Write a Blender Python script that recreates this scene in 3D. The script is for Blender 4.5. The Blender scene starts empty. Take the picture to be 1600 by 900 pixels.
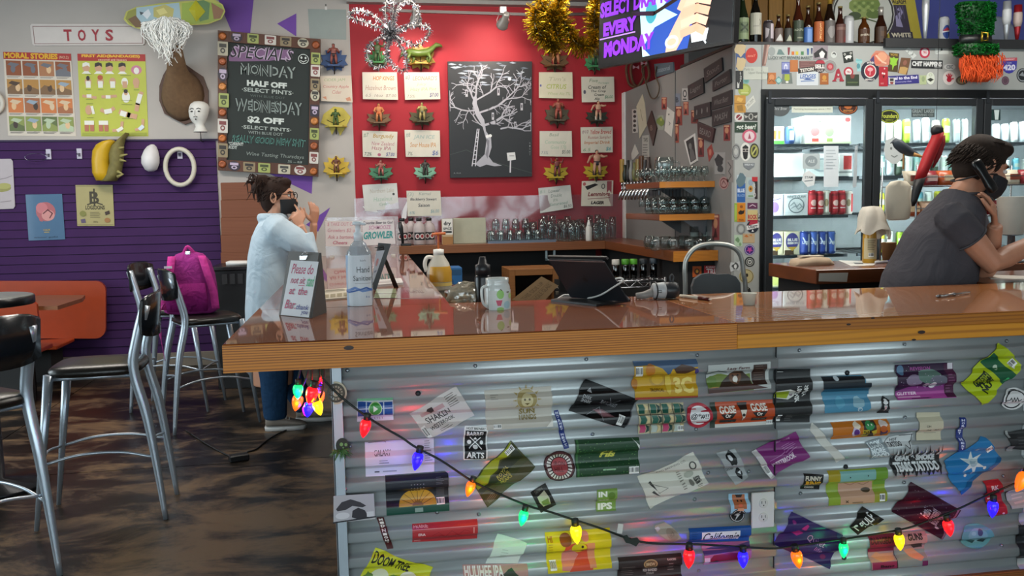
import bpy,bmesh,math,random
from mathutils import Vector as V,Matrix
S=bpy.context.scene
C=S.collection
RN=random.Random(11)
PI=math.pi
# ------------------------------------------------------------------ camera
FPX,EYE=1380.0,1.47
CX=V((0.98635,0.03365,-0.16117));CY=V((-0.16367,0.09393,-0.98203));CZ=V((-0.01791,0.99501,0.09816))
cam=bpy.data.cameras.new('camera');cam.sensor_width=36;cam.lens=FPX/1600*36
cam.clip_start=0.05
camera=bpy.data.objects.new('camera',cam);C.objects.link(camera)
_m=Matrix((CX,CY,CZ)).to_4x4();_m.translation=(0,0,EYE)
camera.matrix_world=_m
S.camera=camera
S.cycles.transparent_max_bounces=32
# ------------------------------------------------------------------ world, light, exposure
S.view_settings.view_transform='Standard';S.view_settings.look='None'
S.view_settings.gamma=1;S.view_settings.exposure=0.0;S.view_settings.use_curve_mapping=False
w=bpy.data.worlds.new('world');S.world=w;w.use_nodes=True
bgn=w.node_tree.nodes['Background']
bgn.inputs[0].default_value=(0.86,0.94,1.0,1);bgn.inputs[1].default_value=4.2
def area(name,loc,target,sx,sy,power,col=(1,1,1),spread=None):
    l=bpy.data.lights.new(name,'AREA');l.shape='RECTANGLE';l.size=sx;l.size_y=sy;l.energy=power;l.color=col
    if spread:l.spread=spread
    o=bpy.data.objects.new(name,l);C.objects.link(o);o.location=loc
    o.rotation_euler=(V(target)-V(loc)).to_track_quat('-Z','Y').to_euler()
    return o
def spot(name,loc,target,power,col=(1,.9,.78),ang=60,blend=.6,r=.04):
    l=bpy.data.lights.new(name,'SPOT');l.energy=power;l.color=col;l.spot_size=math.radians(ang);l.spot_blend=blend
    l.shadow_soft_size=r
    o=bpy.data.objects.new(name,l);C.objects.link(o);o.location=loc
    o.rotation_euler=(V(target)-V(loc)).to_track_quat('-Z','Y').to_euler()
    return o
area('daylight_shop_front',(-1.2,-3.6,2.0),(0.4,3,.9),5.0,2.6,60,(.82,.92,1.0))
area('side_fill',(-4.6,5.4,2.1),(0,6.2,1.2),2.2,1.8,36,(.80,.91,1.0))  # unseen fill from the left, added to brighten the seating wall
for n_,lc,tg,sx_,sy_ in(('portal_front',(.6,-4.2,1.68),(.6,0,1.68),10.6,2.45),('portal_left',(-4.99,4.4,1.65),(0,4.4,1.65),4.8,1.9)):
    area(n_,lc,tg,sx_,sy_,1).data.cycles.is_portal=True
area('ceiling_fill_bar',(1.0,4.6,3.25),(1.0,4.6,0),2.4,.6,62,(1,.94,.84))  # overhead fill added above the bar, no fixture in view
area('ceiling_fill_cooler',(3.6,4.4,3.25),(3.7,4.8,0),1.8,.5,58,(1,.95,.87))  # unseen fill added to light the cooler end
area('ceiling_fill_seating',(-2.0,6.3,3.25),(-2.0,6.6,0),1.6,.5,62,(1,.93,.84))  # added fill without a fixture, lifts the grey wall and seating
area('ceiling_fill_back',(.9,7.2,3.25),(.9,7.9,1.2),2.0,.3,34,(1,.92,.82))  # unseen fill added over the red wall
# ------------------------------------------------------------------ helpers
def ray(px,py):
    a,b=(px-800)/FPX,(450-py)/FPX
    return V((CX[0]*a+CX[1]*b-CX[2],CY[0]*a+CY[1]*b-CY[2],CZ[0]*a+CZ[1]*b-CZ[2]))
EYEV=V((0,0,EYE))
def proj(p):
    d=V(p)-EYEV;c=-CZ_().dot(d);return(800+FPX*CXc().dot(d)/c,450-FPX*CYc().dot(d)/c)
def CXc():return V((CX[0],CY[0],CZ[0]))
def CYc():return V((CX[1],CY[1],CZ[1]))
def CZ_():return V((CX[2],CY[2],CZ[2]))
def at(px,py,X=None,Y=None,Z=None,pl=None):
    r=ray(px,py)
    if X is not None:k=X/r[0]
    elif Y is not None:k=Y/r[1]
    elif Z is not None:k=(Z-EYE)/r[2]
    else:k=(pl[0]-EYEV).dot(pl[1])/r.dot(pl[1])
    return EYEV+r*k
def ppm(p):
    return FPX/-(CX[2]*p[0]+CY[2]*p[1]+CZ[2]*(p[2]-EYE))
def lin(h):
    h=h.lstrip('#');c=[int(h[i:i+2],16)/255 for i in(0,2,4)]
    return tuple(x/12.92 if x<=.04045 else((x+.055)/1.055)**2.4 for x in c)+(1,)
_mats={}
def M(col,rough=.55,metal=0.0,em=0.0,coat=0.0,noise=.06,trans=0.0,alpha=1.0,spec=.5,nscale=14):
    key=(col,rough,metal,em,coat,noise,trans,alpha,spec,nscale)
    if key in _mats:return _mats[key]
    m=bpy.data.materials.new('paint_'+col.strip('#'));m.use_nodes=True;nt=m.node_tree;b=nt.nodes['Principled BSDF']
    c=lin(col);b.inputs['Base Color'].default_value=c
    b.inputs['Roughness'].default_value=rough;b.inputs['Metallic'].default_value=metal
    b.inputs['Coat Weight'].default_value=coat;b.inputs['Coat Roughness'].default_value=.06
    b.inputs['Transmission Weight'].default_value=trans;b.inputs['Alpha'].default_value=alpha
    b.inputs['Specular IOR Level'].default_value=spec
    if em:
        b.inputs['Emission Color'].default_value=c;b.inputs['Emission Strength'].default_value=em
    if noise:
        n=nt.nodes.new('ShaderNodeTexNoise');n.inputs['Scale'].default_value=nscale;n.inputs['Detail'].default_value=4
        tc=nt.nodes.new('ShaderNodeTexCoord');nt.links.new(tc.outputs['Object'],n.inputs['Vector'])
        mx=nt.nodes.new('ShaderNodeMix');mx.data_type='RGBA'
        mx.inputs[6].default_value=tuple(x*(1-noise*2.2)for x in c[:3])+(1,)
        mx.inputs[7].default_value=tuple(min(1,x*(1+noise*2.2))for x in c[:3])+(1,)
        nt.links.new(n.outputs['Fac'],mx.inputs[0]);nt.links.new(mx.outputs[2],b.inputs['Base Color'])
    _mats[key]=m
    return m
def cloth(col,noise=.09,nscale=18,bump=.5,bs=9):
    m=M(col,.92,noise=noise,nscale=nscale,spec=.15).copy();nt=m.node_tree
    n=nt.nodes.new('ShaderNodeTexNoise');n.inputs['Scale'].default_value=bs;n.inputs['Detail'].default_value=3;n.inputs['Distortion'].default_value=1.2
    tc=nt.nodes.new('ShaderNodeTexCoord');bp=nt.nodes.new('ShaderNodeBump');bp.inputs['Strength'].default_value=bump;bp.inputs['Distance'].default_value=.03
    nt.links.new(tc.outputs['Object'],n.inputs[0]);nt.links.new(n.outputs['Fac'],bp.inputs['Height']);nt.links.new(bp.outputs[0],nt.nodes['Principled BSDF'].inputs['Normal'])
    return m
def glass(name,tint='ffffff',ior=1.45,base=.0,rough=.02,body=None):
    key=(name,tint,ior,base,body)
    if key in _mats:return _mats[key]
    m=bpy.data.materials.new(name);m.use_nodes=True;nt=m.node_tree;nt.nodes.clear()
    o=nt.nodes.new('ShaderNodeOutputMaterial');t=nt.nodes.new('ShaderNodeBsdfTransparent');g=nt.nodes.new('ShaderNodeBsdfGlossy')
    f=nt.nodes.new('ShaderNodeLayerWeight');f.inputs['Blend'].default_value=.5;mx=nt.nodes.new('ShaderNodeMixShader')
    pw=nt.nodes.new('ShaderNodeMath');pw.operation='POWER';pw.inputs[1].default_value=3.2;nt.links.new(f.outputs['Facing'],pw.inputs[0])
    ml=nt.nodes.new('ShaderNodeMath');ml.operation='MULTIPLY';ml.inputs[1].default_value=.75;nt.links.new(pw.outputs[0],ml.inputs[0])
    t.inputs[0].default_value=lin(tint);g.inputs['Roughness'].default_value=rough
    ad=nt.nodes.new('ShaderNodeMath');ad.operation='ADD';ad.inputs[1].default_value=base+.03;ad.use_clamp=True
    nt.links.new(ml.outputs[0],ad.inputs[0]);nt.links.new(ad.outputs[0],mx.inputs[0])
    nt.links.new(t.outputs[0],mx.inputs[1]);nt.links.new(g.outputs[0],mx.inputs[2])
    if body:
        d=nt.nodes.new('ShaderNodeBsdfDiffuse');d.inputs[0].default_value=lin(body[0]);m2=nt.nodes.new('ShaderNodeMixShader')
        m2.inputs[0].default_value=body[1]
        nt.links.new(mx.outputs[0],m2.inputs[1]);nt.links.new(d.outputs[0],m2.inputs[2]);nt.links.new(m2.outputs[0],o.inputs[0])
    else:nt.links.new(mx.outputs[0],o.inputs[0])
    _mats[key]=m
    return m
def wood(name,ca,cb,axis=0,scale=1.0,rough=.35,coat=0.0,lines=1.0,cc=None,seed=0.0):
    m=bpy.data.materials.new(name);m.use_nodes=True;nt=m.node_tree;N=nt.nodes;L=nt.links;b=N['Principled BSDF']
    tc=N.new('ShaderNodeTexCoord');mp=N.new('ShaderNodeMapping')
    sc=[14*scale]*3;sc[axis]=.55*scale
    mp.inputs['Scale'].default_value=sc;mp.inputs['Location'].default_value=(seed,seed*1.7,seed*.6)
    L.new(tc.outputs['Object'],mp.inputs['Vector'])
    n1=N.new('ShaderNodeTexNoise');n1.inputs['Scale'].default_value=1.0;n1.inputs['Detail'].default_value=3;n1.inputs['Distortion'].default_value=.3
    L.new(mp.outputs[0],n1.inputs['Vector'])
    mp2=N.new('ShaderNodeMapping');s2=[4*scale]*3;s2[axis]=.35*scale;mp2.inputs['Scale'].default_value=s2
    mp2.inputs['Location'].default_value=(seed*2,seed,seed*3)
    L.new(tc.outputs['Object'],mp2.inputs['Vector'])
    n2=N.new('ShaderNodeTexNoise');n2.inputs['Scale'].default_value=1.0;n2.inputs['Detail'].default_value=2
    L.new(mp2.outputs[0],n2.inputs['Vector'])
    sx=N.new('ShaderNodeSeparateXYZ');L.new(tc.outputs['Object'],sx.inputs[0]);q=[i for i in(0,1,2)if i!=axis]
    m0=N.new('ShaderNodeMath');m0.operation='MULTIPLY_ADD';m0.inputs[1].default_value=.7;L.new(sx.outputs[q[0]],m0.inputs[0]);L.new(sx.outputs[q[1]],m0.inputs[2])
    m1=N.new('ShaderNodeMath');m1.operation='MULTIPLY';m1.inputs[1].default_value=34;L.new(n2.outputs['Fac'],m1.inputs[0])
    mu=N.new('ShaderNodeMath');mu.operation='MULTIPLY_ADD';mu.inputs[1].default_value=800*lines;L.new(m0.outputs[0],mu.inputs[0]);L.new(m1.outputs[0],mu.inputs[2])
    si=N.new('ShaderNodeMath');si.operation='SINE';L.new(mu.outputs[0],si.inputs[0])
    rg=N.new('ShaderNodeMapRange');rg.inputs[1].default_value=-.2;rg.inputs[2].default_value=1;L.new(si.outputs[0],rg.inputs[0])
    mm=N.new('ShaderNodeMath');mm.operation='MULTIPLY';L.new(rg.outputs[0],mm.inputs[0])
    r1=N.new('ShaderNodeMapRange');r1.inputs[1].default_value=.3;r1.inputs[2].default_value=.65;r1.inputs[3].default_value=.25;L.new(n1.outputs['Fac'],r1.inputs[0]);L.new(r1.outputs[0],mm.inputs[1])
    cr=N.new('ShaderNodeValToRGB');e=cr.color_ramp.elements
    e[0].position=.04;e[0].color=lin(ca);e[1].position=.85;e[1].color=lin(cb)
    L.new(mm.outputs[0],cr.inputs[0])
    n3=N.new('ShaderNodeTexNoise');n3.inputs['Scale'].default_value=1.3;L.new(mp2.outputs[0],n3.inputs['Vector'])
    mx=N.new('ShaderNodeMix');mx.data_type='RGBA';mx.blend_type='MIX';mx.inputs[7].default_value=lin(cc or cb)
    r2=N.new('ShaderNodeMapRange');r2.inputs[1].default_value=.48;r2.inputs[2].default_value=.72;r2.inputs[4].default_value=.4
    L.new(n3.outputs['Fac'],r2.inputs[0]);L.new(r2.outputs[0],mx.inputs[0]);L.new(cr.outputs[0],mx.inputs[6])
    L.new(mx.outputs[2],b.inputs['Base Color'])
    b.inputs['Roughness'].default_value=rough;b.inputs['Coat Weight'].default_value=coat;b.inputs['Coat Roughness'].default_value=.03
    b.inputs['Coat IOR'].default_value=1.5;b.inputs['Specular IOR Level'].default_value=.15 if coat>.8 else .4
    return m
# ---- mesh builder
class B:
    def __init__(s,mat=None):
        s.v=[];s.f=[];s.mi=[];s.sm=[];s.mats=[];s.cur=0;s.X=None
        if mat:s.mat(mat)
    def mat(s,m):
        if m not in s.mats:s.mats.append(m)
        s.cur=s.mats.index(m);return s
    def add(s,vs,fs,smooth=False):
        b=len(s.v)
        s.v+=[(s.X@V(v))if s.X else V(v)for v in vs]
        s.f+=[tuple(i+b for i in f)for f in fs]
        s.mi+=[s.cur]*len(fs);s.sm+=[smooth]*len(fs);return s
    def box(s,x0,y0,z0,x1,y1,z1,bev=0):
        if not bev:
            vs=[(x,y,z)for z in(z0,z1)for y in(y0,y1)for x in(x0,x1)]
            return s.add(vs,[(0,2,3,1),(4,5,7,6),(0,1,5,4),(2,6,7,3),(0,4,6,2),(1,3,7,5)])
        vs=[];idx={}
        for i,x in enumerate((x0,x1)):
            for j,y in enumerate((y0,y1)):
                for k,z in enumerate((z0,z1)):
                    dx,dy,dz=bev*(1-2*i),bev*(1-2*j),bev*(1-2*k)
                    for a,p in enumerate(((x,y+dy,z+dz),(x+dx,y,z+dz),(x+dx,y+dy,z))):
                        idx[(i,j,k,a)]=len(vs);vs.append(p)
        fs=[]
        q=((0,0),(1,0),(1,1),(0,1))
        for t in(0,1):
            fs.append([idx[(t,j,k,0)]for j,k in q]);fs.append([idx[(j,t,k,1)]for j,k in q]);fs.append([idx[(j,k,t,2)]for j,k in q])
        for a in(0,1):
            for c in(0,1):
                fs.append([idx[(0,a,c,1)],idx[(1,a,c,1)],idx[(1,a,c,2)],idx[(0,a,c,2)]])
                fs.append([idx[(a,0,c,0)],idx[(a,1,c,0)],idx[(a,1,c,2)],idx[(a,0,c,2)]])
                fs.append([idx[(a,c,0,0)],idx[(a,c,1,0)],idx[(a,c,1,1)],idx[(a,c,0,1)]])
        for i in(0,1):
            for j in(0,1):
                for k in(0,1):fs.append([idx[(i,j,k,a)]for a in range(3)])
        return s.add(vs,fs)
    def cbox(s,c,d,bev=0):
        return s.box(c[0]-d[0]/2,c[1]-d[1]/2,c[2]-d[2]/2,c[0]+d[0]/2,c[1]+d[1]/2,c[2]+d[2]/2,bev)
    def tube(s,pts,r,n=8,cap=True,flat=1.0,up=None,closed=False):
        pts=[V(p)for p in pts];k=len(pts);rs=r if isinstance(r,(list,tuple))else[r]*k
        T=[]
        for i in range(k):
            a=pts[(i-1)%k]if(closed or i)else pts[0];c=pts[(i+1)%k]if(closed or i<k-1)else pts[-1]
            t=c-a;T.append(t.normalized()if t.length>1e-9 else V((0,0,1)))
        u=V(up)if up else(V((0,0,1))if abs(T[0].z)<.9 else V((1,0,0)))
        vs=[];fs=[]
        for i in range(k):
            t=T[i];u=u-t*u.dot(t)
            u=u.normalized()if u.length>1e-6 else t.orthogonal().normalized()
            w=t.cross(u)
            for j in range(n):
                a=2*PI*j/n
                vs.append(pts[i]+u*(math.cos(a)*rs[i]*flat)+w*(math.sin(a)*rs[i]))
        for i in range(k if closed else k-1):
            for j in range(n):
                a,b2=i*n,((i+1)%k)*n
                fs.append((a+j,a+(j+1)%n,b2+(j+1)%n,b2+j))
        if cap and not closed:
            fs.append(tuple(range(n-1,-1,-1)));fs.append(tuple((k-1)*n+j for j in range(n)))
        return s.add(vs,fs,True)
    def lathe(s,prof,c=(0,0,0),n=16,sy=1.0,cap=(True,True),a0=0.0,a1=2*PI):
        full=abs(a1-a0-2*PI)<1e-6;m=n if full else n+1
        vs=[];fs=[]
        for r,z in prof:
            for j in range(m):
                a=a0+(a1-a0)*j/n
                vs.append((c[0]+r*math.cos(a),c[1]+r*math.sin(a)*sy,c[2]+z))
        for i in range(len(prof)-1):
            for j in range(n):
                fs.append((i*m+j,i*m+(j+1)%m,(i+1)*m+(j+1)%m,(i+1)*m+j))
        s.add(vs,fs,True)
        if full:
            b=len(s.v)-len(vs)
            for q,(i,rev)in enumerate(((0,True),(len(prof)-1,False))):
                if cap[q]and prof[i][0]>1e-5:
                    f=tuple(b+i*m+j for j in(range(m-1,-1,-1)if rev else range(m)))
                    s.f.append(f);s.mi.append(s.cur);s.sm.append(False)
        return s
    def ball(s,c,r,n=12,rot=None):
        rx,ry,rz=r if isinstance(r,(tuple,list))else(r,r,r)
        h=max(4,n//2);vs=[];fs=[]
        for i in range(h+1):
            t=PI*i/h-PI/2
            for j in range(n):
                a=2*PI*j/n;p=V((rx*math.cos(t)*math.cos(a),ry*math.cos(t)*math.sin(a),rz*math.sin(t)))
                if rot:p=rot@p
                vs.append(V(c)+p)
        for i in range(h):
            for j in range(n):fs.append((i*n+j,i*n+(j+1)%n,(i+1)*n+(j+1)%n,(i+1)*n+j))
        return s.add(vs,fs,True)
    def loft(s,rings,cap=True,smooth=True):
        n=len(rings[0]);vs=[V(p)for r in rings for p in r];fs=[]
        for i in range(len(rings)-1):
            for j in range(n):fs.append((i*n+j,i*n+(j+1)%n,(i+1)*n+(j+1)%n,(i+1)*n+j))
        s.add(vs,fs,smooth)
        if cap:
            b=len(s.v)-len(vs)
            for f in(tuple(range(n-1,-1,-1)),tuple((len(rings)-1)*n+j for j in range(n))):
                s.f.append(tuple(b+i for i in f));s.mi.append(s.cur);s.sm.append(False)
        return s
    def slab(s,pts,d):
        pts=[V(p)for p in pts];d=V(d);n=len(pts)
        fs=[tuple(range(n)),tuple(2*n-1-i for i in range(n))]+[(i,n+i,n+(i+1)%n,(i+1)%n)for i in range(n)]
        return s.add(pts+[p+d for p in pts],fs)
    def build(s,name,parent=None,loc=None,label=None,cat=None,group=None,kind=None,conform=None,link=True):
        if loc is None:loc=V((0,0,0))if parent is None else None
        me=bpy.data.meshes.new(name)
        base=V(loc)if loc is not None else V((0,0,0))
        off=base+(V(parent['_w'])if(parent is not None and loc is None and '_w' in parent)else V((0,0,0)))
        if parent is not None and loc is not None:off=base
        me.from_pydata([v-off for v in s.v],[],s.f)
        for m in s.mats:me.materials.append(m)
        me.polygons.foreach_set('material_index',s.mi);me.polygons.foreach_set('use_smooth',s.sm)
        if conform:conform(me,off)
        o=bpy.data.objects.new(name,me)
        if link:C.objects.link(o)
        if parent is not None:
            o.parent=parent
            pw=V(parent['_w'])if '_w' in parent else V((0,0,0))
            o.location=off-pw;o['_w']=tuple(off)
        else:
            o.location=base;o['_w']=tuple(base)
        tag(o,label,cat,group,kind)
        return o
def tag(o,label=None,cat=None,group=None,kind=None):
    if label:o['label']=label
    if cat:o['category']=cat
    if group:o['group']=group
    if kind:o['kind']=kind
    return o
def thing(name,label,cat,loc=(0,0,0),group=None,kind=None):
    o=bpy.data.objects.new(name,None);C.objects.link(o);o.location=loc;o['_w']=tuple(loc);o.empty_display_size=.05
    return tag(o,label,cat,group,kind)
def kids(o):return KIDS.get(o.name)or list(o.children)
KIDS={}
def dup(o,loc,rotz=0.0,label=None,group=None,parent=None,scale=None):
    if o.name not in KIDS:KIDS[o.name]=list(o.children)
    for ch in KIDS[o.name]:
        if ch.name not in KIDS:KIDS[ch.name]=list(ch.children)
    c=o.copy();C.objects.link(c);c.location=loc;c.rotation_euler=(0,0,rotz);c['_w']=tuple(loc)
    if scale:c.scale=(scale,)*3 if not isinstance(scale,tuple)else scale
    if parent is not None:c.parent=parent;c.location=V(loc)-V(parent['_w'])
    if label:c['label']=label
    if group:c['group']=group
    for ch in KIDS[o.name]:
        d=ch.copy();C.objects.link(d);d.parent=c
        for g in KIDS[ch.name]:
            e=g.copy();C.objects.link(e);e.parent=d
    return c
# ---- lettering
_tc={}
def tmesh(text,bold=0.0,shear=0.0):
    k=(text,bold,shear)
    if k in _tc:return _tc[k]
    cu=bpy.data.curves.new('lettering','FONT');cu.body=text;cu.offset=bold;cu.shear=shear;cu.resolution_u=2
    cu.space_line=.82
    o=bpy.data.objects.new('lettering',cu);me=o.to_mesh()
    vs=[(v.co.x,v.co.y)for v in me.vertices];fs=[tuple(p.vertices)for p in me.polygons]
    o.to_mesh_clear();bpy.data.objects.remove(o);bpy.data.curves.remove(cu)
    if not vs:_tc[k]=([],[],1);return _tc[k]
    x0=min(v[0]for v in vs);x1=max(v[0]for v in vs);y0=min(v[1]for v in vs);y1=max(v[1]for v in vs)
    dx,dy=max(x1-x0,1e-6),max(y1-y0,1e-6)
    _tc[k]=([((x-x0)/dx,(y-y0)/dy)for x,y in vs],fs,dx/dy)
    return _tc[k]
# ---- flat printed things on a surface
class Surf:
    def __init__(s,o,n,conform=None):
        s.o=V(o);s.n=V(n).normalized();s.conform=conform
    def P(s,px,py,off=0.0):return at(px,py,pl=(s.o+s.n*off,s.n))
def YS(y):return Surf((0,y,0),(0,-1,0))
def XS(x):return Surf((x,0,0),(-1,0,0))
def ZS(z):return Surf((0,0,z),(0,0,1))
def circ(n=20,cu=.5,cv=.5,ru=.5,rv=.5,a0=0.0):
    return[(cu+ru*math.cos(a0+2*PI*i/n),cv+rv*math.sin(a0+2*PI*i/n))for i in range(n)]
def ink(p,items,mp,n,asp,th,eps,pm):
    """draw print items, each a hair above the one before; mp maps (u,v down) to the sheet"""
    eps=min(eps,.006/max(1,len(items)))
    for i,it in enumerate(items):
        up=n*(th+eps*(1+i));k=it[0]
        if k=='t':
            t,u0,v0,u1,v1,col=it[1:7]
            vs,fs,_=tmesh(t,it[7]if len(it)>7 else 0.0,it[8]if len(it)>8 else 0.0)
            p.mat(pm(col));p.add([mp(u0+(u1-u0)*x,v1+(v0-v1)*y)+up for x,y in vs],fs);continue
        if k=='r':
            u0,v0,u1,v1,col=it[1:6];polys=[[(u0,v0),(u1,v0),(u1,v1),(u0,v1)]]
        elif k=='c':
            u,v,ru,rv,col=it[1:6];polys=[circ(it[6]if len(it)>6 else 18,u,v,ru,rv)]
        elif k=='o':
            u,v,ru,rv,wd,col=it[1:7];a=circ(22,u,v,ru,rv);b=circ(22,u,v,ru-wd/asp,rv-wd)
            polys=[[a[j],a[(j+1)%22],b[(j+1)%22],b[j]]for j in range(22)]
        elif k=='p':polys=[it[1]];col=it[2]
        elif k=='l':
            pts,wd,col=it[1:4];polys=[]
            for(a,b),(c,d)in zip(pts,pts[1:]):
                dx,dy=(c-a)*asp,d-b;L=math.hypot(dx,dy)or 1;nx,ny=-dy/L*wd/2,dx/L*wd/2
                ex,ey=dx/L*wd*.3,dy/L*wd*.3
                polys.append([(a+(nx-ex)/asp,b+ny-ey),(c+(nx+ex)/asp,d+ny+ey),(c+(-nx+ex)/asp,d-ny+ey),(a+(-nx-ex)/asp,b-ny-ey)])
        p.mat(pm(col))
        for q in polys:p.add([mp(u,v)+up for u,v in q],[tuple(range(len(q)))[::-1]])
def flat(name,label,cat,q,S_,base,items=(),th=.002,group=None,off=0.0,parent=None,shape=None,eps=.0004,rough=.5,kind=None,em=0.0,bmat=None,coat=0.0):
    if not isinstance(q[0],(tuple,list)):
        x0,y0,x1,y1=q;q=((x0,y0),(x1,y0),(x1,y1),(x0,y1))
    c=[S_.P(*pt,off)for pt in q];n=S_.n
    def mp(u,v):return(c[0]*(1-u)+c[1]*u)*(1-v)+(c[3]*(1-u)+c[2]*u)*v
    asp=((c[1]-c[0]).length+(c[2]-c[3]).length)/max(1e-6,(c[3]-c[0]).length+(c[2]-c[1]).length)
    poly=shape or[(0,0),(1,0),(1,1),(0,1)]
    b=B(bmat or M(base,rough,noise=.03,em=em,coat=coat))
    b.slab([mp(u,v)for u,v in poly],n*th)
    cen=mp(.5,.5)
    o=b.build(name,parent,cen,label,cat,group,kind,conform=S_.conform)
    if items:
        p=B();ink(p,items,mp,n,asp,th,eps,lambda col:M(col,rough,noise=0,em=em,coat=coat))
        p.build('print',o,cen,conform=S_.conform)
    return o
# ---- fuse: voxel-remesh a builder's pieces into one continuous skin
def fuse(b,vox=.008,smooth=6,name='skin'):
    me=bpy.data.meshes.new(name);me.from_pydata(b.v,[],b.f)
    o=bpy.data.objects.new(name,me);C.objects.link(o)
    r=o.modifiers.new('r','REMESH');r.mode='VOXEL';r.voxel_size=vox;r.use_smooth_shade=True
    if smooth:
        sm=o.modifiers.new('s','SMOOTH');sm.iterations=smooth;sm.factor=.5
    dg=bpy.context.evaluated_depsgraph_get();dg.update()
    m2=bpy.data.meshes.new_from_object(o.evaluated_get(dg))
    bpy.data.objects.remove(o);bpy.data.meshes.remove(me)
    return m2
def put_mesh(me,name,mats,parent=None,label=None,cat=None):
    o=bpy.data.objects.new(name,me);C.objects.link(o);me.materials.clear()
    for m in(mats if isinstance(mats,list)else[mats]):me.materials.append(m)
    if parent is not None:
        o.parent=parent;o.location=-V(parent['_w'])
    o['_w']=(0,0,0)
    for p in me.polygons:p.use_smooth=True
    return tag(o,label,cat)
def arc(c,r,a0,a1,n,ax=(1,0,0),ay=(0,0,1)):
    return[V(c)+V(ax)*(r*math.cos(a0+(a1-a0)*i/n))+V(ay)*(r*math.sin(a0+(a1-a0)*i/n))for i in range(n+1)]
def curve(pts,n=6):
    P=[V(p)for p in pts];P=[P[0]*2-P[1]]+P+[P[-1]*2-P[-2]];out=[]
    for i in range(1,len(P)-2):
        for k in range(n):
            t=k/n;a,b,c,d=P[i-1:i+3]
            out.append(.5*((2*b)+(c-a)*t+(2*a-5*b+4*c-d)*t*t+(3*b-a-3*c+d)*t**3))
    return out+[P[-2]]
def cyl_flat(name,parent,c,r,z0,z1,a0,a1,base,items=(),th=.0006,rough=.5,n=24,sub='print'):
    """a printed label wrapped on an upright cylinder; angles in degrees, u runs from a0 to a1"""
    A0,A1=math.radians(a0),math.radians(a1)
    def conf(me,off):
        bm=bmesh.new();bm.from_mesh(me)
        for k in range(1,n):bmesh.ops.bisect_plane(bm,geom=bm.verts[:]+bm.edges[:]+bm.faces[:],plane_co=(k/n,0,0),plane_no=(1,0,0),dist=1e-6)
        for v in bm.verts:
            a=A0+(A1-A0)*v.co.x;R=r+v.co.y;z=z1+(z0-z1)*v.co.z
            v.co=V((c[0]+R*math.cos(a),c[1]+R*math.sin(a),c[2]+z))-V(parent['_w'])
        bm.to_mesh(me);bm.free()
    asp=r*abs(A1-A0)/(z1-z0)
    b=B(M(base,rough,noise=.03));b.slab([(0,0,0),(1,0,0),(1,0,1),(0,0,1)],(0,th,0))
    def bld(b,nm,par):
        me=bpy.data.meshes.new(nm);me.from_pydata(b.v,[],b.f)
        for m in b.mats:me.materials.append(m)
        me.polygons.foreach_set('material_index',b.mi);conf(me,None)
        o=bpy.data.objects.new(nm,me);C.objects.link(o);o.parent=par;o['_w']=parent['_w'];return o
    o=bld(b,name,parent)
    if items:
        p=B();ink(p,items,lambda u,v:V((u,0,v)),V((0,1,0)),asp,th,.0002,lambda col:M(col,rough,noise=0))
        bld(p,sub,o)
    return o
ORD=['first','second','third','fourth','fifth','sixth','seventh','eighth','ninth','tenth','eleventh','twelfth']
# ------------------------------------------------------------------ the room
YW,XP,YC=8.5,2.53,5.82
ZCEIL=3.34
def struct(b,name):return b.build(name,kind='structure')
def floor_material():
    m=bpy.data.materials.new('polished_concrete');m.use_nodes=True;nt=m.node_tree;N=nt.nodes;L=nt.links;b=N['Principled BSDF']
    tc=N.new('ShaderNodeTexCoord');mp=N.new('ShaderNodeMapping');mp.inputs['Scale'].default_value=(1.0,1.6,1);L.new(tc.outputs['Object'],mp.inputs[0])
    n=N.new('ShaderNodeTexNoise');n.inputs['Scale'].default_value=2.0;n.inputs['Detail'].default_value=12;n.inputs['Roughness'].default_value=.74;n.inputs['Distortion'].default_value=.5
    L.new(mp.outputs[0],n.inputs[0])
    cr=N.new('ShaderNodeValToRGB');e=cr.color_ramp.elements
    e[0].position=.40;e[0].color=lin('100d0b');e[1].position=.60;e[1].color=lin('6e5840')
    x=cr.color_ramp.elements.new(.46);x.color=lin('1e1813');x=cr.color_ramp.elements.new(.50);x.color=lin('40342a')
    L.new(n.outputs['Fac'],cr.inputs[0])
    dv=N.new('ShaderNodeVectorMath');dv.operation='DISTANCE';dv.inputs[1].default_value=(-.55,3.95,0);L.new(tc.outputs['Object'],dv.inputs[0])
    lit_patch=N.new('ShaderNodeMapRange');lit_patch.inputs[1].default_value=.25;lit_patch.inputs[2].default_value=1.35;lit_patch.inputs[3].default_value=.055;lit_patch.inputs[4].default_value=-.035;L.new(dv.outputs['Value'],lit_patch.inputs[0])  # pool of light painted into the floor colour: paler centre, darker around
    ad=N.new('ShaderNodeMath');L.new(n.outputs['Fac'],ad.inputs[0]);L.new(lit_patch.outputs[0],ad.inputs[1]);L.new(ad.outputs[0],cr.inputs[0])
    L.new(cr.outputs[0],b.inputs['Base Color'])
    b.inputs['Roughness'].default_value=.22;b.inputs['Specular IOR Level'].default_value=.35
    r=N.new('ShaderNodeMapRange');r.inputs[3].default_value=.2;r.inputs[4].default_value=.5;L.new(n.outputs['Fac'],r.inputs[0]);L.new(r.outputs[0],b.inputs['Roughness'])
    return m
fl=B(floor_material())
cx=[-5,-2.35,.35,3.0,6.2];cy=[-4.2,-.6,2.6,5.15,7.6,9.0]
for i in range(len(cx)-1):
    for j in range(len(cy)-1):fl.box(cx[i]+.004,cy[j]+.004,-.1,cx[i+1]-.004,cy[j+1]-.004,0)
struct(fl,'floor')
b=B(M('0d0c0b',.9));b.box(-5,-4.2,-.14,6.2,9,-.02);struct(b,'trim_1')
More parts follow.
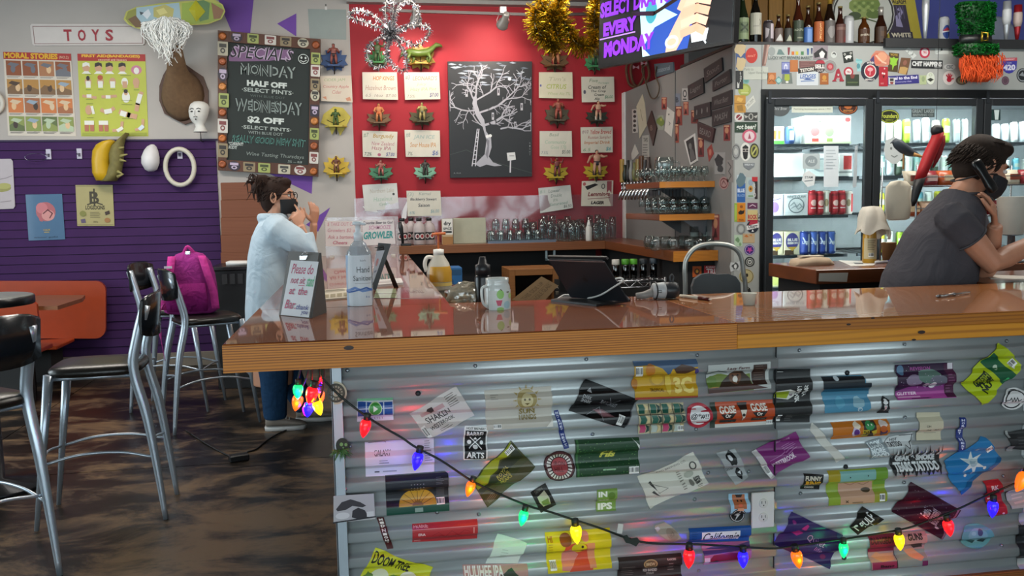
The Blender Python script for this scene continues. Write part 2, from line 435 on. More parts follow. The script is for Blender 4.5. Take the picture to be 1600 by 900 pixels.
b=B(M('8b8a88',.8));b.box(-5,-4.2,ZCEIL,6.2,9,ZCEIL+.1);struct(b,'ceiling')
GREY,PURP,RED=M('b3aca6',.75,noise=.04,nscale=3),M('3d2050',.75,noise=.08,nscale=5,spec=.25),M('9c0a1e',.65,noise=.06,nscale=2)
XR=at(550,150,Y=YW)[0]
ZP=at(170,220.2,Y=YW)[2]
b=B(GREY);b.box(-5,YW,0,XR,YW+.15,ZCEIL)
wl=struct(b,'wall_back_left')
b=B(RED);b.box(XR,YW,0,4.2,YW+.15,ZCEIL);struct(b,'wall_back')
b=B(M('9a9794',.6));b.box(XR-.02,YW-.10,ZCEIL-.035,4.2,YW,ZCEIL);struct(b,'trim_2')
b=B(M('8f8a86',.8));b.box(-5.15,-4.2,0,-5,9,.7);b.box(-5.15,-4.2,2.6,-5,9,ZCEIL);b.box(-5.15,-4.2,.7,-5,2.0,2.6);b.box(-5.15,6.8,.7,-5,9,2.6)
struct(b,'wall_left')
b=B(M('8f8a86',.8));b.box(6.2,-4.2,0,6.35,9,ZCEIL);struct(b,'wall_right')
b=B(M('a19c95',.8));b.box(-5,-4.35,0,6.2,-4.2,.45);b.box(-5,-4.35,2.9,6.2,-4.2,ZCEIL)
for x in(-5,-2.3,.4,3.1,5.9):b.box(x,-4.35,.45,x+.3,-4.2,2.9)
struct(b,'wall_front')
gl=glass('window_glass','f2f8f8')
for i,x in enumerate((-4.7,-2.0,.7,3.4)):
    g=B(gl);g.box(x,-4.29,.45,x+2.4 if i<3 else 5.9,-4.27,2.9);struct(g,'window_%d'%(i+1))
g=B(gl);g.box(-5.09,2.0,.7,-5.07,6.8,2.6);struct(g,'window_5')
XB1=at(345,380,Y=YW)[0]
nb=25;hb=(ZP-.13)/nb
pb=None
for i in range(nb):
    z=.13+i*hb;h=hb-.006
    o=B(PURP)
    y=YW-.012-.004*(i%3==1)
    o.slab([(-5,y,z),(-5,YW,z),(-5,YW,z+h),(-5,y+.006,z+h)],(5+XB1,0,0))
    o.build('board',wl)
o=B(M('140a22',.9));o.box(-5,YW-.005,.12,XB1,YW-.0002,ZP);o.build('backing',wl)
o=B(M('29163f',.6));o.box(-5,YW-.018,ZP-.004,XB1+.02,YW,ZP+.012);o.build('cap_rail',wl)
b=B(M('7d7468',.6));b.box(-5,YW-.035,0,XR,YW,.13,.004);struct(b,'baseboard_left')
WS=YS(YW)
TRI=M('6c3f9c',.6,noise=.04)
for poly in([(338,-8),(397,-8),(391,52),(362,50)],[(433,37),(463,21),(463,57)],[(414,268),(489,270),(487,303)],
             [(478,351),(516,324),(497,362)],[(262,-10),(336,-10),(330,8)]):
    t=B(TRI);t.slab([WS.P(*p)for p in poly],(0,-.002,0));t.build('painted_triangle',wl)
b=B(M('787572',.45,noise=.05,nscale=2));b.box(XP,YC+.0505,0,XP+.06,YW,2.50);ws=struct(b,'wall_side')
e=B(M('d8d4cf',.5));e.box(XP-.012,YW-.09,1.05,XP,YW,2.50);e.build('edge_strip',ws)
e=B(M('6c6a67',.5));e.box(XP-.006,7.0,1.05,XP,7.012,2.5);e.build('panel_seam',ws)
b=B(M('4a4c4e',.8));b.box(2.62,6.95,2.5,6.2,7.05,ZCEIL);struct(b,'wall_back_right')
XCO=at(1187.5,300,Y=YC)[0]
ZH0,ZH1=2.205,2.505
HEAD=M('a2a5a2',.42,noise=.03)
b=B(HEAD);b.box(XP,YC,0,XCO,YC+.05,ZH1);b.box(XCO+.0002,YC,ZH0,6.2,YC+.05,ZH1);wc=struct(b,'wall_right_front')
e=B(M('1b1c1e',.4));e.box(XP,YC-.004,ZH1,6.2,6.9,ZH1+.018);e.build('top_ledge',wc)
e=B(M('2b2c2e',.4));e.box(at(1380,70,Y=YC)[0],YC-.03,ZH1-.012,6.2,YC,ZH1+.05);e.build('black_ledge_trim',wc)
e=B(M('55585a',.5));e.box(at(1190,100,Y=YC)[0],YC-.002,ZH0,at(1190.8,100,Y=YC)[0],YC,ZH1);e.build('panel_seam',wc)
wk=thing('plank_panel','yellowish wooden plank panel behind the bottles on top of the cooler','panel',at(1225,60,Y=6.9))
WP=[wood('plank_wood_%d'%i,['a97a34','9a6c2c','b38440'][i],['7d5420','74501f','8a5f28'][i],2,1.2,.5,seed=i*3.1)for i in range(3)]
xs=[at(x,40,Y=6.9)[0]for x in(1150,1175,1200,1223,1247,1271,1296,1320)]
for i in range(7):
    o=B(WP[i%3]);o.box(xs[i],6.88,2.53,xs[i+1]-.012,6.94,ZCEIL-.02,.003);o.build('plank',wk)
o=B(M('2a1a0c',.8));o.box(xs[0],6.935,2.53,xs[-1],6.949,ZCEIL-.02);o.build('backing',wk)
b=B(M('5b62b0',.6,noise=.1,nscale=3));b.box(at(1425,40,Y=6.9)[0],6.90,2.525,6.19,6.945,ZCEIL-.02);struct(b,'wall_back_upper')
# ------------------------------------------------------------------ the bar
YF,YB,ZB,XL,XI,XJ,ZU=2.64,3.48,1.07,-.423,.318,1.16,.985
W1=wood('bar_fir','d08026','74370b',0,1.5,.42,0,1.0,cc='c47520')
W2=wood('bar_pine','d68c22','b26c1a',0,.8,.42,0,.4,cc='c97e1e',seed=4)
W3=wood('bar_fir_long','84441a','4a200a',1,1.2,.5,.9,.5,cc='6e3614',seed=2)
T1=wood('bar_top_fir','8f4a1a','4a200a',0,1.1,.5,.9,.5,cc='783c14',seed=1)
T2=wood('bar_top_pine','a8662a','7d4614',0,.9,.5,.9,.4,cc='965a20',seed=5)
bt=thing('bar_counter','long lacquered wooden bar counter top with thick plank edge','bar counter',(.3,YF,ZU))
def slab(x0,y0,x1,y1,top,side,name='slab',z0=ZU,z1=ZB,lipped=None):
    o=B(side);o.box(x0,y0,z0,x1,y1,z1-.004)
    o.mat(top);o.box(x0+.001,y0+.001,z1-.004,x1-.001,y1-.001,z1,.0018)
    return o.build(name,bt)
slab(XL,YF,XJ-.0008,YB,T1,W1)
slab(XL,YB+.001,XI,7.0,W3,W1)
o=B(W2);o.box(XJ+.0008,YF+.002,ZU,3.6,YB,ZU+.046,.002);o.mat(wood('bar_pine_upper','b06a1a','8f5012',0,.9,.4,0,.7,seed=7));o.box(XJ+.0008,YF,ZU+.0465,3.6,YB,ZB-.004)
o.mat(T2);o.box(XJ+.001,YF+.001,ZB-.004,3.6,YB-.001,ZB,.0018);o.build('slab',bt)
for(sx,sy,r)in((545,543.5,.011),(1326,507,.006),(1364,497,.005),(1440,519,.010),(1428,531,.006)):
    k=at(sx,sy,Y=YF-.0005);kb=B(M('2c1206',.5));kb.add([V(k)+V((r*1.4*math.cos(a),0,r*.6*math.sin(a)))for a in[i*PI/5 for i in range(10)]],[tuple(range(10))]);kb.build('knot',bt)
YP=2.72;PIT=.0808;AMP=.0095;ZPH=at(545,651.6,Y=YP)[2]
def prof(z):
    s=math.sin(2*PI*(z-ZPH)/PIT)*2.2
    return AMP*max(-1,min(1,s*(1-.12*s*s)if abs(s)<1 else(1 if s>0 else-1)*(.88+.12*min(1,abs(s)-1))))
def conform_panel(me,off):
    bm=bmesh.new();bm.from_mesh(me)
    zs=[v.co.z+off[2]for v in bm.verts];lo,hi=min(zs),max(zs)
    st=PIT/12;k=math.floor(lo/st)+1
    while k*st<hi:
        bmesh.ops.bisect_plane(bm,geom=bm.verts[:]+bm.edges[:]+bm.faces[:],plane_co=(0,0,k*st-off[2]),plane_no=(0,0,1),dist=1e-6);k+=1
    for v in bm.verts:v.co.y-=prof(v.co.z+off[2])
    bm.to_mesh(me);bm.free()
PS=Surf((0,YP,0),(0,-1,0),conform_panel)
def steel(name,col,rough=.32):
    m=bpy.data.materials.new(name);m.use_nodes=True;nt=m.node_tree;N=nt.nodes;L=nt.links;b=N['Principled BSDF']
    tc=N.new('ShaderNodeTexCoord');mp=N.new('ShaderNodeMapping');mp.inputs['Scale'].default_value=(1.2,5,9);L.new(tc.outputs['Object'],mp.inputs[0])
    n=N.new('ShaderNodeTexNoise');n.inputs['Scale'].default_value=3;n.inputs['Detail'].default_value=6;L.new(mp.outputs[0],n.inputs[0])
    cr=N.new('ShaderNodeValToRGB');c=lin(col);cr.color_ramp.elements[0].position=.3;cr.color_ramp.elements[1].position=.7
    cr.color_ramp.elements[0].color=tuple(x*.86 for x in c[:3])+(1,);cr.color_ramp.elements[1].color=c
    L.new(n.outputs['Fac'],cr.inputs[0]);L.new(cr.outputs[0],b.inputs['Base Color'])
    r=N.new('ShaderNodeMapRange');r.inputs[3].default_value=rough-.06;r.inputs[4].default_value=rough+.12;L.new(n.outputs['Fac'],r.inputs[0]);L.new(r.outputs[0],b.inputs['Roughness'])
    b.inputs['Metallic'].default_value=.42
    return m
GALV=steel('galvanised_steel','b9bfc0',.32)
bf=thing('corrugated_bar','corrugated galvanised steel front of the bar covered in stickers','bar front',(.3,YP,.15))
Z0P,Z1P=.12,.983
X0P=at(538,700,Y=YP)[0];XS1=at(1211,700,Y=YP)[0];XS2=at(1594,700,Y=YP)[0]+.02
def sheet(x0,x1,dy):
    n=int((Z1P-Z0P)/PIT*32);o=B(GALV);vs=[];fs=[]
    for i in range(n+1):
        z=Z0P+(Z1P-Z0P)*i/n;y=YP-prof(z)+dy
        vs+=[(x0,y,z),(x1,y,z),(x0,y+.0016,z),(x1,y+.0016,z)]
    for i in range(n):
        a=i*4;fs+=[(a,a+1,a+5,a+4),(a+2,a+6,a+7,a+3),(a+1,a+3,a+7,a+5),(a,a+4,a+6,a+2)]
    o.add(vs,fs,True);return o.build('corrugated_sheet',bf)
sheet(X0P-.02,XS1+.004,.0004);sheet(XS1+.001,XS2,.0026);sheet(XS2-.006,3.6,.0002)
o=B(M('202225',.7));o.box(XS1-.0012,YP-.002,Z0P,XS1+.0012,YP+.004,Z1P);o.build('sheet_seam',bf)
o=B(M('b0bcc4',.4,.4,noise=.04));o.box(-.121,YP-.016,0,X0P,YP-.010,Z1P,.001);o.box(-.121,YP-.016,0,-.117,YP+.6,Z1P);o.build('corner_post',bf)
o=B(wood('base_board','8a5226','6a3a16',0,.9,.5,seed=9));o.box(-.118,YP-.02,.0,3.6,YP+.02,.125,.003);o.build('kick_board',bf)
o=B(M('0c0c0d',.9));o.box(-.11,YP+.02,.0,3.6,YP+.05,Z1P);o.box(-.10,YP+.05,0,-.06,6.9,Z1P);o.build('backing_frame',bf)
SCR=M('9da3a8',.3,.9)
def screw(x,y,r=.0045,dark=False):
    p=at(x,y,Y=YP);z=p[2];s=B(M('3a3d40',.4,.6)if dark else SCR)
    s.X=Matrix.Translation((p[0],YP-prof(z),z))@Matrix.Rotation(PI/2,4,'X')
    s.lathe([(r*1.5,-.001),(r*1.5,.001),(r,.0015),(r,.004),(r*.5,.005)],n=8);s.build('screw',bf)
for x,y in((542.8,579.5),(743,572.5),(917,562),(1091,555.6),(927,679.6),(1089,671.5),(748.6,805),(1108,740),(1171.6,738),(1087,781.5),(1251,548),(1416.6,653),(1415,755),(1252.5,772.5),(1571,745),(1567,853.5),(1093.6,893.5),(1416,538.5),(1576,533.5),(683,800)):screw(x,y)
for x,y,d in((653.4,615.6,1),(1326,583.5,1),(1323.5,730.7,1),(1321,873.5,1)):screw(x,y,.006,True)
for x,y in((540,763),(547,698.5)):screw(x,y,.004)
# ------------------------------------------------------------------ stickers and can labels on the corrugated front
_so=[0]
def stk(label,q,base,items=(),cat='sticker',name='bar_sticker',shape=None,**k):
    _so[0]+=1
    return flat(name,label,cat,q,PS,base,items,th=.0004,group='stickers on the corrugated bar front',off=.0014+.00045*(_so[0]%4),shape=shape,eps=.00025,rough=k.pop('rough',.38),**k)
def lab(label,q,base,items=(),**k):return stk(label,q,base,items,cat='can label',name='can_label',**k)
def bars(u0,v0,u1,v1,col='111111',bg='f4f4f0',n=7):
    o=[('r',u0,v0,u1,v1,bg)];r=random.Random(int(u0*99+v0*37))
    for i in range(n):
        a=u0+(u1-u0)*(i+.25)/(n+.3);o.append(('r',a,v0+(v1-v0)*.12,a+(u1-u0)*r.uniform(.25,.7)/n,v1-(v1-v0)*.25,col))
    return o
def lines(u0,v0,u1,v1,n,col,w=.35):
    r=random.Random(int(u0*77+v0*55+n));o=[]
    for i in range(n):
        v=v0+(v1-v0)*i/n;o.append(('r',u0,v,u0+(u1-u0)*r.uniform(.6,1),v+(v1-v0)/n*w,col))
    return o
def splat(cu,cv,r,n,col,seed=1,asp=1.0,j=.45):
    q=random.Random(seed);return('p',[(cu+r/asp*math.cos(2*PI*i/n)*q.uniform(1-j,1),cv+r*math.sin(2*PI*i/n)*q.uniform(1-j,1))for i in range(n)],col)
RC=[(.04,0),(.96,0),(1,.06),(1,.94),(.96,1),(.04,1),(0,.94),(0,.06)]
CIR=circ(28)
stk('small blue window-pattern sticker with a green round arrow button',[(558,624),(614,622),(615,657),(558,660)],'d9dde8',
    [('r',.02,.12,.98,.74,'1f4f9e'),('r',0,0,1,.1,'3f8f5a'),('r',.24,.12,.27,.74,'c8d4e8'),('r',.72,.12,.75,.74,'c8d4e8'),('r',.02,.38,.98,.42,'c8d4e8'),
     ('c',.5,.42,.19,.30,'c9e0b5'),('c',.5,.42,.165,.26,'3f9a3f'),('p',[(.45,.28),(.58,.42),(.45,.56)],'f2f5ea'),('t','P L A Y  L I S T',.12,.82,.72,.92,'8a5a6a')])
lab('tilted pale can label printed SHAKEN and WESTBROOK',[(639.5,645.8),(712.6,604),(742,650),(669,686)],'d5cdc8',
    [('t','SHAKEN',.16,.40,.66,.62,'463b3c',.02),('t','WESTBROOK',.16,.68,.66,.80,'463b3c',.02),('r',.14,.20,.62,.33,'c49c9c'),splat(.36,.22,.13,9,'3a2526',3,1.6)]+
    lines(.70,.10,.94,.45,6,'7d7470')+lines(.3,.86,.6,.96,2,'8a807c')+bars(.02,.55,.1,.98,n=5),rough=.5)
lab('large cream can label with a golden sun face above the words SUN HANDS',[(757,611),(862,604),(863,665),(760,671)],'c2bcb0',
    [('c',.62,.28,.15,.25,'a5925c',20)]+[('p',[(.62+.16*math.cos(a-.1),.28+.27*math.sin(a-.1)),(.62+.22*math.cos(a),.28+.38*math.sin(a)),(.62+.16*math.cos(a+.1),.28+.27*math.sin(a+.1))],'a8935a')for a in[i*PI/6 for i in range(12)]]+
    [('c',.62,.30,.09,.17,'d0c294'),('c',.585,.27,.016,.03,'5c4d27'),('c',.655,.27,.016,.03,'5c4d27'),('p',[(.58,.36),(.66,.36),(.62,.41)],'6a5628'),
     ('t','SUN',.50,.53,.74,.66,'8a783f',.03),('t','HANDS',.50,.68,.76,.80,'8a783f',.02),('p',[(.9,1),(1,.8),(1,1)],'e7e3da')]+lines(.08,.12,.2,.25,3,'9a948a')+bars(.1,.86,.22,.97,n=6))
stk('black and white upright sticker reading BARREL ARTS with crossed tools',[(725,664),(762,666),(761,719),(723,718)],'e9e9e6',
    [('r',.06,.13,.94,.96,'121314'),('t','HOST BREWERY',.1,.03,.9,.10,'2a2a2a',.02),('t','BARREL',.12,.16,.88,.30,'f2f2f0',.03),('t','ARTS',.14,.75,.86,.93,'f2f2f0',.03),
     ('l',[(.25,.66),(.72,.36)],.025,'f2f2f0'),('l',[(.28,.36),(.75,.66)],.025,'f2f2f0'),('c',.25,.5,.09,.06,'f2f2f0'),('c',.76,.5,.07,.06,'f2f2f0'),('p',[(.5,.34),(.58,.42),(.42,.42)],'f2f2f0'),('c',.5,.62,.1,.05,'f2f2f0')],shape=RC)
lab('plain white can label printed GALAXY',[(570,691),(678,684),(679,741),(571.5,746)],'dcd6e2',
    [('t','GALAXY',.13,.26,.37,.40,'4a4450',.01),('r',.2,.52,.32,.535,'6a6470'),('r',.2,.58,.34,.60,'6a6470'),('r',.13,.86,.2,.9,'5a5460'),('r',.25,.86,.45,.89,'9a94a0')]+
    lines(.86,.08,.97,.62,9,'8a8490')+[('l',[(.05,.02),(.28,0),(.30,.04)],.02,'2a2a2a')],rough=.5)
lab('black and green can label with a golden open fan',[(601.7,743.8),(700,736.6),(701.8,796.6),(604,805)],'1f2328',
    [('r',0,.80,1,1,'1d4f3f'),('p',[(.5+.30*math.cos(PI+PI*i/16),.80+.40*math.sin(PI+PI*i/16))for i in range(17)],'c79a2f')]+
    [('l',[(.5,.8),(.5+.29*math.cos(PI+PI*i/8),.80+.39*math.sin(PI+PI*i/8))],.012,'6a4d12')for i in range(1,8)]+
    [('p',[(.5+.09*math.cos(PI+PI*i/8),.80+.11*math.sin(PI+PI*i/8))for i in range(9)],'8a6a20')]+
    [('t','. . . . .',.4,.24+.09*i,.61,.255+.09*i,'c9ccc8',.02)for i in range(3)]+lines(.80,.1,.93,.3,5,'5a5e62')+[('r',.8,.35,.93,.62,'3a3e42'),('r',.45,.84,.58,.95,'8aa596')]+bars(.8,.66,.93,.8),shape=[(0,0),(.95,0),(1,.06),(1,1),(0,1)])
lab('tilted dark olive can label with lime mountain ridges',[(736,752),(799,689),(837,730),(761,791.5)],'4a4d2c',
    [('p',[(.02,.05),(.98,.02),(.8,.22),(.62,.18),(.5,.34),(.34,.28),(.2,.44),(.02,.40)],'9aa825'),('p',[(.02,.42),(.2,.46),(.35,.32),(.5,.38),(.62,.24),(.8,.28),(.97,.12),(.97,.55),(.02,.6)],'2e3320'),
     ('t','ROYAL\nWAVE\nPEAKS',.40,.42,.66,.74,'b5ab50',.02),('r',.02,.74,.98,.97,'565236')]+lines(.06,.78,.3,.94,4,'8a8468')+bars(.78,.06,.96,.2,n=6))
stk('round dark red stamp sticker with white ray ring',[(850,703),(898,703),(898,753),(850,753)],'3a1f22',
    [('o',.5,.5,.46,.46,.06,'5e3236')]+[('p',[(.5+.28*math.cos(a-.07),.5+.28*math.sin(a-.07)),(.5+.41*math.cos(a-.09),.5+.41*math.sin(a-.09)),(.5+.41*math.cos(a+.09),.5+.41*math.sin(a+.09)),(.5+.28*math.cos(a+.07),.5+.28*math.sin(a+.07))],'e6ded8')for a in[i*PI/12 for i in range(24)]]+
    [('c',.5,.5,.26,.26,'a8474c'),('t','IRON\nHILL',.32,.36,.68,.64,'6a2228',.02)],shape=CIR)
lab('bright yellow can label printed DOOM TREE with hop cones',[(587,857),(677,888),(650,940),(556,915)],'cfd02a',
    [('t','DOOM TREE',.03,.06,.66,.34,'1c1d10',.03),('c',.28,.7,.15,.26,'d9d8b8'),('c',.72,.55,.16,.25,'e3dcc8'),splat(.12,.75,.2,14,'5c7a2a',5,1.8),splat(.5,.62,.18,12,'6a8a30',6,1.8),splat(.9,.6,.16,12,'7a9238',7,1.8)])
lab('long red can label printed PRAIRIE ERA',[(644,820),(746,812),(746,843),(644.5,849)],'b52f34',
    [('r',0,.22,1,.25,'d98a88'),('t','PRAIRIE',.02,.05,.24,.17,'e8b5b2',.02),('t','ERA',.09,.44,.2,.58,'f0d0cc',.03),('t','Saison',.02,.84,.12,.94,'e8b5b2'),('l',[(.3,.6),(.4,.45),(.5,.7),(.6,.4),(.7,.62),(.8,.4),(.88,.5)],.02,'8a1c24'),('l',[(.32,.8),(.45,.6),(.55,.85),(.68,.6),(.8,.8)],.02,'8a1c24'),('r',.93,.3,.95,.6,'d98a88')])
stk('narrow dark red strip sticker with white capitals',[(588,809),(599,808),(615,858.5),(605,860)],'4a1618',
    [('t',c,.22,.06+.095*i,.78,.13+.095*i,'efe6e0',.04)for i,c in enumerate('MIDNIGHT')],shape=RC)
stk('plain white pointed paper stuck on the metal near the yellow face label',[(778,835),(823,848),(809.5,882),(759,882)],'d8e2d8',lines(.3,.4,.6,.8,4,'c2ccc2'),rough=.6)
lab('pinkish can label printed HULIHEE IPA at the bottom edge',[(723,884),(824,882),(826,935),(725,938)],'c2938c',
    [('r',.05,.3,1,.5,'8a6a62'),splat(.72,.4,.35,14,'3c4436',4,2),splat(.3,.5,.3,14,'4a4a3e',8,2),('t','HULIHEE IPA',.02,.03,.62,.3,'f4efe8',.03)])
stk('tilted small dark card with a cream beer glass',[(829,770),(853,756),(870,790),(846,803)],'24221f',
    [('p',[(.22,.25),(.75,.22),(.82,.5),(.72,.8),(.3,.82),(.2,.5)],'c9c6a8'),('p',[(.3,.5),(.74,.5),(.7,.78),(.34,.78)],'7d8a4a'),('t','TAVERN',.2,.06,.7,.16,'8a857a')])
lab('large black can label with thin white script and a barcode',[(914.8,592),(996.7,623.6),(976.6,670),(889.4,642.6)],'0d0d0f',
    [('t','DARK\nSHARK',.08,.40,.26,.62,'a9a9ac',.01),('p',[(.12,.3),(.16,.18),(.20,.3)],'a9a9ac'),('t','BLACK STOUT',.40,.38,.72,.50,'8e8e93',0,.3),('p',[(.35,.75),(.5,.66),(.74,.74),(.55,.86)],'6a474c'),('p',[(.40,.76),(.5,.70),(.68,.75),(.55,.82)],'96686e'),('l',[(.3,.95),(.45,.62),(.58,.95)],.012,'8e8e93'),('l',[(.52,.25),(.6,.45),(.7,.22)],.012,'8e8e93')]+
    bars(.80,.62,.90,.94,n=6)+[('l',[(.985,.05),(.985,.95)],.03,'55555a')],rough=.3)
lab('golden yellow can label printed with a big 3C and citrus fruit',[(989.6,564.7),(1089,561.4),(1089,620.8),(990.8,623.6)],'c79a20',
    [('p',[(0,0),(1,0),(1,.18),(.6,.22),(.55,.4),(.44,.2),(.3,.1),(0,.12)],'4c6482'),('c',.25,.24,.075,.17,'c0761a'),('c',.38,.5,.13,.2,'b8902a'),('c',.38,.5,.09,.14,'d0a52a'),('c',.02,.6,.05,.14,'b06f14'),
     ('t','3C',.63,.46,.93,.86,'e8d070',.06),('p',[(.62,.22),(.74,.1),(.9,.16),(.98,.24),(.8,.36),(.66,.34)],'4a2c1a'),('c',.98,.3,.03,.08,'4a3a7a'),('r',0,.94,1,1,'a84a3c'),('t','TROPICAL',.24,.72,.46,.80,'6a4a10',.02),('p',[(.5,.4),(.56,.36),(.6,.6),(.55,.9),(.5,.8)],'d8b840')]+bars(.02,.13,.13,.4))
lab('farm landscape can label with a brown furry face in a barn',[(1104.8,570),(1202,564),(1203,606),(1105,614)],'b9bcb8',
    [('p',[(0,.5),(.2,.35),(.45,.5),(.7,.42),(.72,1),(0,1)],'6f8038'),('p',[(.17,.82),(.42,.28),(.56,.3),(.70,.6),(.70,.85)],'3a2a20'),('c',.46,.52,.1,.24,'6a4630'),('c',.46,.6,.04,.12,'e2dcd2'),('c',.42,.46,.014,.035,'14100c'),('c',.5,.46,.014,.035,'14100c'),
     ('c',.08,.62,.08,.2,'5f7a30'),('c',.1,.88,.1,.1,'a8772a'),('p',[(.0,.82),(.72,.78),(.95,.96),(0,1)],'4c2e28'),('r',.72,.08,.94,.82,'39241c'),('t','Lazy Farm',.3,.12,.66,.24,'5a3a3a',.02,.2)]+lines(.75,.12,.91,.75,7,'5c463c')+[('l',[(.0,.34),(.15,.22),(.3,.3)],.03,'3a4652')])
lab('teal and pink geometric fish pattern can label',[(995.6,632),(1069,629.6),(1070,674.7),(998.6,679.4)],'b9ad8a',
    [('p',[(a+x*.25,b+y*.33)for x,y in s],c)for a in(0,.25,.5,.75)for b in(0,.33,.66)for s,c in
     (([(.08,.08),(.55,.08),(.7,.5),(.55,.92),(.08,.92),(.2,.5)],('1f5a4a','c2466e','24604f','b8c2b8')[(int(a*4)*2+int(b*3))%4]),([(.6,.05),(.95,.3),(.95,.75),(.6,.95),(.76,.5)],('d9c391','1c4038')[(int(a*4)+int(b*3))%2]))]+
    [('l',[(a,0),(a,1)],.02,'1a1a1a')for a in(.25,.5,.75)]+[('l',[(0,b),(1,b)],.02,'1a1a1a')for b in(.33,.66)]+bars(.85,.78,.98,.96))
stk('round white sticker with red rim and censored swear symbols',[(1071.5,630),(1112.5,630),(1112.5,669.5),(1071.5,669.5)],'b01f33',
    [('c',.5,.5,.38,.38,'e9e6e6',26),('t','@*#!!',.15,.38,.85,.64,'0e0e0e',.012,.2)],shape=CIR)
lab('orange can label printed GOSE twice with dark badges',[(1110.7,629.6),(1209,624.8),(1209,664),(1110.7,670)],'b8461c',
    [('r',0,0,.08,1,'2c3a30'),('r',.08,.86,1,1,'d0ccc4'),('t','GOSE',.12,.16,.38,.42,'f2e8dc',.04),('t','GOSE',.62,.12,.88,.38,'f2e8dc',.04),('p',[(.14,.44),(.38,.42),(.32,.62),(.2,.62)],'1c1614'),('p',[(.64,.42),(.88,.40),(.82,.60),(.7,.6)],'1c1614'),('t','Or',.21,.44,.30,.58,'f2e8dc',.03),('t','Or',.71,.42,.80,.56,'f2e8dc',.03),
     ('p',[(.42,.05),(.58,.05),(.5,.8)],'2c1c18'),('p',[(.45,.3),(.55,.3),(.5,.78)],'e0d4c4'),('c',.5,.5,.025,.06,'1c1614'),('r',.14,.68,.40,.80,'1c1614'),('r',.64,.66,.88,.78,'1c1614'),('t','SOUR ALE',.17,.71,.37,.77,'d8c8b0',.03),('t','SOUR ALE',.67,.69,.85,.75,'d8c8b0',.03)]+bars(.89,.8,.99,.97))
for q,lb in(([(866,642.6),(873,641.4),(888.7,698.4),(880,700.8)],'slim blue strip sticker reading HORNET NEST left of the green label'),([(1497.5,652),(1507.5,652),(1505.5,705),(1495,705)],'slim blue strip sticker reading HORNET NEST under the lime label')):
    stk(lb,q,'26387c',[('t',c,.25,.04+.083*i,.75,.10+.083*i,'d8dcf0',.04)for i,c in enumerate('HORNET NEST')if c!=' '],shape=RC)
lab('dark green can label with yellow script Pils',[(898,687.8),(998,683),(998.6,739.7),(899.4,745.6)],'22452a',
    [('t','Pils',.38,.34,.64,.52,'d6cf5a',.05,.35),('r',.02,0,.05,1,'3c6a3c'),('r',.42,.8,.62,.84,'9ac29a'),('p',[(.88,0),(1,.2),(1,.32),(.95,.14)],'dfe3dc')]+[('c',RN.uniform(.06,.98),RN.uniform(.03,.97),.008,.012,('3f7a48','6f9a58')[i%2],5)for i in range(90)]+bars(.82,.76,.98,.96))
lab('long off-white label with sketched sails lying across the ribs',[(996.8,745.6),(1084.6,707),(1106,754),(1015.8,795)],'d6d3c6',
    [('p',[(.12,.3),(.17,.28),(.21,.62),(.24,.70)],'3a3a38'),('p',[(.11,.55),(.15,.52),(.24,.84)],'4a4a48'),('l',[(.12,.3),(.38,.62),(.2,.66)],.012,'77756c'),('l',[(.14,.78),(.34,.9)],.012,'77756c'),('o',.88,.3,.06,.13,.04,'4a4a46'),('t','BIRD BREWING CO',.3,.05,.8,.11,'7a7870')]+
    lines(.6,.35,.68,.9,8,'8a877c')+[('c',.78,.55,.08,.1,'aeb0a2'),('c',.76,.78,.035,.08,'77756c'),('t','BEER',.82,.7,.93,.86,'3a3a38',.03)]+lines(.82,.9,.95,.98,2,'8a877c'),rough=.5)
stk('black and white printed rider sticker on clear film',[(1120,709),(1150,702),(1170,745),(1147,757)],'a2a6a6',
    [splat(.55,.25,.3,11,'16181a',9,.9),('c',.5,.2,.1,.09,'d8dadc'),splat(.62,.78,.22,9,'16181a',12,.9),('p',[(.55,.75),(.75,.72),(.68,.85)],'d8dadc'),('t','STATIC RIDER',.02,.5,.45,.6,'3a3c3e',.02)])
stk('small green and white sticker with block letters IN and IPS',[(932,764.6),(963.5,762),(963,798),(932.6,800)],'7fa04a',
    [('t','IN',.06,.08,.5,.32,'eef0e6',.05),('t','...',.1,.45,.6,.55,'d5dbc8',.05),('t','IPS',.08,.65,.82,.95,'eef0e6',.05),('c',.72,.3,.18,.17,'5f8030')])
lab('blue and white can label with handwritten California',[(1075.8,826),(1172,820),(1172,846.6),(1075.8,849)],'1c4f96',
    [('r',.2,.24,.82,.84,'e3e6ea'),('t','California',.22,.3,.8,.84,'14161a',.01,.45)]+lines(.04,.2,.14,.8,5,'16407c'))
lab('pinkish can label under the blue handwritten one with a red car',[(1097,850),(1173,846.6),(1172,877),(1100,884)],'b26a8a',
    [('p',[(0,.3),(.4,.1),(.7,.2),(1,0),(1,.3),(0,.5)],'50386c'),('p',[(.1,.75),(.2,.5),(.55,.42),(.8,.5),(.95,.7),(.9,.85),(.1,.9)],'8a1c34'),('c',.25,.85,.06,.1,'1a1216'),('c',.78,.82,.06,.1,'1a1216'),('r',.0,.6,.12,.95,'d8c2cc')])
stk('light blue framed sticker of an orange cartoon face',[(1140,773),(1170.6,772),(1170.6,802.6),(1140,803)],'9cc4da',
    [('r',.18,.04,.82,.7,'b0643c'),('p',[(.32,.04),(.7,.04),(.64,.2),(.4,.2)],'2a1a14'),('c',.42,.34,.04,.04,'1a1210'),('c',.6,.34,.04,.04,'1a1210'),('c',.5,.52,.11,.08,'d8603a'),('r',.35,.66,.66,.8,'e0a080')])
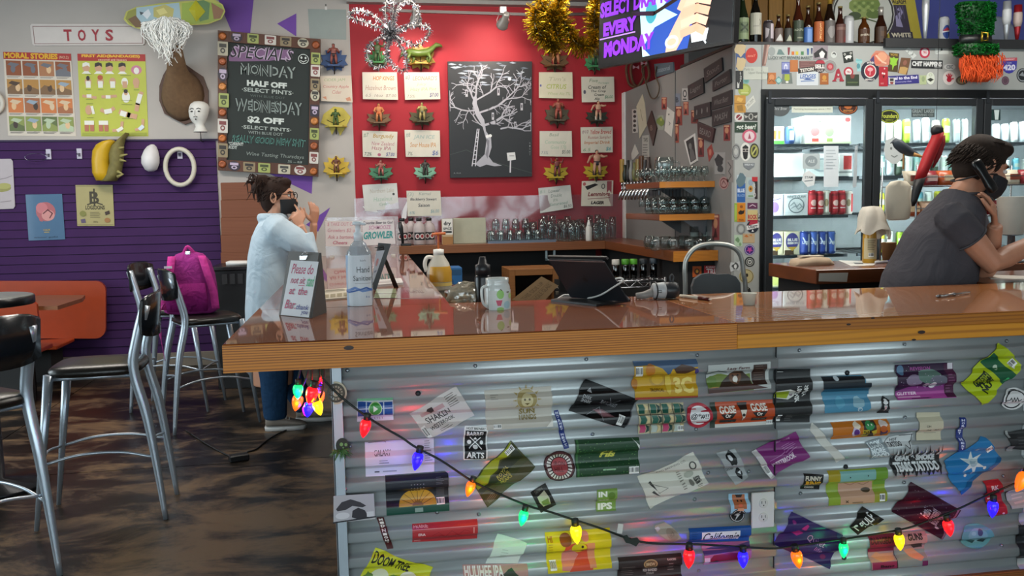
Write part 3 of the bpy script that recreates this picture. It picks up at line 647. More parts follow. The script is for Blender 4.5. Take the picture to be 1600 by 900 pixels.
stk('small round black sticker with a white lightning bolt',[(1141.5,794),(1165.5,794),(1165.5,817.5),(1141.5,817.5)],'101113',
    [('o',.5,.5,.45,.45,.04,'c8cacc'),('p',[(.58,.12),(.3,.52),(.48,.54),(.36,.88),(.72,.42),(.53,.42)],'c8cacc')],shape=CIR)
lab('yellow can label with a portrait in pink and red',[(852,833.5),(954,826),(955,885.8),(855.4,895)],'d6c61c',
    [('p',[(.34,1),(.36,.7),(.26,.5),(.3,.32),(.5,.26),(.66,.36),(.74,.62),(.7,1)],'cf5138'),('p',[(.22,.95),(.24,.55),(.36,.42),(.5,.62),(.34,.98)],'d3847a'),('p',[(.62,.3),(.74,.3),(.76,.95),(.66,.95)],'d58e6c'),('c',.3,.2,.09,.16,'8a4c24'),('c',.5,.42,.12,.14,'d6c61c'),('c',.55,.38,.02,.035,'3a2410'),('p',[(.52,.48),(.6,.46),(.56,.53)],'5a1c1c'),('c',.6,.14,.06,.12,'d3847a'),('t','HI',.03,.1,.1,.22,'b86a18',.03)]+lines(.03,.26,.1,.5,4,'b89a18')+bars(.04,.7,.14,.92))
lab('dark brown can label with a small tan oval crest',[(965.4,871.5),(1064,864),(1066,905),(966,910)],'352a28',
    [('c',.5,.3,.11,.19,'b39466'),('c',.5,.3,.09,.15,'6c5236'),('t','BREW',.43,.24,.57,.36,'d8c49a',.02),('t','RED BANDED',.4,.55,.62,.66,'c8c0b8',.03),('t','STOUT',.45,.7,.57,.78,'a8a098',.03),('t','FLANDERS',.76,.12,.9,.2,'c8c0b8',.02)]+lines(.05,.35,.3,.8,6,'6a5e5a')+lines(.78,.3,.88,.7,4,'8a807a'))
stk('clear wrinkled film with faint brown print',[(1020,825),(1042,815),(1066,838),(1045,855)],'b0a294',
    [('c',.65,.62,.3,.28,'a08c7c'),('t','HOP',.5,.5,.8,.7,'7c685c',.02),('r',.08,.08,.34,.22,'d8c2cc')],shape=[(0,.2),(.2,0),(.9,.05),(1,.5),(.9,1),(.3,.9)])
lab('upright black can label with a lime beer glass and sideways script',[(1211,577.5),(1268,577),(1267,661),(1209,661)],'232425',
    [('p',[(.02,.40),(.40,.36),(.56,.40),(.56,.50),(.4,.57),(.02,.54)],'d7d7cf'),('p',[(.02,.41),(.36,.39),(.42,.46),(.36,.55),(.02,.53)],'9aab24'),('c',.47,.47,.05,.035,'8a7a80')]+
    [('t',c,.76,.28+.045*i,.88,.325+.045*i,'e6e6e2',.02,.4)for i,c in enumerate('Heavy')]+[('t',c,.56,.30+.045*i,.70,.345+.045*i,'e6e6e2',.02,.4)for i,c in enumerate('Teacher')]+
    [('r',.08,.04,.24,.055,'b0b0ae')]+bars(.06,.83,.18,.97,n=6)+lines(.28,.83,.5,.97,5,'6a6a68'))
lab('dark to light blue can label with a torn lower edge',[(1284,588),(1360,586),(1358.6,642.5),(1286,646)],'4f8fae',
    [('r',0,.02,.86,.2,'10161d'),('r',0,.2,1,.34,'15222c'),('r',.02,.34,1,.44,'2c566c'),('r',0,.44,1,.54,'427c98'),('c',.28,.06,.05,.06,'c8d2d8'),splat(.75,.75,.2,12,'8fb6c4',3,1.3),splat(.35,.72,.18,10,'5aa0bc',4,1.3),('o',.76,.92,.05,.06,.02,'c8d8e0')],shape=[(0,.02),(.82,0),(.88,.1),(.88,.22),(1,.24),(1,.38),(.97,.5),(1,.9),(.9,1),(0,1),(.03,.5)])
stk('tiny black and white dog-in-suit sticker with red tie',[(1373,619),(1390,619),(1391,646),(1372,646)],'1a1a1c',
    [('c',.5,.3,.22,.16,'e8e6e4'),('p',[(.25,.1),(.4,.2),(.3,.32)],'1a1a1c'),('p',[(.75,.1),(.6,.2),(.7,.32)],'1a1a1c'),('p',[(.35,.5),(.65,.5),(.5,.9)],'e8e6e4'),('p',[(.45,.55),(.55,.55),(.5,.85)],'b02034')],shape=[(.5,.0),(.85,.2),(.8,.5),(1,1),(0,1),(.2,.5),(.15,.2)])
lab('purple and pink can label with a grey blossom cloud',[(1401,571),(1491,567),(1492,620),(1401,624.5)],'2f1736',
    [('r',0,.78,1,1,'b04a98'),('p',[(.0,.78),(.3,.62),(.6,.7),(.84,.6),(.84,.8),(0,.84)],'8a3a80'),('c',.28,.45,.14,.17,'8a7a92'),('c',.55,.35,.2,.2,'5e7a70'),('c',.7,.5,.16,.18,'6a6a78'),('c',.62,.62,.06,.1,'e0d8dc'),('c',.5,.6,.05,.07,'b8a8b4'),('r',.84,.02,1,.98,'4a1a3c'),('c',.08,.15,.06,.14,'5a7a98'),('t','GLITTER',.02,.80,.36,.89,'f0d0e4',.03),('t','REVISION',.25,.08,.6,.18,'a04a90',.03),('r',.02,.92,.4,.95,'e0a8cc'),('r',.9,.0,.99,.18,'d8d0d6')]+lines(.86,.3,.97,.9,7,'7a4a6c')+[('c',RN.uniform(.02,.8),RN.uniform(.05,.75),.006,.01,'d8c8e0',5)for i in range(24)])
lab('neon lime and green can label turned on its corner',[(1501,597.5),(1562.5,536),(1599,571),(1536,634)],'b3c41c',
    [('r',.52,.02,.78,1,'1c5a3a'),('c',.64,.45,.05,.06,'b9c8b0'),('r',.16,.22,.44,.50,'1d2a18'),('t','THE\nNU',.18,.5,.44,.82,'1d2a18',.06),('t','FRESH',.18,.26,.42,.46,'94a51c',.03),('c',.6,.9,.05,.05,'3fae6a'),('r',.78,.0,1,.3,'a8ba1a')]+bars(.84,.62,.97,.86,n=6))
stk('white light-bulb sticker with a pencil tip at the right edge',[(1565,608),(1612,604),(1612,640),(1565,642)],'dcdad8',
    [('o',.4,.5,.34,.44,.06,'26262a'),('l',[(.1,.52),(.22,.5),(.26,.4),(.31,.6),(.36,.4),(.41,.6),(.46,.4),(.51,.58),(.6,.5)],.035,'26262a'),('p',[(.66,.5),(.76,.36),(1,.36),(1,.64),(.76,.64)],'b8862a')],shape=circ(24,.42,.5,.42,.5))
stk('diagonal strip of plain white tape',[(1262.5,671),(1271,661),(1320,717),(1309,724)],'d3d1c8',rough=.6)
lab('orange comic can label with cartoon monsters',[(1299,661),(1387.5,655),(1389,681),(1300,687.5)],'c4701c',
    [('r',.54,.02,.76,.98,'3a2a1c'),('c',.65,.28,.08,.26,'2c8a4c'),('c',.62,.22,.012,.05,'e6f0d8'),('c',.68,.22,.012,.05,'e6f0d8'),('r',.52,.5,.63,.95,'b8a02c'),('t','ZAP',.53,.56,.62,.9,'2a2010',.04),splat(.4,.6,.35,11,'d0c0d8',4,3.4),('c',.41,.62,.05,.2,'5a2c7c'),splat(.42,.2,.25,9,'e8d8c0',5,3.4),splat(.88,.25,.3,11,'d8c8c0',6,3.4),splat(.88,.72,.3,11,'4a2c50',7,3.4),('c',.88,.5,.06,.2,'b85a20'),('p',[(.66,.6),(.76,.5),(.74,.95)],'c8a830')],rough=.4)
stk('small cream paper note with faint grey words',[(1434.5,645.5),(1471,645),(1472.5,688),(1434,689)],'c9c0a6',[('t','OH',.3,.42,.48,.50,'5a564c',.02),('t','2A  B?',.34,.58,.84,.66,'5a564c',.02),('r',.3,.72,.8,.74,'9a9484')],rough=.7)
stk('silvery square sticker with stacked outlined words',[(1354,692),(1379,685),(1391,714),(1362.5,720)],'8f9ba0',
    [('t','LOOK\nMORE\nGOOD',.05,.05,.95,.95,'e2ebee',.05)])
stk('white state-outline sticker reading TATTOO',[(1384,682),(1429,676),(1430,700),(1386,704)],'cfd2d2',
    [('t','HOT',.16,.22,.42,.42,'1c1e20',.03),('t','TATTOO',.04,.46,.52,.72,'1c1e20',.04),('l',[(.5,.1),(.96,.12),(.9,.5),(.8,.6),(.76,.95),(.62,.7)],.05,'3a3c40')],shape=[(0,.4),(.15,.12),(.96,0),(1,.25),(.88,.55),(.78,1),(.6,.75),(0,.75)])
lab('bright blue can label with a white blossom turned on its corner',[(1472,725),(1537.5,680),(1566,716),(1499,772)],'2879b0',
    [('p',[(.5+(.26 if i%2==0 else .09)*math.cos(PI*i/6),.5+(.34 if i%2==0 else .12)*math.sin(PI*i/6))for i in range(12)],'cdd6d4'),('c',.5,.5,.07,.09,'9fb4bc'),('c',.28,.72,.03,.04,'cdd6d4'),('c',.72,.26,.03,.04,'cdd6d4'),('c',.62,.8,.035,.04,'cdd6d4'),('r',0,.9,1,1,'1d5c8c')]+bars(.86,.36,.97,.6,n=5),rough=.28,shape=[(0,.1),(.08,0),(.95,0),(1,.1),(1,.9),(.9,1),(.1,1),(0,.85)])
lab('torn dark grey can label at the right edge of the frame',[(1572,674),(1620,668),(1622,706),(1575,706)],'29292b',[('r',.02,.0,.1,.3,'9a9a98'),('r',.0,.7,.2,1,'8a8a88')]+lines(.3,.3,.8,.7,3,'4a4a4c'),shape=[(0,.1),(.12,.05),(.15,.1),(1,0),(1,1),(.2,.9),(.1,1),(0,.9),(.08,.6),(.02,.4)])
lab('purple can label printed WESTBROOK with a white left margin',[(1175,707),(1241,673),(1264,713),(1203,748)],'7d2a72',
    [('r',0,0,.12,1,'c9c3c0'),('t','WESTBROOK',.20,.58,.74,.76,'e8d4e2',.03),('t','THREE CLAW',.52,.06,.82,.14,'c79cc0',.03),('r',.2,.46,.6,.48,'b77ab0')]+lines(.6,.3,.9,.6,5,'b77ab0')+bars(.01,.55,.11,.95,n=5))
stk('small black sticker reading FUNNY RING in yellow letters',[(1255,739.5),(1285,740.5),(1282,766),(1252,765.5)],'171513',
    [('t','FUNNY',.08,.12,.92,.4,'cfc7b6',.05),('t','RING',.12,.42,.9,.72,'d09a28',.06),('t','comix',.2,.78,.7,.92,'cfc7b6',.02)])
lab('clear yellow-green can label with a peach centre panel',[(1292.5,736),(1385,730),(1384,784),(1292.5,790)],'8fa63a',
    [('r',.0,0,.2,.3,'a8952a'),('r',.2,.03,.8,.36,'7fb0ac'),('r',.2,.38,.78,1,'c49a80'),('r',.8,.0,1,.5,'6f9a38'),('r',.78,.68,.98,1,'9a9a3c'),('c',.66,.62,.08,.06,'4a3a2c'),('t','x',.28,.86,.34,.93,'4a3a2c',.02),('r',.4,.92,.58,.95,'8a6a54'),('l',[(.28,.38),(.4,.46),(.5,.4),(.62,.48),(.72,.4)],.02,'a07a62'),('c',.36,.2,.01,.02,'3a3a38'),('c',.66,.18,.01,.02,'3a3a38')]+bars(.86,.72,.95,.94,n=5),rough=.25)
lab('dark violet can label with magenta leaves turned on its corner',[(1239,801),(1319,837.5),(1294,887.5),(1210,851)],'34205e',
    [('p',[(.12,.5),(.22,.36),(.36,.4),(.28,.54)],'b0287c'),('p',[(.24,.3),(.3,.12),(.34,.14),(.33,.3)],'b0287c'),('c',.09,.22,.03,.05,'8a2878'),('t','Quiet',.46,.36,.74,.56,'c48ac0',.0,.2),('t','life',.60,.58,.74,.70,'a86ab0',.0,.2),('c',.85,.78,.05,.07,'74285c'),('p',[(.88,.0),(1,0),(1,.4)],'26486e')])
stk('black tilted sticker with dripping white graffiti letters',[(1325,822),(1350,792.5),(1379,810),(1342.5,837.5)],'0c0c0d',
    [('t','PULP',.30,.3,.92,.72,'e4e6e6',.02,.2),('l',[(.12,.3),(.14,.8)],.05,'e4e6e6'),('c',.16,.3,.1,.12,'e4e6e6'),('l',[(.4,.7),(.4,.88)],.03,'e4e6e6'),('l',[(.6,.7),(.61,.9)],.03,'e4e6e6')])
lab('maroon speckled can label turned on its corner',[(1394,800),(1426,754),(1499,796),(1470,842)],'3c1426',
    [('t','Future',.32,.40,.58,.56,'d8c4cc',.01,.3),('t','BLACKBERRY\nBOURBON',.26,.58,.68,.84,'cbb2bc',.03),('c',.22,.86,.03,.04,'c8a8b0'),('l',[(.02,.98),(.98,.96)],.03,'8a5a6c')]+[('c',RN.uniform(.04,.96),RN.uniform(.05,.95),.006,.008,'b89aa8',5)for i in range(40)],rough=.28)
jag=[(0,.62)]
for i in range(13):
    u=i/12;jag+=[(u-.03 if i else .02,.34+.1*(i%2)),(u+.012,.0+.16*((i*5)%3)/2),(u+.03 if i<12 else 1,.36)]
jag+=[(1,.6)]+[p for i in range(12,-1,-1)for p in((i/12+.02 if i<12 else .98,.76),(i/12-.01 if i else .04,.98-.12*((i*7)%3)/2))]
stk('jagged black and white lettered tattoo sticker in horned script',[(1392,697),(1470,693),(1470,744),(1392,748)],'1c1d1f',
    [('t','GEAR & SMOKE',.10,.32,.9,.5,'c9cccc',.07),('t','TEARS TATTOO',.06,.52,.94,.78,'d9dcdc',.07)]+[('p',[(.08+.14*i,.34),(.12+.14*i,.06+.07*(i%2)),(.135+.14*i,.34)],'c9cccc')for i in range(7)],shape=jag)
stk('upright red label sticker behind the blue bulb',[(1537,752.5),(1562.5,749),(1572.5,805),(1547,809)],'a81f2c',
    [('p',[(.35,.4),(.6,.2),(.75,.3),(.6,.45),(.7,.6),(.4,.66)],'1c1416'),('t','RK',.3,.12,.75,.24,'e8d8d4',.03),('r',.12,.48,.5,.52,'e8d8d4'),('c',.75,.9,.08,.03,'e8a0a0')])
lab('can label printed DUNGEON GUNS with pink pointing hands',[(1356,837),(1446,830),(1447,886),(1360,892)],'a8838c',
    [('r',0,0,.46,.5,'7c2440'),('r',.02,.74,.48,1,'8a2a52'),('t','DUNGEON',.02,.05,.44,.24,'3a1420',.04),('t','GUNS',.66,.03,.92,.2,'2a2024',.04),('r',.46,.5,1,.96,'7f878c'),('p',[(.04,.62),(.14,.5),(.2,.56),(.44,.54),(.42,.7),(.2,.74)],'c48872'),('p',[(.62,.5),(.78,.46),(.94,.68),(.88,.78),(.7,.66)],'c48872'),('p',[(.7,.3),(.9,.28),(.96,.44),(.8,.46)],'3c3438'),('r',.9,.78,1,.96,'6c2858'),('t','Bang',.16,.82,.4,.92,'2a1018',.03),('l',[(.45,.5),(.46,1)],.02,'3a3438')])
stk('round teal sticker with a dark sea turtle',[(1500,819),(1551,819),(1551,858),(1500,858)],'5f969a',
    [('c',.5,.45,.3,.3,'7aa4ac'),('p',[(.2,.68),(.35,.6),(.5,.66),(.42,.8)],'2c4c4c'),('p',[(.55,.7),(.68,.55),(.85,.6),(.75,.75)],'24383c'),('c',.56,.3,.08,.14,'4a4a6c'),('c',.36,.34,.07,.08,'94b8bc')],shape=CIR)
lab('dark label cut off at the lower right edge of the frame',[(1590,820),(1620,818),(1622,872),(1592,874)],'242527',lines(.3,.2,.8,.8,4,'3f4042'))
lab('torn clear label scrap beside the orange bulb on the right',[(1573,766),(1612,752),(1614,790),(1578,794)],'a4a09c',lines(.2,.2,.9,.9,4,'c8b8b4'),rough=.3)
PP=YS(YP-.0165)
flat('bar_sticker','half-round cream lace sticker on the corner post','sticker',(508,596,542,632),PP,'b6b096',[('o',.5,.5,.42,.42,.1,'3f3d30'),('o',.5,.5,.22,.22,.06,'4a483a')]+[('l',[(.5+.24*math.cos(a),.5+.24*math.sin(a)),(.5+.36*math.cos(a),.5+.36*math.sin(a))],.05,'4a483a')for a in[i*PI/7 for i in range(14)]],th=.0005,group='stickers on the corrugated bar front',shape=[p for p in circ(28)if p[0]>.32])
o=flat('bar_sticker','black skull sticker above a tuft of green leaves on the corner post','sticker',(518,685,546,722),PP,'1a2418',[('c',.55,.25,.1,.08,'6aa05a'),('c',.8,.26,.08,.07,'6aa05a'),('p',[(.6,.36),(.7,.36),(.65,.44)],'6aa05a')],th=.0005,group='stickers on the corrugated bar front',shape=circ(24,.6,.3,.36,.32))
tuft=B(M('3f6a34',.5));r=random.Random(5)
for i in range(26):
    a=r.uniform(PI*.9,PI*2.1);p0=V(PP.P(532,703));L=r.uniform(.02,.04)
    d=V((math.cos(a),-r.uniform(.02,.3),math.sin(a)*.9));tuft.tube([p0+V((r.uniform(-.01,.01),-.002,r.uniform(-.008,.004))),p0+d*L*.6+V((0,-.004,0)),p0+d*L+V((0,-.004,-.006))],[.001,.0055,.0006],4,flat=.3)
tuft.build('leaf_tuft',o,kind='stuff')
flat('bar_sticker','black and white sticker of two whales across the corner post','sticker',[(521,775),(584,771),(586.6,811),(521,817)],PP,'b9b6b9',
    [('p',[(.06,.5),(.2,.25),(.42,.16),(.66,.3),(.8,.45),(.7,.5),(.46,.42),(.3,.55),(.1,.58)],'38343a'),('p',[(.44,.85),(.46,.6),(.6,.5),(.76,.62),(.84,.9),(.6,.95)],'2e2b31'),('c',.22,.76,.17,.13,'d8d6d8'),('r',.8,.68,.97,.88,'d9d9d9'),('l',[(0,.99),(1,.9)],.05,'202226')],th=.0005,group='stickers on the corrugated bar front',off=.0008)
ot=thing('wall_outlet','white double power outlet plate on the corrugated metal','outlet',at(1192,797,Y=YP-.012))
a,c=at(1175,770.6,Y=YP-.012),at(1209.5,823,Y=YP-.012)
o=B(M('d6d4cc',.4));o.box(a[0],YP-.0135,c[2],c[0],YP-.004,a[2],.002);o.build('cover_plate',ot)
for pz in(.30,.70):
    z=a[2]+(c[2]-a[2])*pz;xm=(a[0]+c[0])/2
    o=B(M('cfcdc4',.4));o.X=Matrix.Translation((xm,YP-.013,z))@Matrix.Rotation(PI/2,4,'X');o.lathe([(.016,0),(.016,.0022),(.014,.003)],n=18)
    k=o.build('receptacle',ot)
    s=B(M('2a2a28',.6));s.box(xm-.0075,YP-.0168,z-.001,xm-.0055,YP-.0155,z+.008);s.box(xm+.005,YP-.0168,z-.001,xm+.007,YP-.0155,z+.008);s.box(xm-.002,YP-.0168,z-.009,xm+.002,YP-.0155,z-.005);s.build('slots',k)
# ------------------------------------------------------------------ things on the left wall
W0=YS(YW)
WB=YS(YW-.016)
HND=.25
flat('toys_sign','long white sign with red letters reading TOYS high on the grey wall','sign',[(48,38),(226,38),(227,71),(52,72)],W0,'cfc7c2',
     [('r',.02,.10,.985,.13,'8a6a66'),('r',.02,.90,.985,.93,'8a6a66'),('r',.02,.10,.026,.93,'8a6a66'),('r',.979,.10,.985,.93,'8a6a66')]+
     [('t',c,.285+.122*i,.26,.285+.122*i+.07,.80,'9c2230',.03)for i,c in enumerate('TOYS')],th=.02,shape=[(.015,0),(.985,0),(1,.08),(1,.92),(.985,1),(.015,1),(0,.92),(0,.08)])
it=[('r',.0,.0,1,.085,'a3221f'),('t','MORAL STORIES',.01,.005,.80,.075,'d8a51c',.05),('t','(NO.2)',.82,.03,.96,.07,'d8c0a0')]
rr=random.Random(4)
cols=[('8a4a26','a8714a','6a6a72'),('7a5a3a','b0803c','4a3424'),('a0623c','c8743a','d0b898'),('5c6a3a','86924a','b0bfa0')]
for i in range(4):
    for j in range(4):
        u,v=.03+j*.242,.10+i*.222;ca,cb,cc=cols[i]
        it+=[('r',u,v,u+.222,v+.178,rr.choice((ca,cb))),('p',[(u,v+.178),(u,v+.11),(u+.08,v+.07+rr.uniform(-.02,.02)),(u+.222,v+.12),(u+.222,v+.178)],rr.choice((cb,cc,ca))),
               ('c',u+rr.uniform(.06,.16),v+.1,.035,.045,rr.choice((cc,'d9b58a','3c2a20'))),('p',[(u+.02,v+.05),(u+.07,v+.02),(u+.2,v+.04),(u+.13,v+.08)],rr.choice((cc,cb,'8fa0b0'))),('r',u+.01,v+.187,u+.2,v+.193,'8a8078'),('r',u+.01,v+.198,u+.17,v+.204,'8a8078')]
flat('story_chart','wall chart of sixteen small pictures headed MORAL STORIES','poster',[(5,81),(111,84),(119,213),(13,212)],W0,'cfc5b6',it,th=.004)
it=[('r',.0,.0,1,.085,'a8241f'),('t','FIRST AID(BANDAGES)',.06,.008,.92,.05,'e0b02a',.05),('t','second aid lesson',.3,.058,.72,.08,'e0c0a0',.02)]
SK,WH,HR='c79a78','e3e2d8','241a16'
for i,u in enumerate((.12,.3,.46,.65)):
    it+=[('c',u,.165,.055,.06,SK),('p',[(u-.055,.16),(u-.05,.115),(u,.10),(u+.05,.115),(u+.055,.16),(u+.02,.14)],WH if i==0 else HR),('p',[(u-.07,.24),(u-.03,.21),(u+.03,.21),(u+.07,.24)],WH)]
it+=[('c',.86,.19,.08,.055,'c77a92'),('c',.86,.2,.04,.04,WH)]
for u in(.14,.32,.5,.68,.85):it+=[('c',u,.34,.05,.055,SK if u!=.68 else WH),('r',u-.035,.33,u+.035,.41,WH if u<.6 else SK),('r',u-.04,.43,u+.04,.437,'6a7a3a')]
it+=[('c',.14,.295,.025,.03,HR),('c',.32,.285,.04,.03,'b0502c')]
for(a,b,c,d)in((.06,.51,.24,.53),(.34,.52,.54,.51)):it+=[('l',[(a,b),(c,d)],.035,SK),('r',a+.05,b-.02,a+.12,b+.02,WH)]
it+=[('c',.69,.52,.06,.07,WH),('c',.69,.465,.03,.035,SK),('c',.69,.45,.03,.025,HR),('l',[(.92,.47),(.86,.6),(.84,.68)],.05,SK),('l',[(.9,.5),(.87,.58)],.055,WH),
       ('c',.13,.68,.05,.06,SK),('l',[(.18,.64),(.2,.72)],.03,WH),('l',[(.32,.68),(.4,.71),(.5,.66)],.045,SK),('l',[(.38,.7),(.45,.69)],.055,WH),('l',[(.6,.7),(.72,.74),(.82,.76)],.06,SK),('l',[(.62,.72),(.66,.73)],.065,WH)]
for u in(.13,.34):it+=[('r',u-.07,.82,u-.01,.94,'b06a54'),('r',u+.01,.82,u+.07,.94,'b06a54'),('r',u-.07,.81,u+.07,.86,WH)]
it+=[('l',[(.62,.83),(.6,.92),(.48,.93)],.035,SK),('l',[(.61,.9),(.55,.93)],.04,WH),('l',[(.93,.8),(.92,.9),(.82,.92)],.035,SK),('l',[(.92,.88),(.88,.91)],.045,'d0dce4'),('r',.02,.955,.98,.99,'9aa23a')]
for v in(.245,.55,.60,.77):it+=[('r',.1,v,.2,v+.006,'7a8434'),('r',.62,v+.01,.78,v+.016,'7a8434')]
flat('first_aid_chart','lime wall chart of bandaged figures headed FIRST AID','poster',[(121,84),(227,85),(232,213),(127,213)],W0,'b6bb42',it,th=.004)
sk=thing('skateboard','painted skateboard deck mounted high on the wall above the white curly wig','skateboard',at(272,22,Y=YW-.12))
SKS=Surf(at(272,22,Y=YW-.16),(-.05,-1,-.12))
dk=B(M('b5b34a',.4));q=[SKS.P(*p)for p in((193,30),(197,18),(212,11),(250,5),(310,0),(335,-1),(348,7),(352,18),(346,30),(325,38),(268,41),(232,47),(212,44),(200,38))]
dk.slab(q,V((0,.012,.002)));d=dk.build('deck',sk)
p=B();n=SKS.n
def SP(poly,col,k=1):p.mat(M(col,.4,noise=0));p.add([SKS.P(*a)+n*(.0008*k)for a in poly],[tuple(range(len(poly)))])
SP([(196,29),(200,18),(213,13),(213,42),(202,37)],'8a8a2c');SP([(200,30),(212,24),(226,42),(212,43)],'6a4a24',2);SP([(213,12),(280,4),(284,39),(232,45),(213,42)],'9db8c2');SP([(222,22),(232,14),(236,22),(230,30)],'d8dce0',2)
SP([(218,18),(225,20),(220,24)],'2a3a44',3);SP([(240,12),(258,7),(272,14),(270,26),(252,30),(240,26)],'b9ad5c',2);SP([(244,16),(256,12),(262,20),(250,24)],'d8cc7c',3)
SP([(284,5),(320,1),(346,8),(350,18),(345,29),(325,36),(284,39)],'92a82a');SP([(330,4),(350,16),(344,29),(334,30)],'8a5a2c',2);SP([(308,2),(318,0),(328,5),(326,30),(312,34)],'4f7a3a',2)
p.build('print',d)
ey=B(M('c6bf2a',.5));c0=SKS.P(306,17)
ey.add([c0+n*.03]+[SKS.P(x,y)+n*.004 for x,y in((295,15),(306,0),(321,18),(307,34))],[(0,1,2),(0,2,3),(0,3,4),(0,4,1)]);ey.build('diamond_badge',sk)
for x,y in((215,35),(335,22)):
    o=B(M('555',.3,.8)if False else M('555555',.3,.8));k=SKS.P(x,y);o.tube([k+V((0,.012,0)),V((k.x,YW,k.z))],.012,8);o.build('standoff',sk)
mt=thing('animal_mount','brown taxidermy shoulder mount hanging on the grey wall under the wig','wall mount',at(288,195,Y=YW))
o=B(M('4a2c1c',.55));pl=[W0.P(*q_)for q_ in((262,108),(292,102),(306,112),(318,120),(326,142),(326,165),(316,182),(300,191),(290,195),(276,188),(258,178),(250,158),(250,135),(256,118))]
o.slab(pl,(0,-.03,0));o.build('plaque',mt)
o=B(M('6f553c',.85,noise=.14,nscale=30))
rings=[]
for(cx_,cy_,hw,hh,dy)in((286,150,33,40,.03),(283,146,29,36,.10),(279,130,22,28,.2),(277,112,16,18,.30),(275,92,13,14,.42),(272,74,12,12,.52)):
    c=at(cx_,cy_,Y=YW-dy*.8);k=1/ppm(c)
    rings.append([c+V((math.cos(2*PI*i/18)*hw*k,-.02*math.sin(4*PI*i/18),math.sin(2*PI*i/18)*hh*k))for i in range(18)])
o.loft(rings);nk=o.build('neck',mt)
wg=B(M('eeeeea',.45,noise=.05,nscale=60));r=random.Random(2)
cw=at(262,40,Y=YW-.42)
for i in range(230):
    a=r.uniform(0,2*PI);b0=r.uniform(.2,1)
    s0=cw+V((.125*math.cos(a)*b0,.07*math.sin(a)*b0,.05*(1-b0)+r.uniform(0,.04)))
    L=r.uniform(.14,.40)*(1-.35*abs(math.cos(a)));f_=r.uniform(20,42);rad=r.uniform(.008,.020);pts=[]
    for k in range(15):
        t=k/14;sp=1+.55*t*(1-t)*2
        pts.append(s0+V(((s0.x-cw.x)*.75*math.sin(PI*min(1,t*1.1))+rad*t*math.cos(f_*t+i),-.02*t+rad*t*math.sin(f_*t+i),.03*math.sin(PI*t)-L*t)))
    wg.tube(pts,[.0075*(1-.6*k/14)for k in range(15)],4,cap=False)
wg.ball(cw+V((0,.02,-.03)),(.085,.06,.07),12)
wg.build('curly_wig',label='white curly wig hanging below the skateboard over the mounted neck',cat='wig')
hd=thing('foam_bust','small white foam display head with drawn face on a thin stand','display head',at(313,219,Y=YW-.12))
ch=at(311,180,Y=YW-.12);k=1/ppm(ch)
o=B(M('d8d6d0',.6))
o.loft([[ch+V((math.cos(2*PI*i/16)*rx*k+dx*k,math.sin(2*PI*i/16)*rx*.95*k,dz*k))for i in range(16)]for rx,dx,dz in((11,1,-26),(10,1,-24),(7,1,-18),(7,0,-14),(11,-1,-9),(14,-1,-2),(15.5,0,6),(15.5,1,12),(13,1,17),(8,1,20.5),(1,1,21.5))]);o.build('head',hd)
o=B(M('2a2624',.5));F=lambda dx,dz,off=15.8:ch+V((dx*k,-math.sqrt(max(0,off**2-dx*dx))*k*.96,dz*k))
for sx in(-1,1):
    o.tube([F(-3+sx*2,8),F(-3+sx*5,9.5),F(-3+sx*8.5,8)],.0035,5);o.ball(F(-3+sx*5.5,4.5),(.012,.006,.007),8)
o.tube([F(-3,6),F(-4,-1)],.002,4);o.tube([F(-6,-4),F(-3,-3),F(0,-4)],.003,4);o.ball(F(-3,-7.5,14),(.006,.005,.008),6);o.build('drawn_face',hd)
o=B(M('1c1b1a',.4));o.tube([ch+V((k,0,-25*k)),ch+V((k,0,-40*k))],.004,6);o.box(ch.x-.004,ch.y,ch.z-40*k,ch.x+.01,YW,ch.z-39*k);o.build('rod',hd)
def hook(px,py,label):
    h=thing('display_hook',label,'hook',at(px,py+6,Y=YW-.016))
    a,b=at(px-4.5,py-8,Y=YW-.02),at(px+4.5,py+8,Y=YW-.02)
    o=B(M('b9b4c4',.4));o.box(a.x,a.y-.003,b.z,b.x,YW-.014,a.z,.001);o.build('tag',h)
    o=B(M('4a4652',.4));o.box(a.x+.012,a.y-.005,b.z+.02,b.x-.012,a.y-.003,b.z+.05);o.build('slot',h)
    o=B(M('8a8794',.3,.8));c=(a+b)/2;o.tube([c,c+V((0,-.06,-.01)),c+V((0,-.075,.01))],.003,5);o.build('prong',h)
hook(76,241,'plastic display hook with a clear loop on the purple boards');hook(124,240,'plain plastic display hook left of the yellow mask');hook(281,240,'plastic display hook behind the hanging white ring')
o=B(glass('loop_plastic','d8d4e4',1.5,.1));c=at(56,246,Y=YW-.05);o.tube([c+V((.09*math.cos(a),0,.035*math.sin(a)))for a in[2*PI*i/20 for i in range(20)]],.0035,5,closed=True);o.build('clear_loop',label='clear plastic loop dangling from the leftmost hook',cat='loop',loc=c)
mk=thing('animal_mask','yellow and olive rubber creature mask hanging on the purple boards','mask',at(170,284,Y=YW-.05))
def blob(px,py,hw,hh,dy,n=14,sq=1.0):
    c=at(px,py,Y=YW-dy);k=1/ppm(c)
    return[c+V((math.cos(2*PI*i/n)*hw*k,math.sin(2*PI*i/n)*.07*sq,0))for i in range(n)]
o=B(M('c79f1c',.4));o.loft([blob(164,282,13,0,.08),blob(158,270,13,0,.09),blob(157,252,13,0,.10),blob(159,236,14,0,.10),blob(164,226,13,0,.10),blob(170,221,10,0,.09),blob(174,219,3,0,.08)]);o.build('shell',mk)
o=B(M('736b3c',.7,noise=.15,nscale=30));o.loft([blob(170,283,12,0,.10),blob(178,272,11,0,.10),blob(182,255,10,0,.11),blob(182,240,11,0,.11),blob(184,228,9,0,.1),blob(190,218,5,0,.08),blob(199,208,1,0,.05)]);o.build('hide',mk)
o=B(M('9a9158',.6))
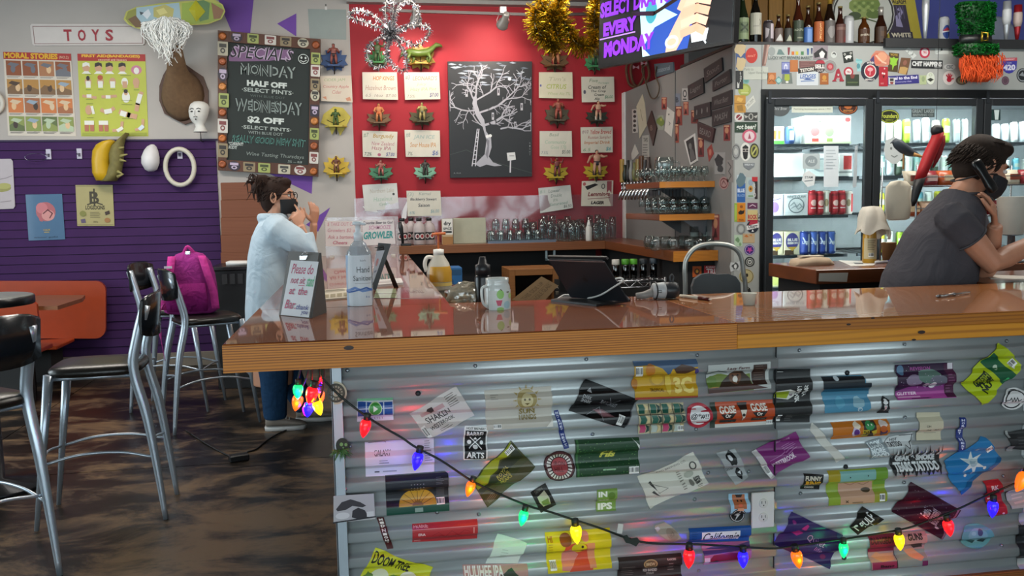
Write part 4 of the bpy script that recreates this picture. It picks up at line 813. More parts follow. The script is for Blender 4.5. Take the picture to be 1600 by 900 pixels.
for(x,y,x2,y2)in((186,232,194,230),(188,244,199,241),(188,250,197,252),(184,268,192,272),(184,276,193,272)):
    a,b=at(x,y,Y=YW-.15),at(x2,y2,Y=YW-.18);o.tube([a,b],[.016,.004],7)
o.build('nubs',mk,kind='stuff')
o=B(M('d8d5d6',.55));o.loft([blob(236,268,4,0,.07,16,.4),blob(236,265,9,0,.08,16,.8),blob(235,255,13.5,0,.09,16,1.1),blob(235,245,13.5,0,.09,16,1.1),blob(236,235,10.5,0,.08,16,.9),blob(237,229,7,0,.07,16,.6),blob(238,226,3,0,.06,16,.4)])
o.build('white_bag',label='small white egg-shaped gathered bag left of the white ring',cat='bag',loc=at(236,268,Y=YW-.03))
rg=B(M('c9c3b4',.5));c=at(281,261,Y=YW-.07);k=1/ppm(c)
rg.tube([c+V((math.cos(a)*21.5*k,0,math.sin(a)*28*k))for a in[2*PI*i/28 for i in range(28)]],.021,8,closed=True)
rg.build('hanging_ring',label='cream ring hanging from a hook on the purple boards',cat='ring',loc=c)
flat('blue_poster','blue poster with a curled pink shape on the purple boards','poster',[(40,304),(97,303),(102,374),(45,376)],WB,'3f6486',
     [('c',.52,.38,.27,.21,'ab5c62'),('c',.42,.30,.16,.12,'c07076'),('c',.58,.46,.18,.12,'c98a86'),('l',[(.45,.42),(.58,.34),(.7,.42),(.62,.52)],.025,'6a2c34'),('p',[(.3,.45),(.4,.45),(.42,.6),(.34,.58)],'ab5c62'),('t','CALM',.42,.76,.6,.80,'b8a04a',.02),('r',.44,.82,.58,.835,'b8a04a'),('t','winter guild',.15,.92,.8,.96,'1e3248')],th=.003,coat=.4)
flat('brewery_poster','tan poster with a monogram crest below the yellow mask','poster',[(118,289),(176,289),(179,353),(121,353)],WB,'a59a68',
     [('t','B',.36,.16,.62,.46,'3c3420',.02),('l',[(.49,.1),(.49,.5)],.04,'3c3420'),('l',[(.3,.48),(.5,.42),(.7,.48)],.03,'3c3420'),('t','LOGSDONS',.24,.50,.76,.60,'3c3420',.03),('r',.02,.02,.98,.035,'7a7048'),('r',.02,.965,.98,.98,'7a7048')]+lines(.36,.66,.64,.82,4,'6a5f3c')+
     [('c',.17,.70,.09,.07,'7d7c3c'),('p',[(.1,.84),(.22,.82),(.24,.92),(.12,.93)],'5a4c66'),('p',[(.76,.66),(.88,.62),(.9,.7),(.78,.74)],'3c2a20'),('c',.82,.86,.08,.06,'9a6c3c'),('t','menu',.44,.88,.56,.92,'5a5030')],th=.003)
flat('round_corner_print','pale rounded picture with an olive brush stroke cut by the left edge','picture',[(-34,249),(20,248),(24,326),(-32,328)],WB,'b3aaae',
     [('c',.62,.58,.3,.08,'8f8c4a'),('c',.72,.54,.2,.06,'a5a25a'),('l',[(.5,.42),(.8,.38),(.96,.34)],.012,'7d7478'),('l',[(.6,.86),(.9,.84)],.012,'7d7478')],th=.006,shape=[(.04,0),(.94,0),(1,.05),(1,.95),(.95,1),(.04,1),(0,.96),(0,.04)])
o=B(M('cfc9bd',.5));c=at(-9,161,Y=YW-.03);k=1/ppm(c)
o.tube([c+V((math.cos(a)*12*k,0,math.sin(a)*15*k))for a in[2*PI*i/20 for i in range(20)]],.02,7,closed=True);o.build('wall_hoop',label='white hoop on the grey wall cut by the left edge',cat='hoop',loc=c)
# ------------------------------------------------------------------ the chalkboard
CB=Surf((0,YW-.05,0),(0,-1,0))
cb=thing('chalkboard','tall specials chalkboard in a wooden frame of bottle caps','chalkboard',at(420,270,Y=YW))
QC=[(341,48),(501,62),(497,276),(341,266)]
def cq(u0,v0,u1,v1):
    def f(u,v):
        a=[QC[0][i]*(1-u)+QC[1][i]*u for i in(0,1)];b_=[QC[3][i]*(1-u)+QC[2][i]*u for i in(0,1)]
        return(a[0]*(1-v)+b_[0]*v,a[1]*(1-v)+b_[1]*v)
    return[f(u0,v0),f(u1,v0),f(u1,v1),f(u0,v1)]
CH='c6cdc8'
it=[('p',[(.02,.13),(.1,.02),(.2,.06),(.75,.02),(.78,.09),(.5,.13),(.16,.155),(.03,.16)],'7d5c80'),('t','SPECIALS',.04,.015,.80,.125,'b9a4bc',.045,.25),('t','SPECIALS',.04,.015,.80,.125,'1a1f1e',.0,.25),
      ('r',.85,.05,.98,.13,'0e1110'),('o',.915,.09,.065,.042,.006,CH),('c',.89,.08,.012,.01,CH),('c',.94,.08,.012,.01,CH),('l',[(.88,.105),(.915,.115),(.95,.10)],.007,CH),
      ('t','MONDAY',.15,.165,.84,.265,'8f9a95',.05),('t','MONDAY',.15,.165,.84,.265,'1b201f',.0),('t','HALF OFF',.24,.305,.72,.355,CH,.05),('t','\u00b7SELECT PINTS\u00b7',.18,.37,.80,.405,'a9b2ad',.02),('t','WITH BLUE DOT',.28,.425,.70,.445,'5c6663',.0),
      ('t','WEDNESDAY',.09,.465,.92,.575,'87938f',.05),('t','WEDNESDAY',.09,.465,.92,.575,'1b201f',.0),('t','$2 OFF',.25,.61,.69,.67,CH,.05),('t','\u00b7SELECT PINTS\u00b7',.18,.69,.78,.72,'a9b2ad',.02),('t','WITH BLUE DOT',.26,.735,.68,.76,'8d9793',.01),
      ('t','REALLY GOOD NEW SHIT',.06,.775,.96,.845,'5f9a90',.035,.2),('t','REALLY GOOD NEW SHIT',.06,.775,.96,.845,'182220',.0,.2),('t','\u201cCURRENT!\nBODY!',.02,.84,.2,.90,CH,.02,.3),('t','Wine Tasting Thursdays',.24,.915,.94,.955,'8a948f',.0,.2),('t','5-8',.74,.965,.92,.985,'8a948f')]
s=flat('slate',None,None,cq(.085,.075,.905,.925),CB,'202826',it,parent=cb,th=.008,rough=.7)
FW=wood('caps_frame','5e3826','3c2016',2,1.5,.5,seed=3)
for a in((0,0,1,.078),(0,.922,1,1),(0,.078,.088,.922),(.902,.078,1,.922)):
    o=B(FW);o.slab([CB.P(*p)+V((0,.045,0))for p in cq(*a)],(0,-.07,0));o.build('frame_rail',cb)
CAP=[M('a9602c',.35,.3),M('8f4a26',.35,.3),M('b7763c',.35,.3),M('9a5430',.35,.3)]
def cap(u,v,i):
    c=CB.P(*cq(u,v,u,v)[0])+V((0,-.026,0));o=B(CAP[i%4]);o.X=Matrix.Translation(c)@Matrix.Rotation(PI/2,4,'X')
    o.lathe([(.036,0),(.034,.006),(.026,.013),(.012,.013),(.010,.011)],n=14);o.build('bottle_cap',cb)
def card(u,v,w_,h_,i,dark=False):
    bg,fg=[('b8b29c','3c3a36'),('2a2030','b8a8c0'),('9aa45a','3c4420'),('c9c4bc','7a3a3a'),('8a7a5c','2a2420')][i%5]
    sh=circ(16)if i%4==1 else RC
    flat('coaster',None,None,cq(u-w_,v-h_,u+w_,v+h_),Surf((0,YW-.0762,0),(0,-1,0)),bg,[('r',.15,.15,.85,.42,fg),('c',.5,.65,.25,.2,fg,10),('c',.5,.65,.12,.1,bg,8)],parent=cb,th=.003,shape=sh,group=None)
for i,v in enumerate((.04,.22,.40,.585,.77,.955)):cap(.045,v,i)
for i,v in enumerate((.045,.60,.78,.965)):cap(.955,v,i+1)
for i,v in enumerate((.125,.31,.495,.68,.855)):card(.045 if i!=2 else .055,v,.05,.05,i)
for i,v in enumerate((.14,.23,.33,.41,.52,.69,.865)):card(.955,v,.045,.042,i+2)
for i,u in enumerate((.18,.34,.51,.66,.83)):card(u,.035,.055,.034,i+1)
for i,u in enumerate((.16,.31,.46,.66,.82)):card(u,.962,.06,.034,(i*3+1))
flat('grey_card','plain grey-green square sheet pinned by a hook near the top of the grey wall','card',[(481,14),(541,15),(541,62),(484,60)],W0,'8f9894',[('r',.44,-.08,.50,.02,'d8d4d0'),('c',.47,-.14,.02,.03,'3a3a3a')],th=.003)
sp=thing('slat_panel','brown wooden slat panel standing against the wall behind the woman','panel',at(392,500,Y=8.3))
SW=wood('slat_wood','7b4a32','6a3c28',0,.8,.6,0,.6,seed=6)
for i in range(10):
    y0=285.5+i*27.3;a=at(345,y0,Y=8.30);b_=at(432,y0+25.6,Y=8.30)
    o=B(SW);o.box(a.x,8.285,b_.z,b_.x,8.31,a.z,.003);o.build('slat',sp)
o=B(M('a8907a',.6));o.box(at(345,300,Y=8.31).x,8.311,0.0,at(432,300,Y=8.31).x,8.33,at(345,287,Y=8.31).z);o.build('backing',sp)
# ------------------------------------------------------------------ the red wall: cards, leaf shelves, painting
WC=YS(YW-.03)
def leafpoly(kind,s):
    if kind=='maple':q=[(0,1.05),(.18,.55),(.42,.72),(.38,.35),(.95,.42),(.78,.12),(1.0,-.1),(.5,-.35),(.55,-.62),(.12,-.5),(0,-.8),(-.12,-.5),(-.55,-.62),(-.5,-.35),(-1.0,-.1),(-.78,.12),(-.95,.42),(-.38,.35),(-.42,.72),(-.18,.55)]
    elif kind=='oak':q=[(0,1),(.25,.75),(.6,.85),(.55,.5),(.95,.5),(.8,.1),(1,-.2),(.6,-.3),(.55,-.65),(.2,-.5),(0,-.75),(-.2,-.5),(-.55,-.65),(-.6,-.3),(-1,-.2),(-.8,.1),(-.95,.5),(-.55,.5),(-.6,.85),(-.25,.75)]
    else:q=[(-.1,1),(.5,.9),(1,.3),(.75,-.2),(.25,-.95),(0,-.4),(-.3,-.9),(-.5,-.3),(-1,-.1),(-.8,.5)]
    return[(x*s,y*s)for x,y in q]
def leaf_shelf(px,py,w_,col,kind,label,shelf=None,rot=0.0):
    c=at(px,py,Y=YW);k=1/ppm(c);s=w_/2*k
    t=thing('leaf_shelf',label,'shelf',c,'leaf shelves on the wall')
    o=B(M(col,.6,noise=.12,nscale=20));ca,sa=math.cos(rot),math.sin(rot)
    o.slab([c+V((x*ca-y*sa,-.004,x*sa+y*ca))for x,y in leafpoly(kind,s)][::-1],(0,-.014,0));lf=o.build('leaf',t)
    v=B(M('2c2a1c',.7));v.tube([c+V((0,-.019,-.6*s)),c+V((0,-.019,.7*s))],.004,4)
    for sg in(-1,1):v.tube([c+V((0,-.019,-.2*s)),c+V((sg*.6*s,-.019,.1*s))],.003,4)
    v.build('vein',lf)
    zs=c.z-.32*s
    o=B(M(shelf or col,.5));o.slab([V((c.x-.75*s,YW-.018,zs)),V((c.x+.75*s,YW-.018,zs)),V((c.x+.45*s,YW-.13,zs)),V((c.x-.45*s,YW-.13,zs))],(0,0,-.012));o.build('ledge',t)
    o=B(M('3a2c1c',.6));o.tube([V((c.x,YW-.02,zs-.012)),V((c.x,YW-.02,zs-.07)),V((c.x,YW-.09,zs-.012))],.006,5);o.build('bracket',t)
    return V((c.x,YW-.07,zs))
def figure(p,h,label,skin='b5764f',trunk='7a1f24',pose=0,boots='2a2022',hair='241a14'):
    t=thing('toy_figure',label,'toy figure',p,'toy figures on the leaf shelves');s=h/1.8
    o=B(M(skin,.45));P_=lambda x,y,z:p+V((x*s,y*s,z*s))
    for sg in(-1,1):
        o.tube([P_(sg*.12,0,.92),P_(sg*.2,-.05,.5),P_(sg*.22,0,.1)],[.15*s,.12*s,.08*s],7)
        el=(.46,-.1,1.1)if pose%2==0 else(.5,-.05,1.35);hn=(.3,-.3,.95)if pose==0 else((.62,-.1,1.75)if pose==1 else((.28,-.3,1.3)if pose==2 else(.75,-.15,1.4 if sg>0 else .9)))
        o.tube([P_(sg*.26,0,1.42),P_(sg*el[0],el[1],el[2]),P_(sg*hn[0],hn[1],hn[2])],[.11*s,.1*s,.06*s],7)
    o.loft([[P_(math.cos(2*PI*i/10)*a,math.sin(2*PI*i/10)*a*.6,z)for i in range(10)]for a,z in((.2,.85),(.22,1.0),(.26,1.2),(.33,1.4),(.2,1.5),(.09,1.54))]);o.ball(P_(0,-.02,1.66),(.13*s,.14*s,.17*s),10);o.build('body',t)
    o=B(M(trunk,.5));o.loft([[P_(math.cos(2*PI*i/10)*a,math.sin(2*PI*i/10)*a*.68,z)for i in range(10)]for a,z in((.26,.74),(.25,.88),(.23,1.02))]);o.build('trunks',t)
    o=B(M(boots,.4))
    for sg in(-1,1):o.tube([P_(sg*.21,0,.38),P_(sg*.22,.02,.06),P_(sg*.22,-.14,.04)],[.13*s,.11*s,.07*s],7)
    o.build('boots',t)
    o=B(M(hair,.6));o.ball(P_(0,.03,1.74),(.14*s,.14*s,.13*s),8);o.build('hair',t)
ORG,GRN,RD_,BLU,BLK,PNK='b8703c','5f8f6a','b04848','4a5a8c','2a2a2c','b06a7a'
def beer_card(q,label,items,base='cbc4b4'):
    flat('tap_card',label,'card',q,WC,base,items,th=.006,group='whiteboard cards on the wall',rough=.35)
    c0=[WC.P(*p)for p in q];m=(c0[0]+c0[1])/2
HW=.2
def T(s,u0,v0,u1,v1,c,b=.0):return('t',s,u0,v0,u1,v1,c,b,HW)
cards=[
 ([(566,113),(620,113),(622,156),(567,155)],'card lettered HOP KINGS in orange, topmost of the first column',[T('HOP KINGS',.3,.14,.92,.30,'c07a3c',.02),T('Hazelnut Brown',.08,.48,.95,.66,'a07a6c'),T('6.5  16oz  $7.00',.08,.8,.95,.92,'8a7a70')]),
 ([(631,113),(686,113),(688,155),(633,156)],'card numbered 3 with green writing beneath the green horse toy',[T('#3',.03,.1,.16,.28,'6a6a60'),T("LEONARD'S",.24,.14,.94,.30,'b0806a',.01),T('Juicy',.34,.38,.62,.52,'8fae8a'),T('Hazy IPA Pint',.16,.56,.9,.72,'8fae7a'),T('7.5%',.06,.82,.28,.93,'7a7a70'),T('$7.00',.7,.76,.95,.93,'4a4a7a',.01)]),
 ([(566,204),(621,206),(620,247),(567,245)],'card numbered 7 with orange and red writing in the first column',[T('#7',.03,.08,.18,.26,'5f7a5c'),T('Burgundy',.3,.1,.9,.3,'b08a3c',.01),T('New Zealand',.26,.4,.92,.54,'b0707a'),T('Hazy IPA',.26,.58,.82,.76,'a8606a'),T('7.2%',.05,.82,.26,.95,'3a5a4a',.01),('c',.48,.9,.05,.06,'b05a72'),T('$7.00',.68,.8,.93,.96,'3a4a8a')]),
 ([(632,203),(687,204),(688,245),(634,245)],'card with orange writing right of the burgundy-lettered card',[T('#8',.03,.1,.16,.28,'7a8a80'),T('JAN ICE',.24,.18,.86,.36,'9aaea4',.01),T('Sour House IPA',.14,.46,.88,.64,'c08a52',.01),T('7%',.06,.82,.2,.95,'4a5a4a'),T('$6',.76,.76,.94,.96,'5a6a9a',.01)]),
 ([(566,289),(620,286),(623,326),(570,330)],'pale card with faint writing lowest in the first column',[T('Northern Lake',.2,.18,.9,.34,'b5aa98'),('c',.88,.42,.035,.05,'3c3c3a'),T('Hazelnut',.28,.5,.84,.66,'9fb8a4'),T('Cyder',.44,.72,.74,.86,'8fae98')],'c9c8c2'),
 ([(635,298),(688,298),(690,337),(637,338)],'card with black writing lowest in the second column',[T('(3)',.03,.06,.2,.26,'8a9a92'),T('Kernel',.36,.06,.72,.18,'8a948a'),T('Blackberry Stewart',.1,.28,.88,.42,'2a3038',.01),T('Saison',.32,.5,.66,.64,'2a3038',.01),T('6%',.06,.8,.22,.92,'7a9aa0'),T('$6.00',.68,.74,.93,.9,'7a9aa0')]),
 ([(842,113),(894,113),(895,154),(842,153)],'card with pale lime writing topmost left of the gold tinsel',[T("Tim's",.3,.18,.8,.34,'b0a88a'),T('CITRUS',.22,.46,.82,.64,'a3ae48',.01),T('Wheat Ale 7%',.26,.76,.92,.88,'a8b07a'),('c',.05,.52,.025,.05,'5a5a9a')],'cfc7ac'),
 ([(908,120),(959,120),(960,159),(909,160)],'card with four lines of black writing under the television corner',[T('Five',.24,.08,.5,.22,'5f7a5a'),T('Acreage',.5,.2,.84,.30,'7a9a80'),T('Cream of',.2,.34,.76,.48,'2c302c',.01),T('The Crop',.28,.52,.74,.64,'2c302c',.01),T('Cream',.38,.66,.68,.76,'2c302c',.01),T('Ale',.38,.82,.54,.92,'2c302c',.01),('c',.09,.6,.04,.08,'4a4a5c'),T('$6.00',.7,.74,.95,.88,'6a9a7a')]),
 ([(843,205),(893,205),(894,245),(843,244)],'card with pale green writing in the third column, middle row',[T('Basil',.3,.08,.6,.2,'7a8a72'),T('Community',.16,.36,.84,.54,'9fb49a',.01),T('Gose 17B',.34,.56,.82,.70,'9fb49a'),T('7.5%',.05,.8,.26,.92,'7a8a8a'),T('$5.00',.68,.74,.94,.9,'4a5a52')]),
 ([(907,199),(957,198),(957,238),(908,239)],'card numbered 10 with red and orange writing',[T('#10',.04,.1,.24,.26,'7a4a5a'),T('Yellow Brewed',.3,.1,.96,.28,'b85a52',.01),T('Russian Sampler',.22,.34,.95,.5,'a8706a'),T('Imperial Drink',.1,.54,.92,.7,'c07a52',.01),T('6.5',.06,.82,.3,.94,'7a9a72'),T('$6',.78,.78,.95,.95,'6a9a9a',.02)]),
 ([(841,294),(891,289),(895,325),(844,333)],'tilted pale card lowest in the third column',[T('#11',.04,.08,.2,.24,'7a9a8a'),T('Lower',.3,.1,.66,.24,'6a7a72'),T('Double',.36,.3,.7,.44,'7a8a80'),T('IPA',.42,.5,.56,.62,'8a9a8a'),T('Saturated',.3,.66,.86,.78,'7a9a8a'),T('$6.50',.72,.82,.96,.95,'4a5a52')],'c6c5bf'),
 ([(909,283),(958,282),(957,322),(908,322)],'card lettered LAGER in black with a red ribbon corner',[('p',[(.1,.22),(.42,.1),(.52,.16),(.18,.36)],'1f1c1c'),T('Lemmings',.2,.44,.9,.66,'7a2c30',.03),T('LAGER',.3,.80,.72,.93,'201c1c',.05),('p',[(.8,.02),(.95,.02),(.95,.5),(.87,.36),(.8,.5)],'9a4a52'),('o',.68,.22,.06,.1,.03,'3a3a3a'),('c',.08,.12,.05,.07,'a85a5a'),('l',[(.2,.72),(.9,.66)],.02,'7a2c30')]),
 ([(500,119),(549,118),(551,160),(502,158)],'cream card with pink writing on the grey wall beside the chalkboard',[T('CIDER JAM',.12,.1,.8,.24,'9aa87a'),T('Country Apple',.08,.36,.9,.5,'c07a72',.01),T('Cider',.36,.56,.66,.7,'c07a72'),('p',[(.78,.86),(.92,.8),(.96,.94),(.82,.96)],'c88a6a'),('p',[(.04,.84),(.16,.8),(.18,.95)],'c88a6a')],'d0c1ae'),
]
for cdt in cards:beer_card(*cdt)
LV=[(590,93,38,'2f7a3c','maple','bright green leaf shelf topmost in the first column'),(657,93,46,'a8862a','oak','gold leaf shelf carrying the green horse toy'),(592,186,38,'6f5438','maple','brown leaf shelf in the first column, middle row'),(659,184,40,'4a4426','maple','dark olive leaf shelf in the second column, middle row'),(595,270,38,'4a8060','maple','pale veined green leaf shelf lowest in the first column'),(664,269,36,'7fae94','maple','mint green leaf shelf lowest in the second column'),
      (866,96,46,'6a4a24','maple','broad brown leaf shelf under the gold tinsel'),(928,100,32,'3f8f5c','oak','green leaf shelf partly behind the television corner'),(870,182,40,'4f4632','oak','grey-brown square leaf shelf in the third column'),(932,183,36,'2c2f22','maple','black leaf shelf in the fourth column, middle row'),(868,270,40,'b39a26','maple','yellow leaf shelf lowest in the third column'),(930,268,40,'b39a26','maple','yellow leaf shelf lowest in the fourth column'),
      (522,97,42,'34507f','oak','blue leaf shelf on the grey wall right of the chalkboard'),(525,190,46,'bfae4a','leaf','yellow leaf shelf upper of two on the grey wall'),(526,264,42,'cfae3a','oak','yellow leaf shelf lower of two on the grey wall')]
LP=[leaf_shelf(*l)for l in LV]
FIG=[(0,.19,'dark green toy figure on the bright green leaf','4a5a34','2f5a34',1,'2a3a24'),(2,.17,'orange-skinned toy figure crouching on the brown leaf','c07a4a','b85a2a',0,'7a3a1c'),(3,.17,'olive toy figure with bent arms on the dark olive leaf','9a8a52','4a4a2c',2,'3a3420'),(4,.15,'small red-clad toy figure on the pale veined leaf','a8645a','8a2c34',2,'3c2a2a'),(5,.15,'dark toy figure with an orange hat on the mint leaf','3c3430','2a2a2c',0,'2a2424'),
       (6,.22,'bare-chested toy wrestler in red trunks under the gold tinsel','b0744f','8a1f24',0,'7a1f24'),(7,.2,'dark toy figure at the television corner','3a4a34','2c3a2c',2,'222'),(8,.2,'red-brown muscular toy figure leaning on the square leaf','9a5040','7a2c2a',2,'4a2420'),(9,.18,'pale toy wrestler with white boots on the black leaf','c7987c','8a3a3a',3,'c8c0b4'),(10,.18,'red and black toy figure on the third column yellow leaf','7a3a34','2a2020',1,'241c1c'),(11,.24,'tall toy wrestler pointing sideways on the fourth column yellow leaf','b88a72','2c2830',3,'3a2c2c'),
       (12,.19,'reddish toy figure with dark trunks on the blue leaf','8a4a40','2a2428',2,'3a2a2a'),(13,.15,'crouched green toy figure on the upper yellow leaf','44602c','2c3c1c',2,'24301c'),(14,.15,'brown-haired toy figure on the lower yellow leaf','6a3c28','c8a070',0,'4a2a1c')]
for i,h,lb,sk_,tr_,po,bo in FIG:figure(LP[i],h,lb,sk_,tr_,po,bo if len(bo)==6 else '222222')
hp=LP[1];hz=thing('toy_horse','green toy horse with an orange fin standing on the gold leaf','toy horse',hp)
o=B(M('55682a',.4));H_=lambda x,z,y=0:hp+V((x,y,z))
o.loft([[H_(x,z+rz*math.sin(2*PI*i/10),ry*math.cos(2*PI*i/10))for i in range(10)]for x,z,ry,rz in((-.13,.105,.015,.015),(-.11,.10,.035,.035),(-.02,.09,.036,.034),(.07,.10,.038,.038),(.11,.13,.028,.034),(.14,.165,.022,.026),(.18,.165,.016,.016),(.20,.155,.01,.01))])
for x,dx,y in((-.10,-.02,-.025),(-.09,.03,.025),(.06,.03,-.025),(.08,-.02,.025)):o.tube([H_(x,.09,y),H_(x+dx,.045,y),H_(x+dx*.3,.004,y)],[.02,.013,.011],6)
o.tube([H_(-.13,.11),H_(-.17,.10),H_(-.19,.05)],[.012,.014,.004],6);o.build('body',hz)
o=B(M('b8761c',.5));o.slab([H_(-.05,.12,-.006),H_(.02,.12,-.006),H_(.0,.2,-.006),H_(-.03,.17,-.006)],(0,.012,0));o.build('fin',hz)
QP=[(699,97),(830,97),(830,276),(703,278)]
rt=random.Random(21);it=[]
for i in range(46):
    u,v=rt.uniform(.0,.92),rt.uniform(.01,.2);L=rt.uniform(.04,.14);it.append(('p',[(u,v),(u+L*.4,v-.008),(min(1,u+L),v+.002),(u+L*.5,v+.009)],rt.choice(('8d95a2','a9b0ba','6a7280','5a6270'))))
it+=[('c',.73,.15,.02,.014,'e0e2e4'),('l',[(.0,.80),(.2,.76),(.5,.86),(1,.97)],.004,'3c423c')]
WT='a9a6ae'
it+=[('p',[(.30,.885),(.42,.80),(.445,.68),(.40,.56),(.32,.46),(.28,.36),(.30,.30),(.335,.30),(.335,.36),(.37,.44),(.42,.50),(.44,.60),(.50,.66),(.505,.74),(.47,.82),(.52,.87),(.63,.90),(.54,.905),(.44,.89),(.36,.91)],WT),('p',[(.44,.66),(.48,.68),(.47,.78),(.455,.84),(.43,.80),(.455,.73)],'7a7880')]
def br(u,v,a,L,wd,d):
    if d==0 or L<.02:return
    n=3;pts=[(u,v)]
    for i in range(n):
        a+=rt.uniform(-.35,.35);u+=math.cos(a)*L/n;v-=math.sin(a)*L/n*.72;u=min(.985,max(.015,u));v=max(.03,min(.6,v));pts.append((u,v))
        if d>1 and rt.random()<.85:br(u,v,a+rt.choice((-1,1))*rt.uniform(.5,1.1),L*rt.uniform(.4,.62),wd*.55,d-1)
    it.append(('l',pts,wd,WT));br(u,v,a+.4,L*.62,wd*.6,d-1);br(u,v,a-.5,L*.55,wd*.6,d-1)
for b_ in((.31,.33,1.3,.24,.016,3),(.31,.34,2.4,.20,.013,3),(.33,.33,.7,.28,.013,3),(.36,.44,.2,.36,.016,4),(.31,.42,2.9,.24,.012,3),(.41,.55,.1,.24,.02,3),(.62,.58,.5,.26,.014,3),(.41,.56,2.8,.18,.010,2)):br(*b_)
it+=[('l',[(.265,.90),(.335,.58)],.008,'c8c5cc'),('l',[(.305,.90),(.355,.58)],.008,'c8c5cc')]+[('l',[(.27+.0088*i,.88-.038*i),(.30+.0065*i,.88-.038*i)],.007,'c8c5cc')for i in range(8)]
it+=[('c',.455,.645,.02,.014,'e4e2e0'),('c',.49,.64,.02,.014,'e4e2e0'),('p',[(.69,.79),(.79,.785),(.80,.85),(.70,.86)],'d8d6d4'),('l',[(.735,.86),(.73,.96)],.012,'c8c5cc'),('r',.72,.815,.78,.82,'5a5a5c')]
for u,v in((.2,.24),(.58,.23),(.86,.36),(.51,.44),(.78,.52)):it+=[('r',u,v,u+.028,v+.062,'b0adb4'),('r',u+.007,v+.012,u+.021,v+.04,'3a3a40')]
it+=[('t','A. Kirk',.04,.955,.13,.965,'8a8a8a')]+[('t',c,.965,.70+.025*i,.98,.715+.025*i,'8a8a8a')for i,c in enumerate('NIGHT')]
flat('tree_painting','black canvas painting of a bare white tree with a ladder','painting',QP,YS(YW-.004),'16171b',it,th=.04,rough=.45)
# ------------------------------------------------------------------ tinsel and track lights
def tinsel(path,name,label,col,col2,rad,dens,ln,seed,group=None):
    r=random.Random(seed);o=B();pts=[V(p)for p in path]
    t=thing(name,label,'tinsel',pts[0])
    w_=B(M('b8b4ac',.3,.8));w_.tube(pts,.004,5);w_.build('wire',t)
    mA,mB=M(col,.18,.9,noise=0),M(col2,.3,.8,noise=0)
    seg=[(a,b)for a,b in zip(pts,pts[1:])];tot=sum((b-a).length for a,b in seg)
    for a,b in seg:
        d=(b-a);u=d.orthogonal().normalized();w2=d.normalized().cross(u)
        for i in range(int(dens*d.length/tot)+1):
            c=a+d*r.random();an=r.uniform(0,2*PI);e=(u*math.cos(an)+w2*math.sin(an)+d.normalized()*r.uniform(-.6,.6)).normalized()
            L=rad*r.uniform(.5,1.15);s_=d.normalized().cross(e).normalized()*ln
            if r.random()<.5:s_=d.normalized()*ln
            o.mat(mA if r.random()<.6 else mB);o.add([c-s_,c+s_,c+e*L+s_*.8+V((0,0,-L*.1)),c+e*L-s_*.8+V((0,0,-L*.1))],[(0,1,2,3)])
    o.build('strands',t,kind='stuff');return t
YT=7.4
def tp(*xy):return[at(x,y,Y=YT)for x,y in xy]
c0=at(611,52,Y=YT)
loops=[[(611,52),(580,38),(556,30),(548,27),(546,22),(552,17),(568,18),(590,28),(611,52)],[(602,24),(603,4),(610,-4),(615,6),(613,30),(611,52)],[(620,14),(628,4),(642,2),(652,12),(653,30),(645,38),(611,52)],[(640,40),(665,40),(671,50),(662,64),(646,70),(628,62),(611,52)],[(628,74),(634,94),(635,108),(626,110),(614,102),(606,90),(605,76),(611,52)],[(586,62),(574,78),(578,98),(594,106),(604,96),(604,74),(611,52)]]
fp=[]
for lp in loops:fp+=curve(tp(*lp),4)
tf=tinsel(fp,'tinsel_flower','silver tinsel bent into a five-petal flower hanging above the red wall cards','bcbcc0','606168',.033,4600,.0022,3)
o=B(M('c2c2c6',.2,.9,noise=0));r=random.Random(8)
for i in range(260):
    e=V((r.gauss(0,1),r.gauss(0,.7),r.gauss(0,1))).normalized();s_=e.orthogonal().normalized()*.003;L=r.uniform(.05,.1);o.add([c0-s_,c0+s_,c0+e*L+s_,c0+e*L-s_],[(0,1,2,3)])
o.build('tuft',tf,kind='stuff')
o=B(M('8a8a8c',.3,.8));o.tube([at(611,52,Y=YT),V((c0.x,YT,ZCEIL))],.0015,4);o.build('hanging_wire',tf)
gp=curve(tp((838,14),(836,40),(850,60),(866,70),(872,55),(862,20),(880,30),(890,55),(905,70),(922,72),(930,55),(928,25),(936,-6)),6)
tinsel(gp,'tinsel_garland','thick gold tinsel garland bunched at the top of the red wall','c8a526','7d6410',.10,3600,.004,5)
gp=curve(tp((842,-6),(852,20),(845,48),(866,30),(878,-8),(858,58),(872,78)),6)
tinsel(gp,'tinsel_garland','gold tinsel tail hanging over the brown leaf shelf','c8a526','7d6410',.085,1900,.004,6)
rail=thing('light_rail','thin dark track-light rail running along the top of the red wall','light rail',at(690,20,Y=7.9))
o=B(M('2c1a18',.4));rp=[at(x,y,Y=7.9)for x,y in((592,15.5),(640,17.5),(830,23),(936,22))];rp+=[at(1022,21,Y=5.55),at(1064,-6,Y=5.3)]
for a,b_ in zip(rp,rp[1:]):o.slab([a+V((0,-.012,.012)),a+V((0,.012,.012)),a+V((0,.012,-.012)),a+V((0,-.012,-.012))],b_-a)
o.build('rail',rail)
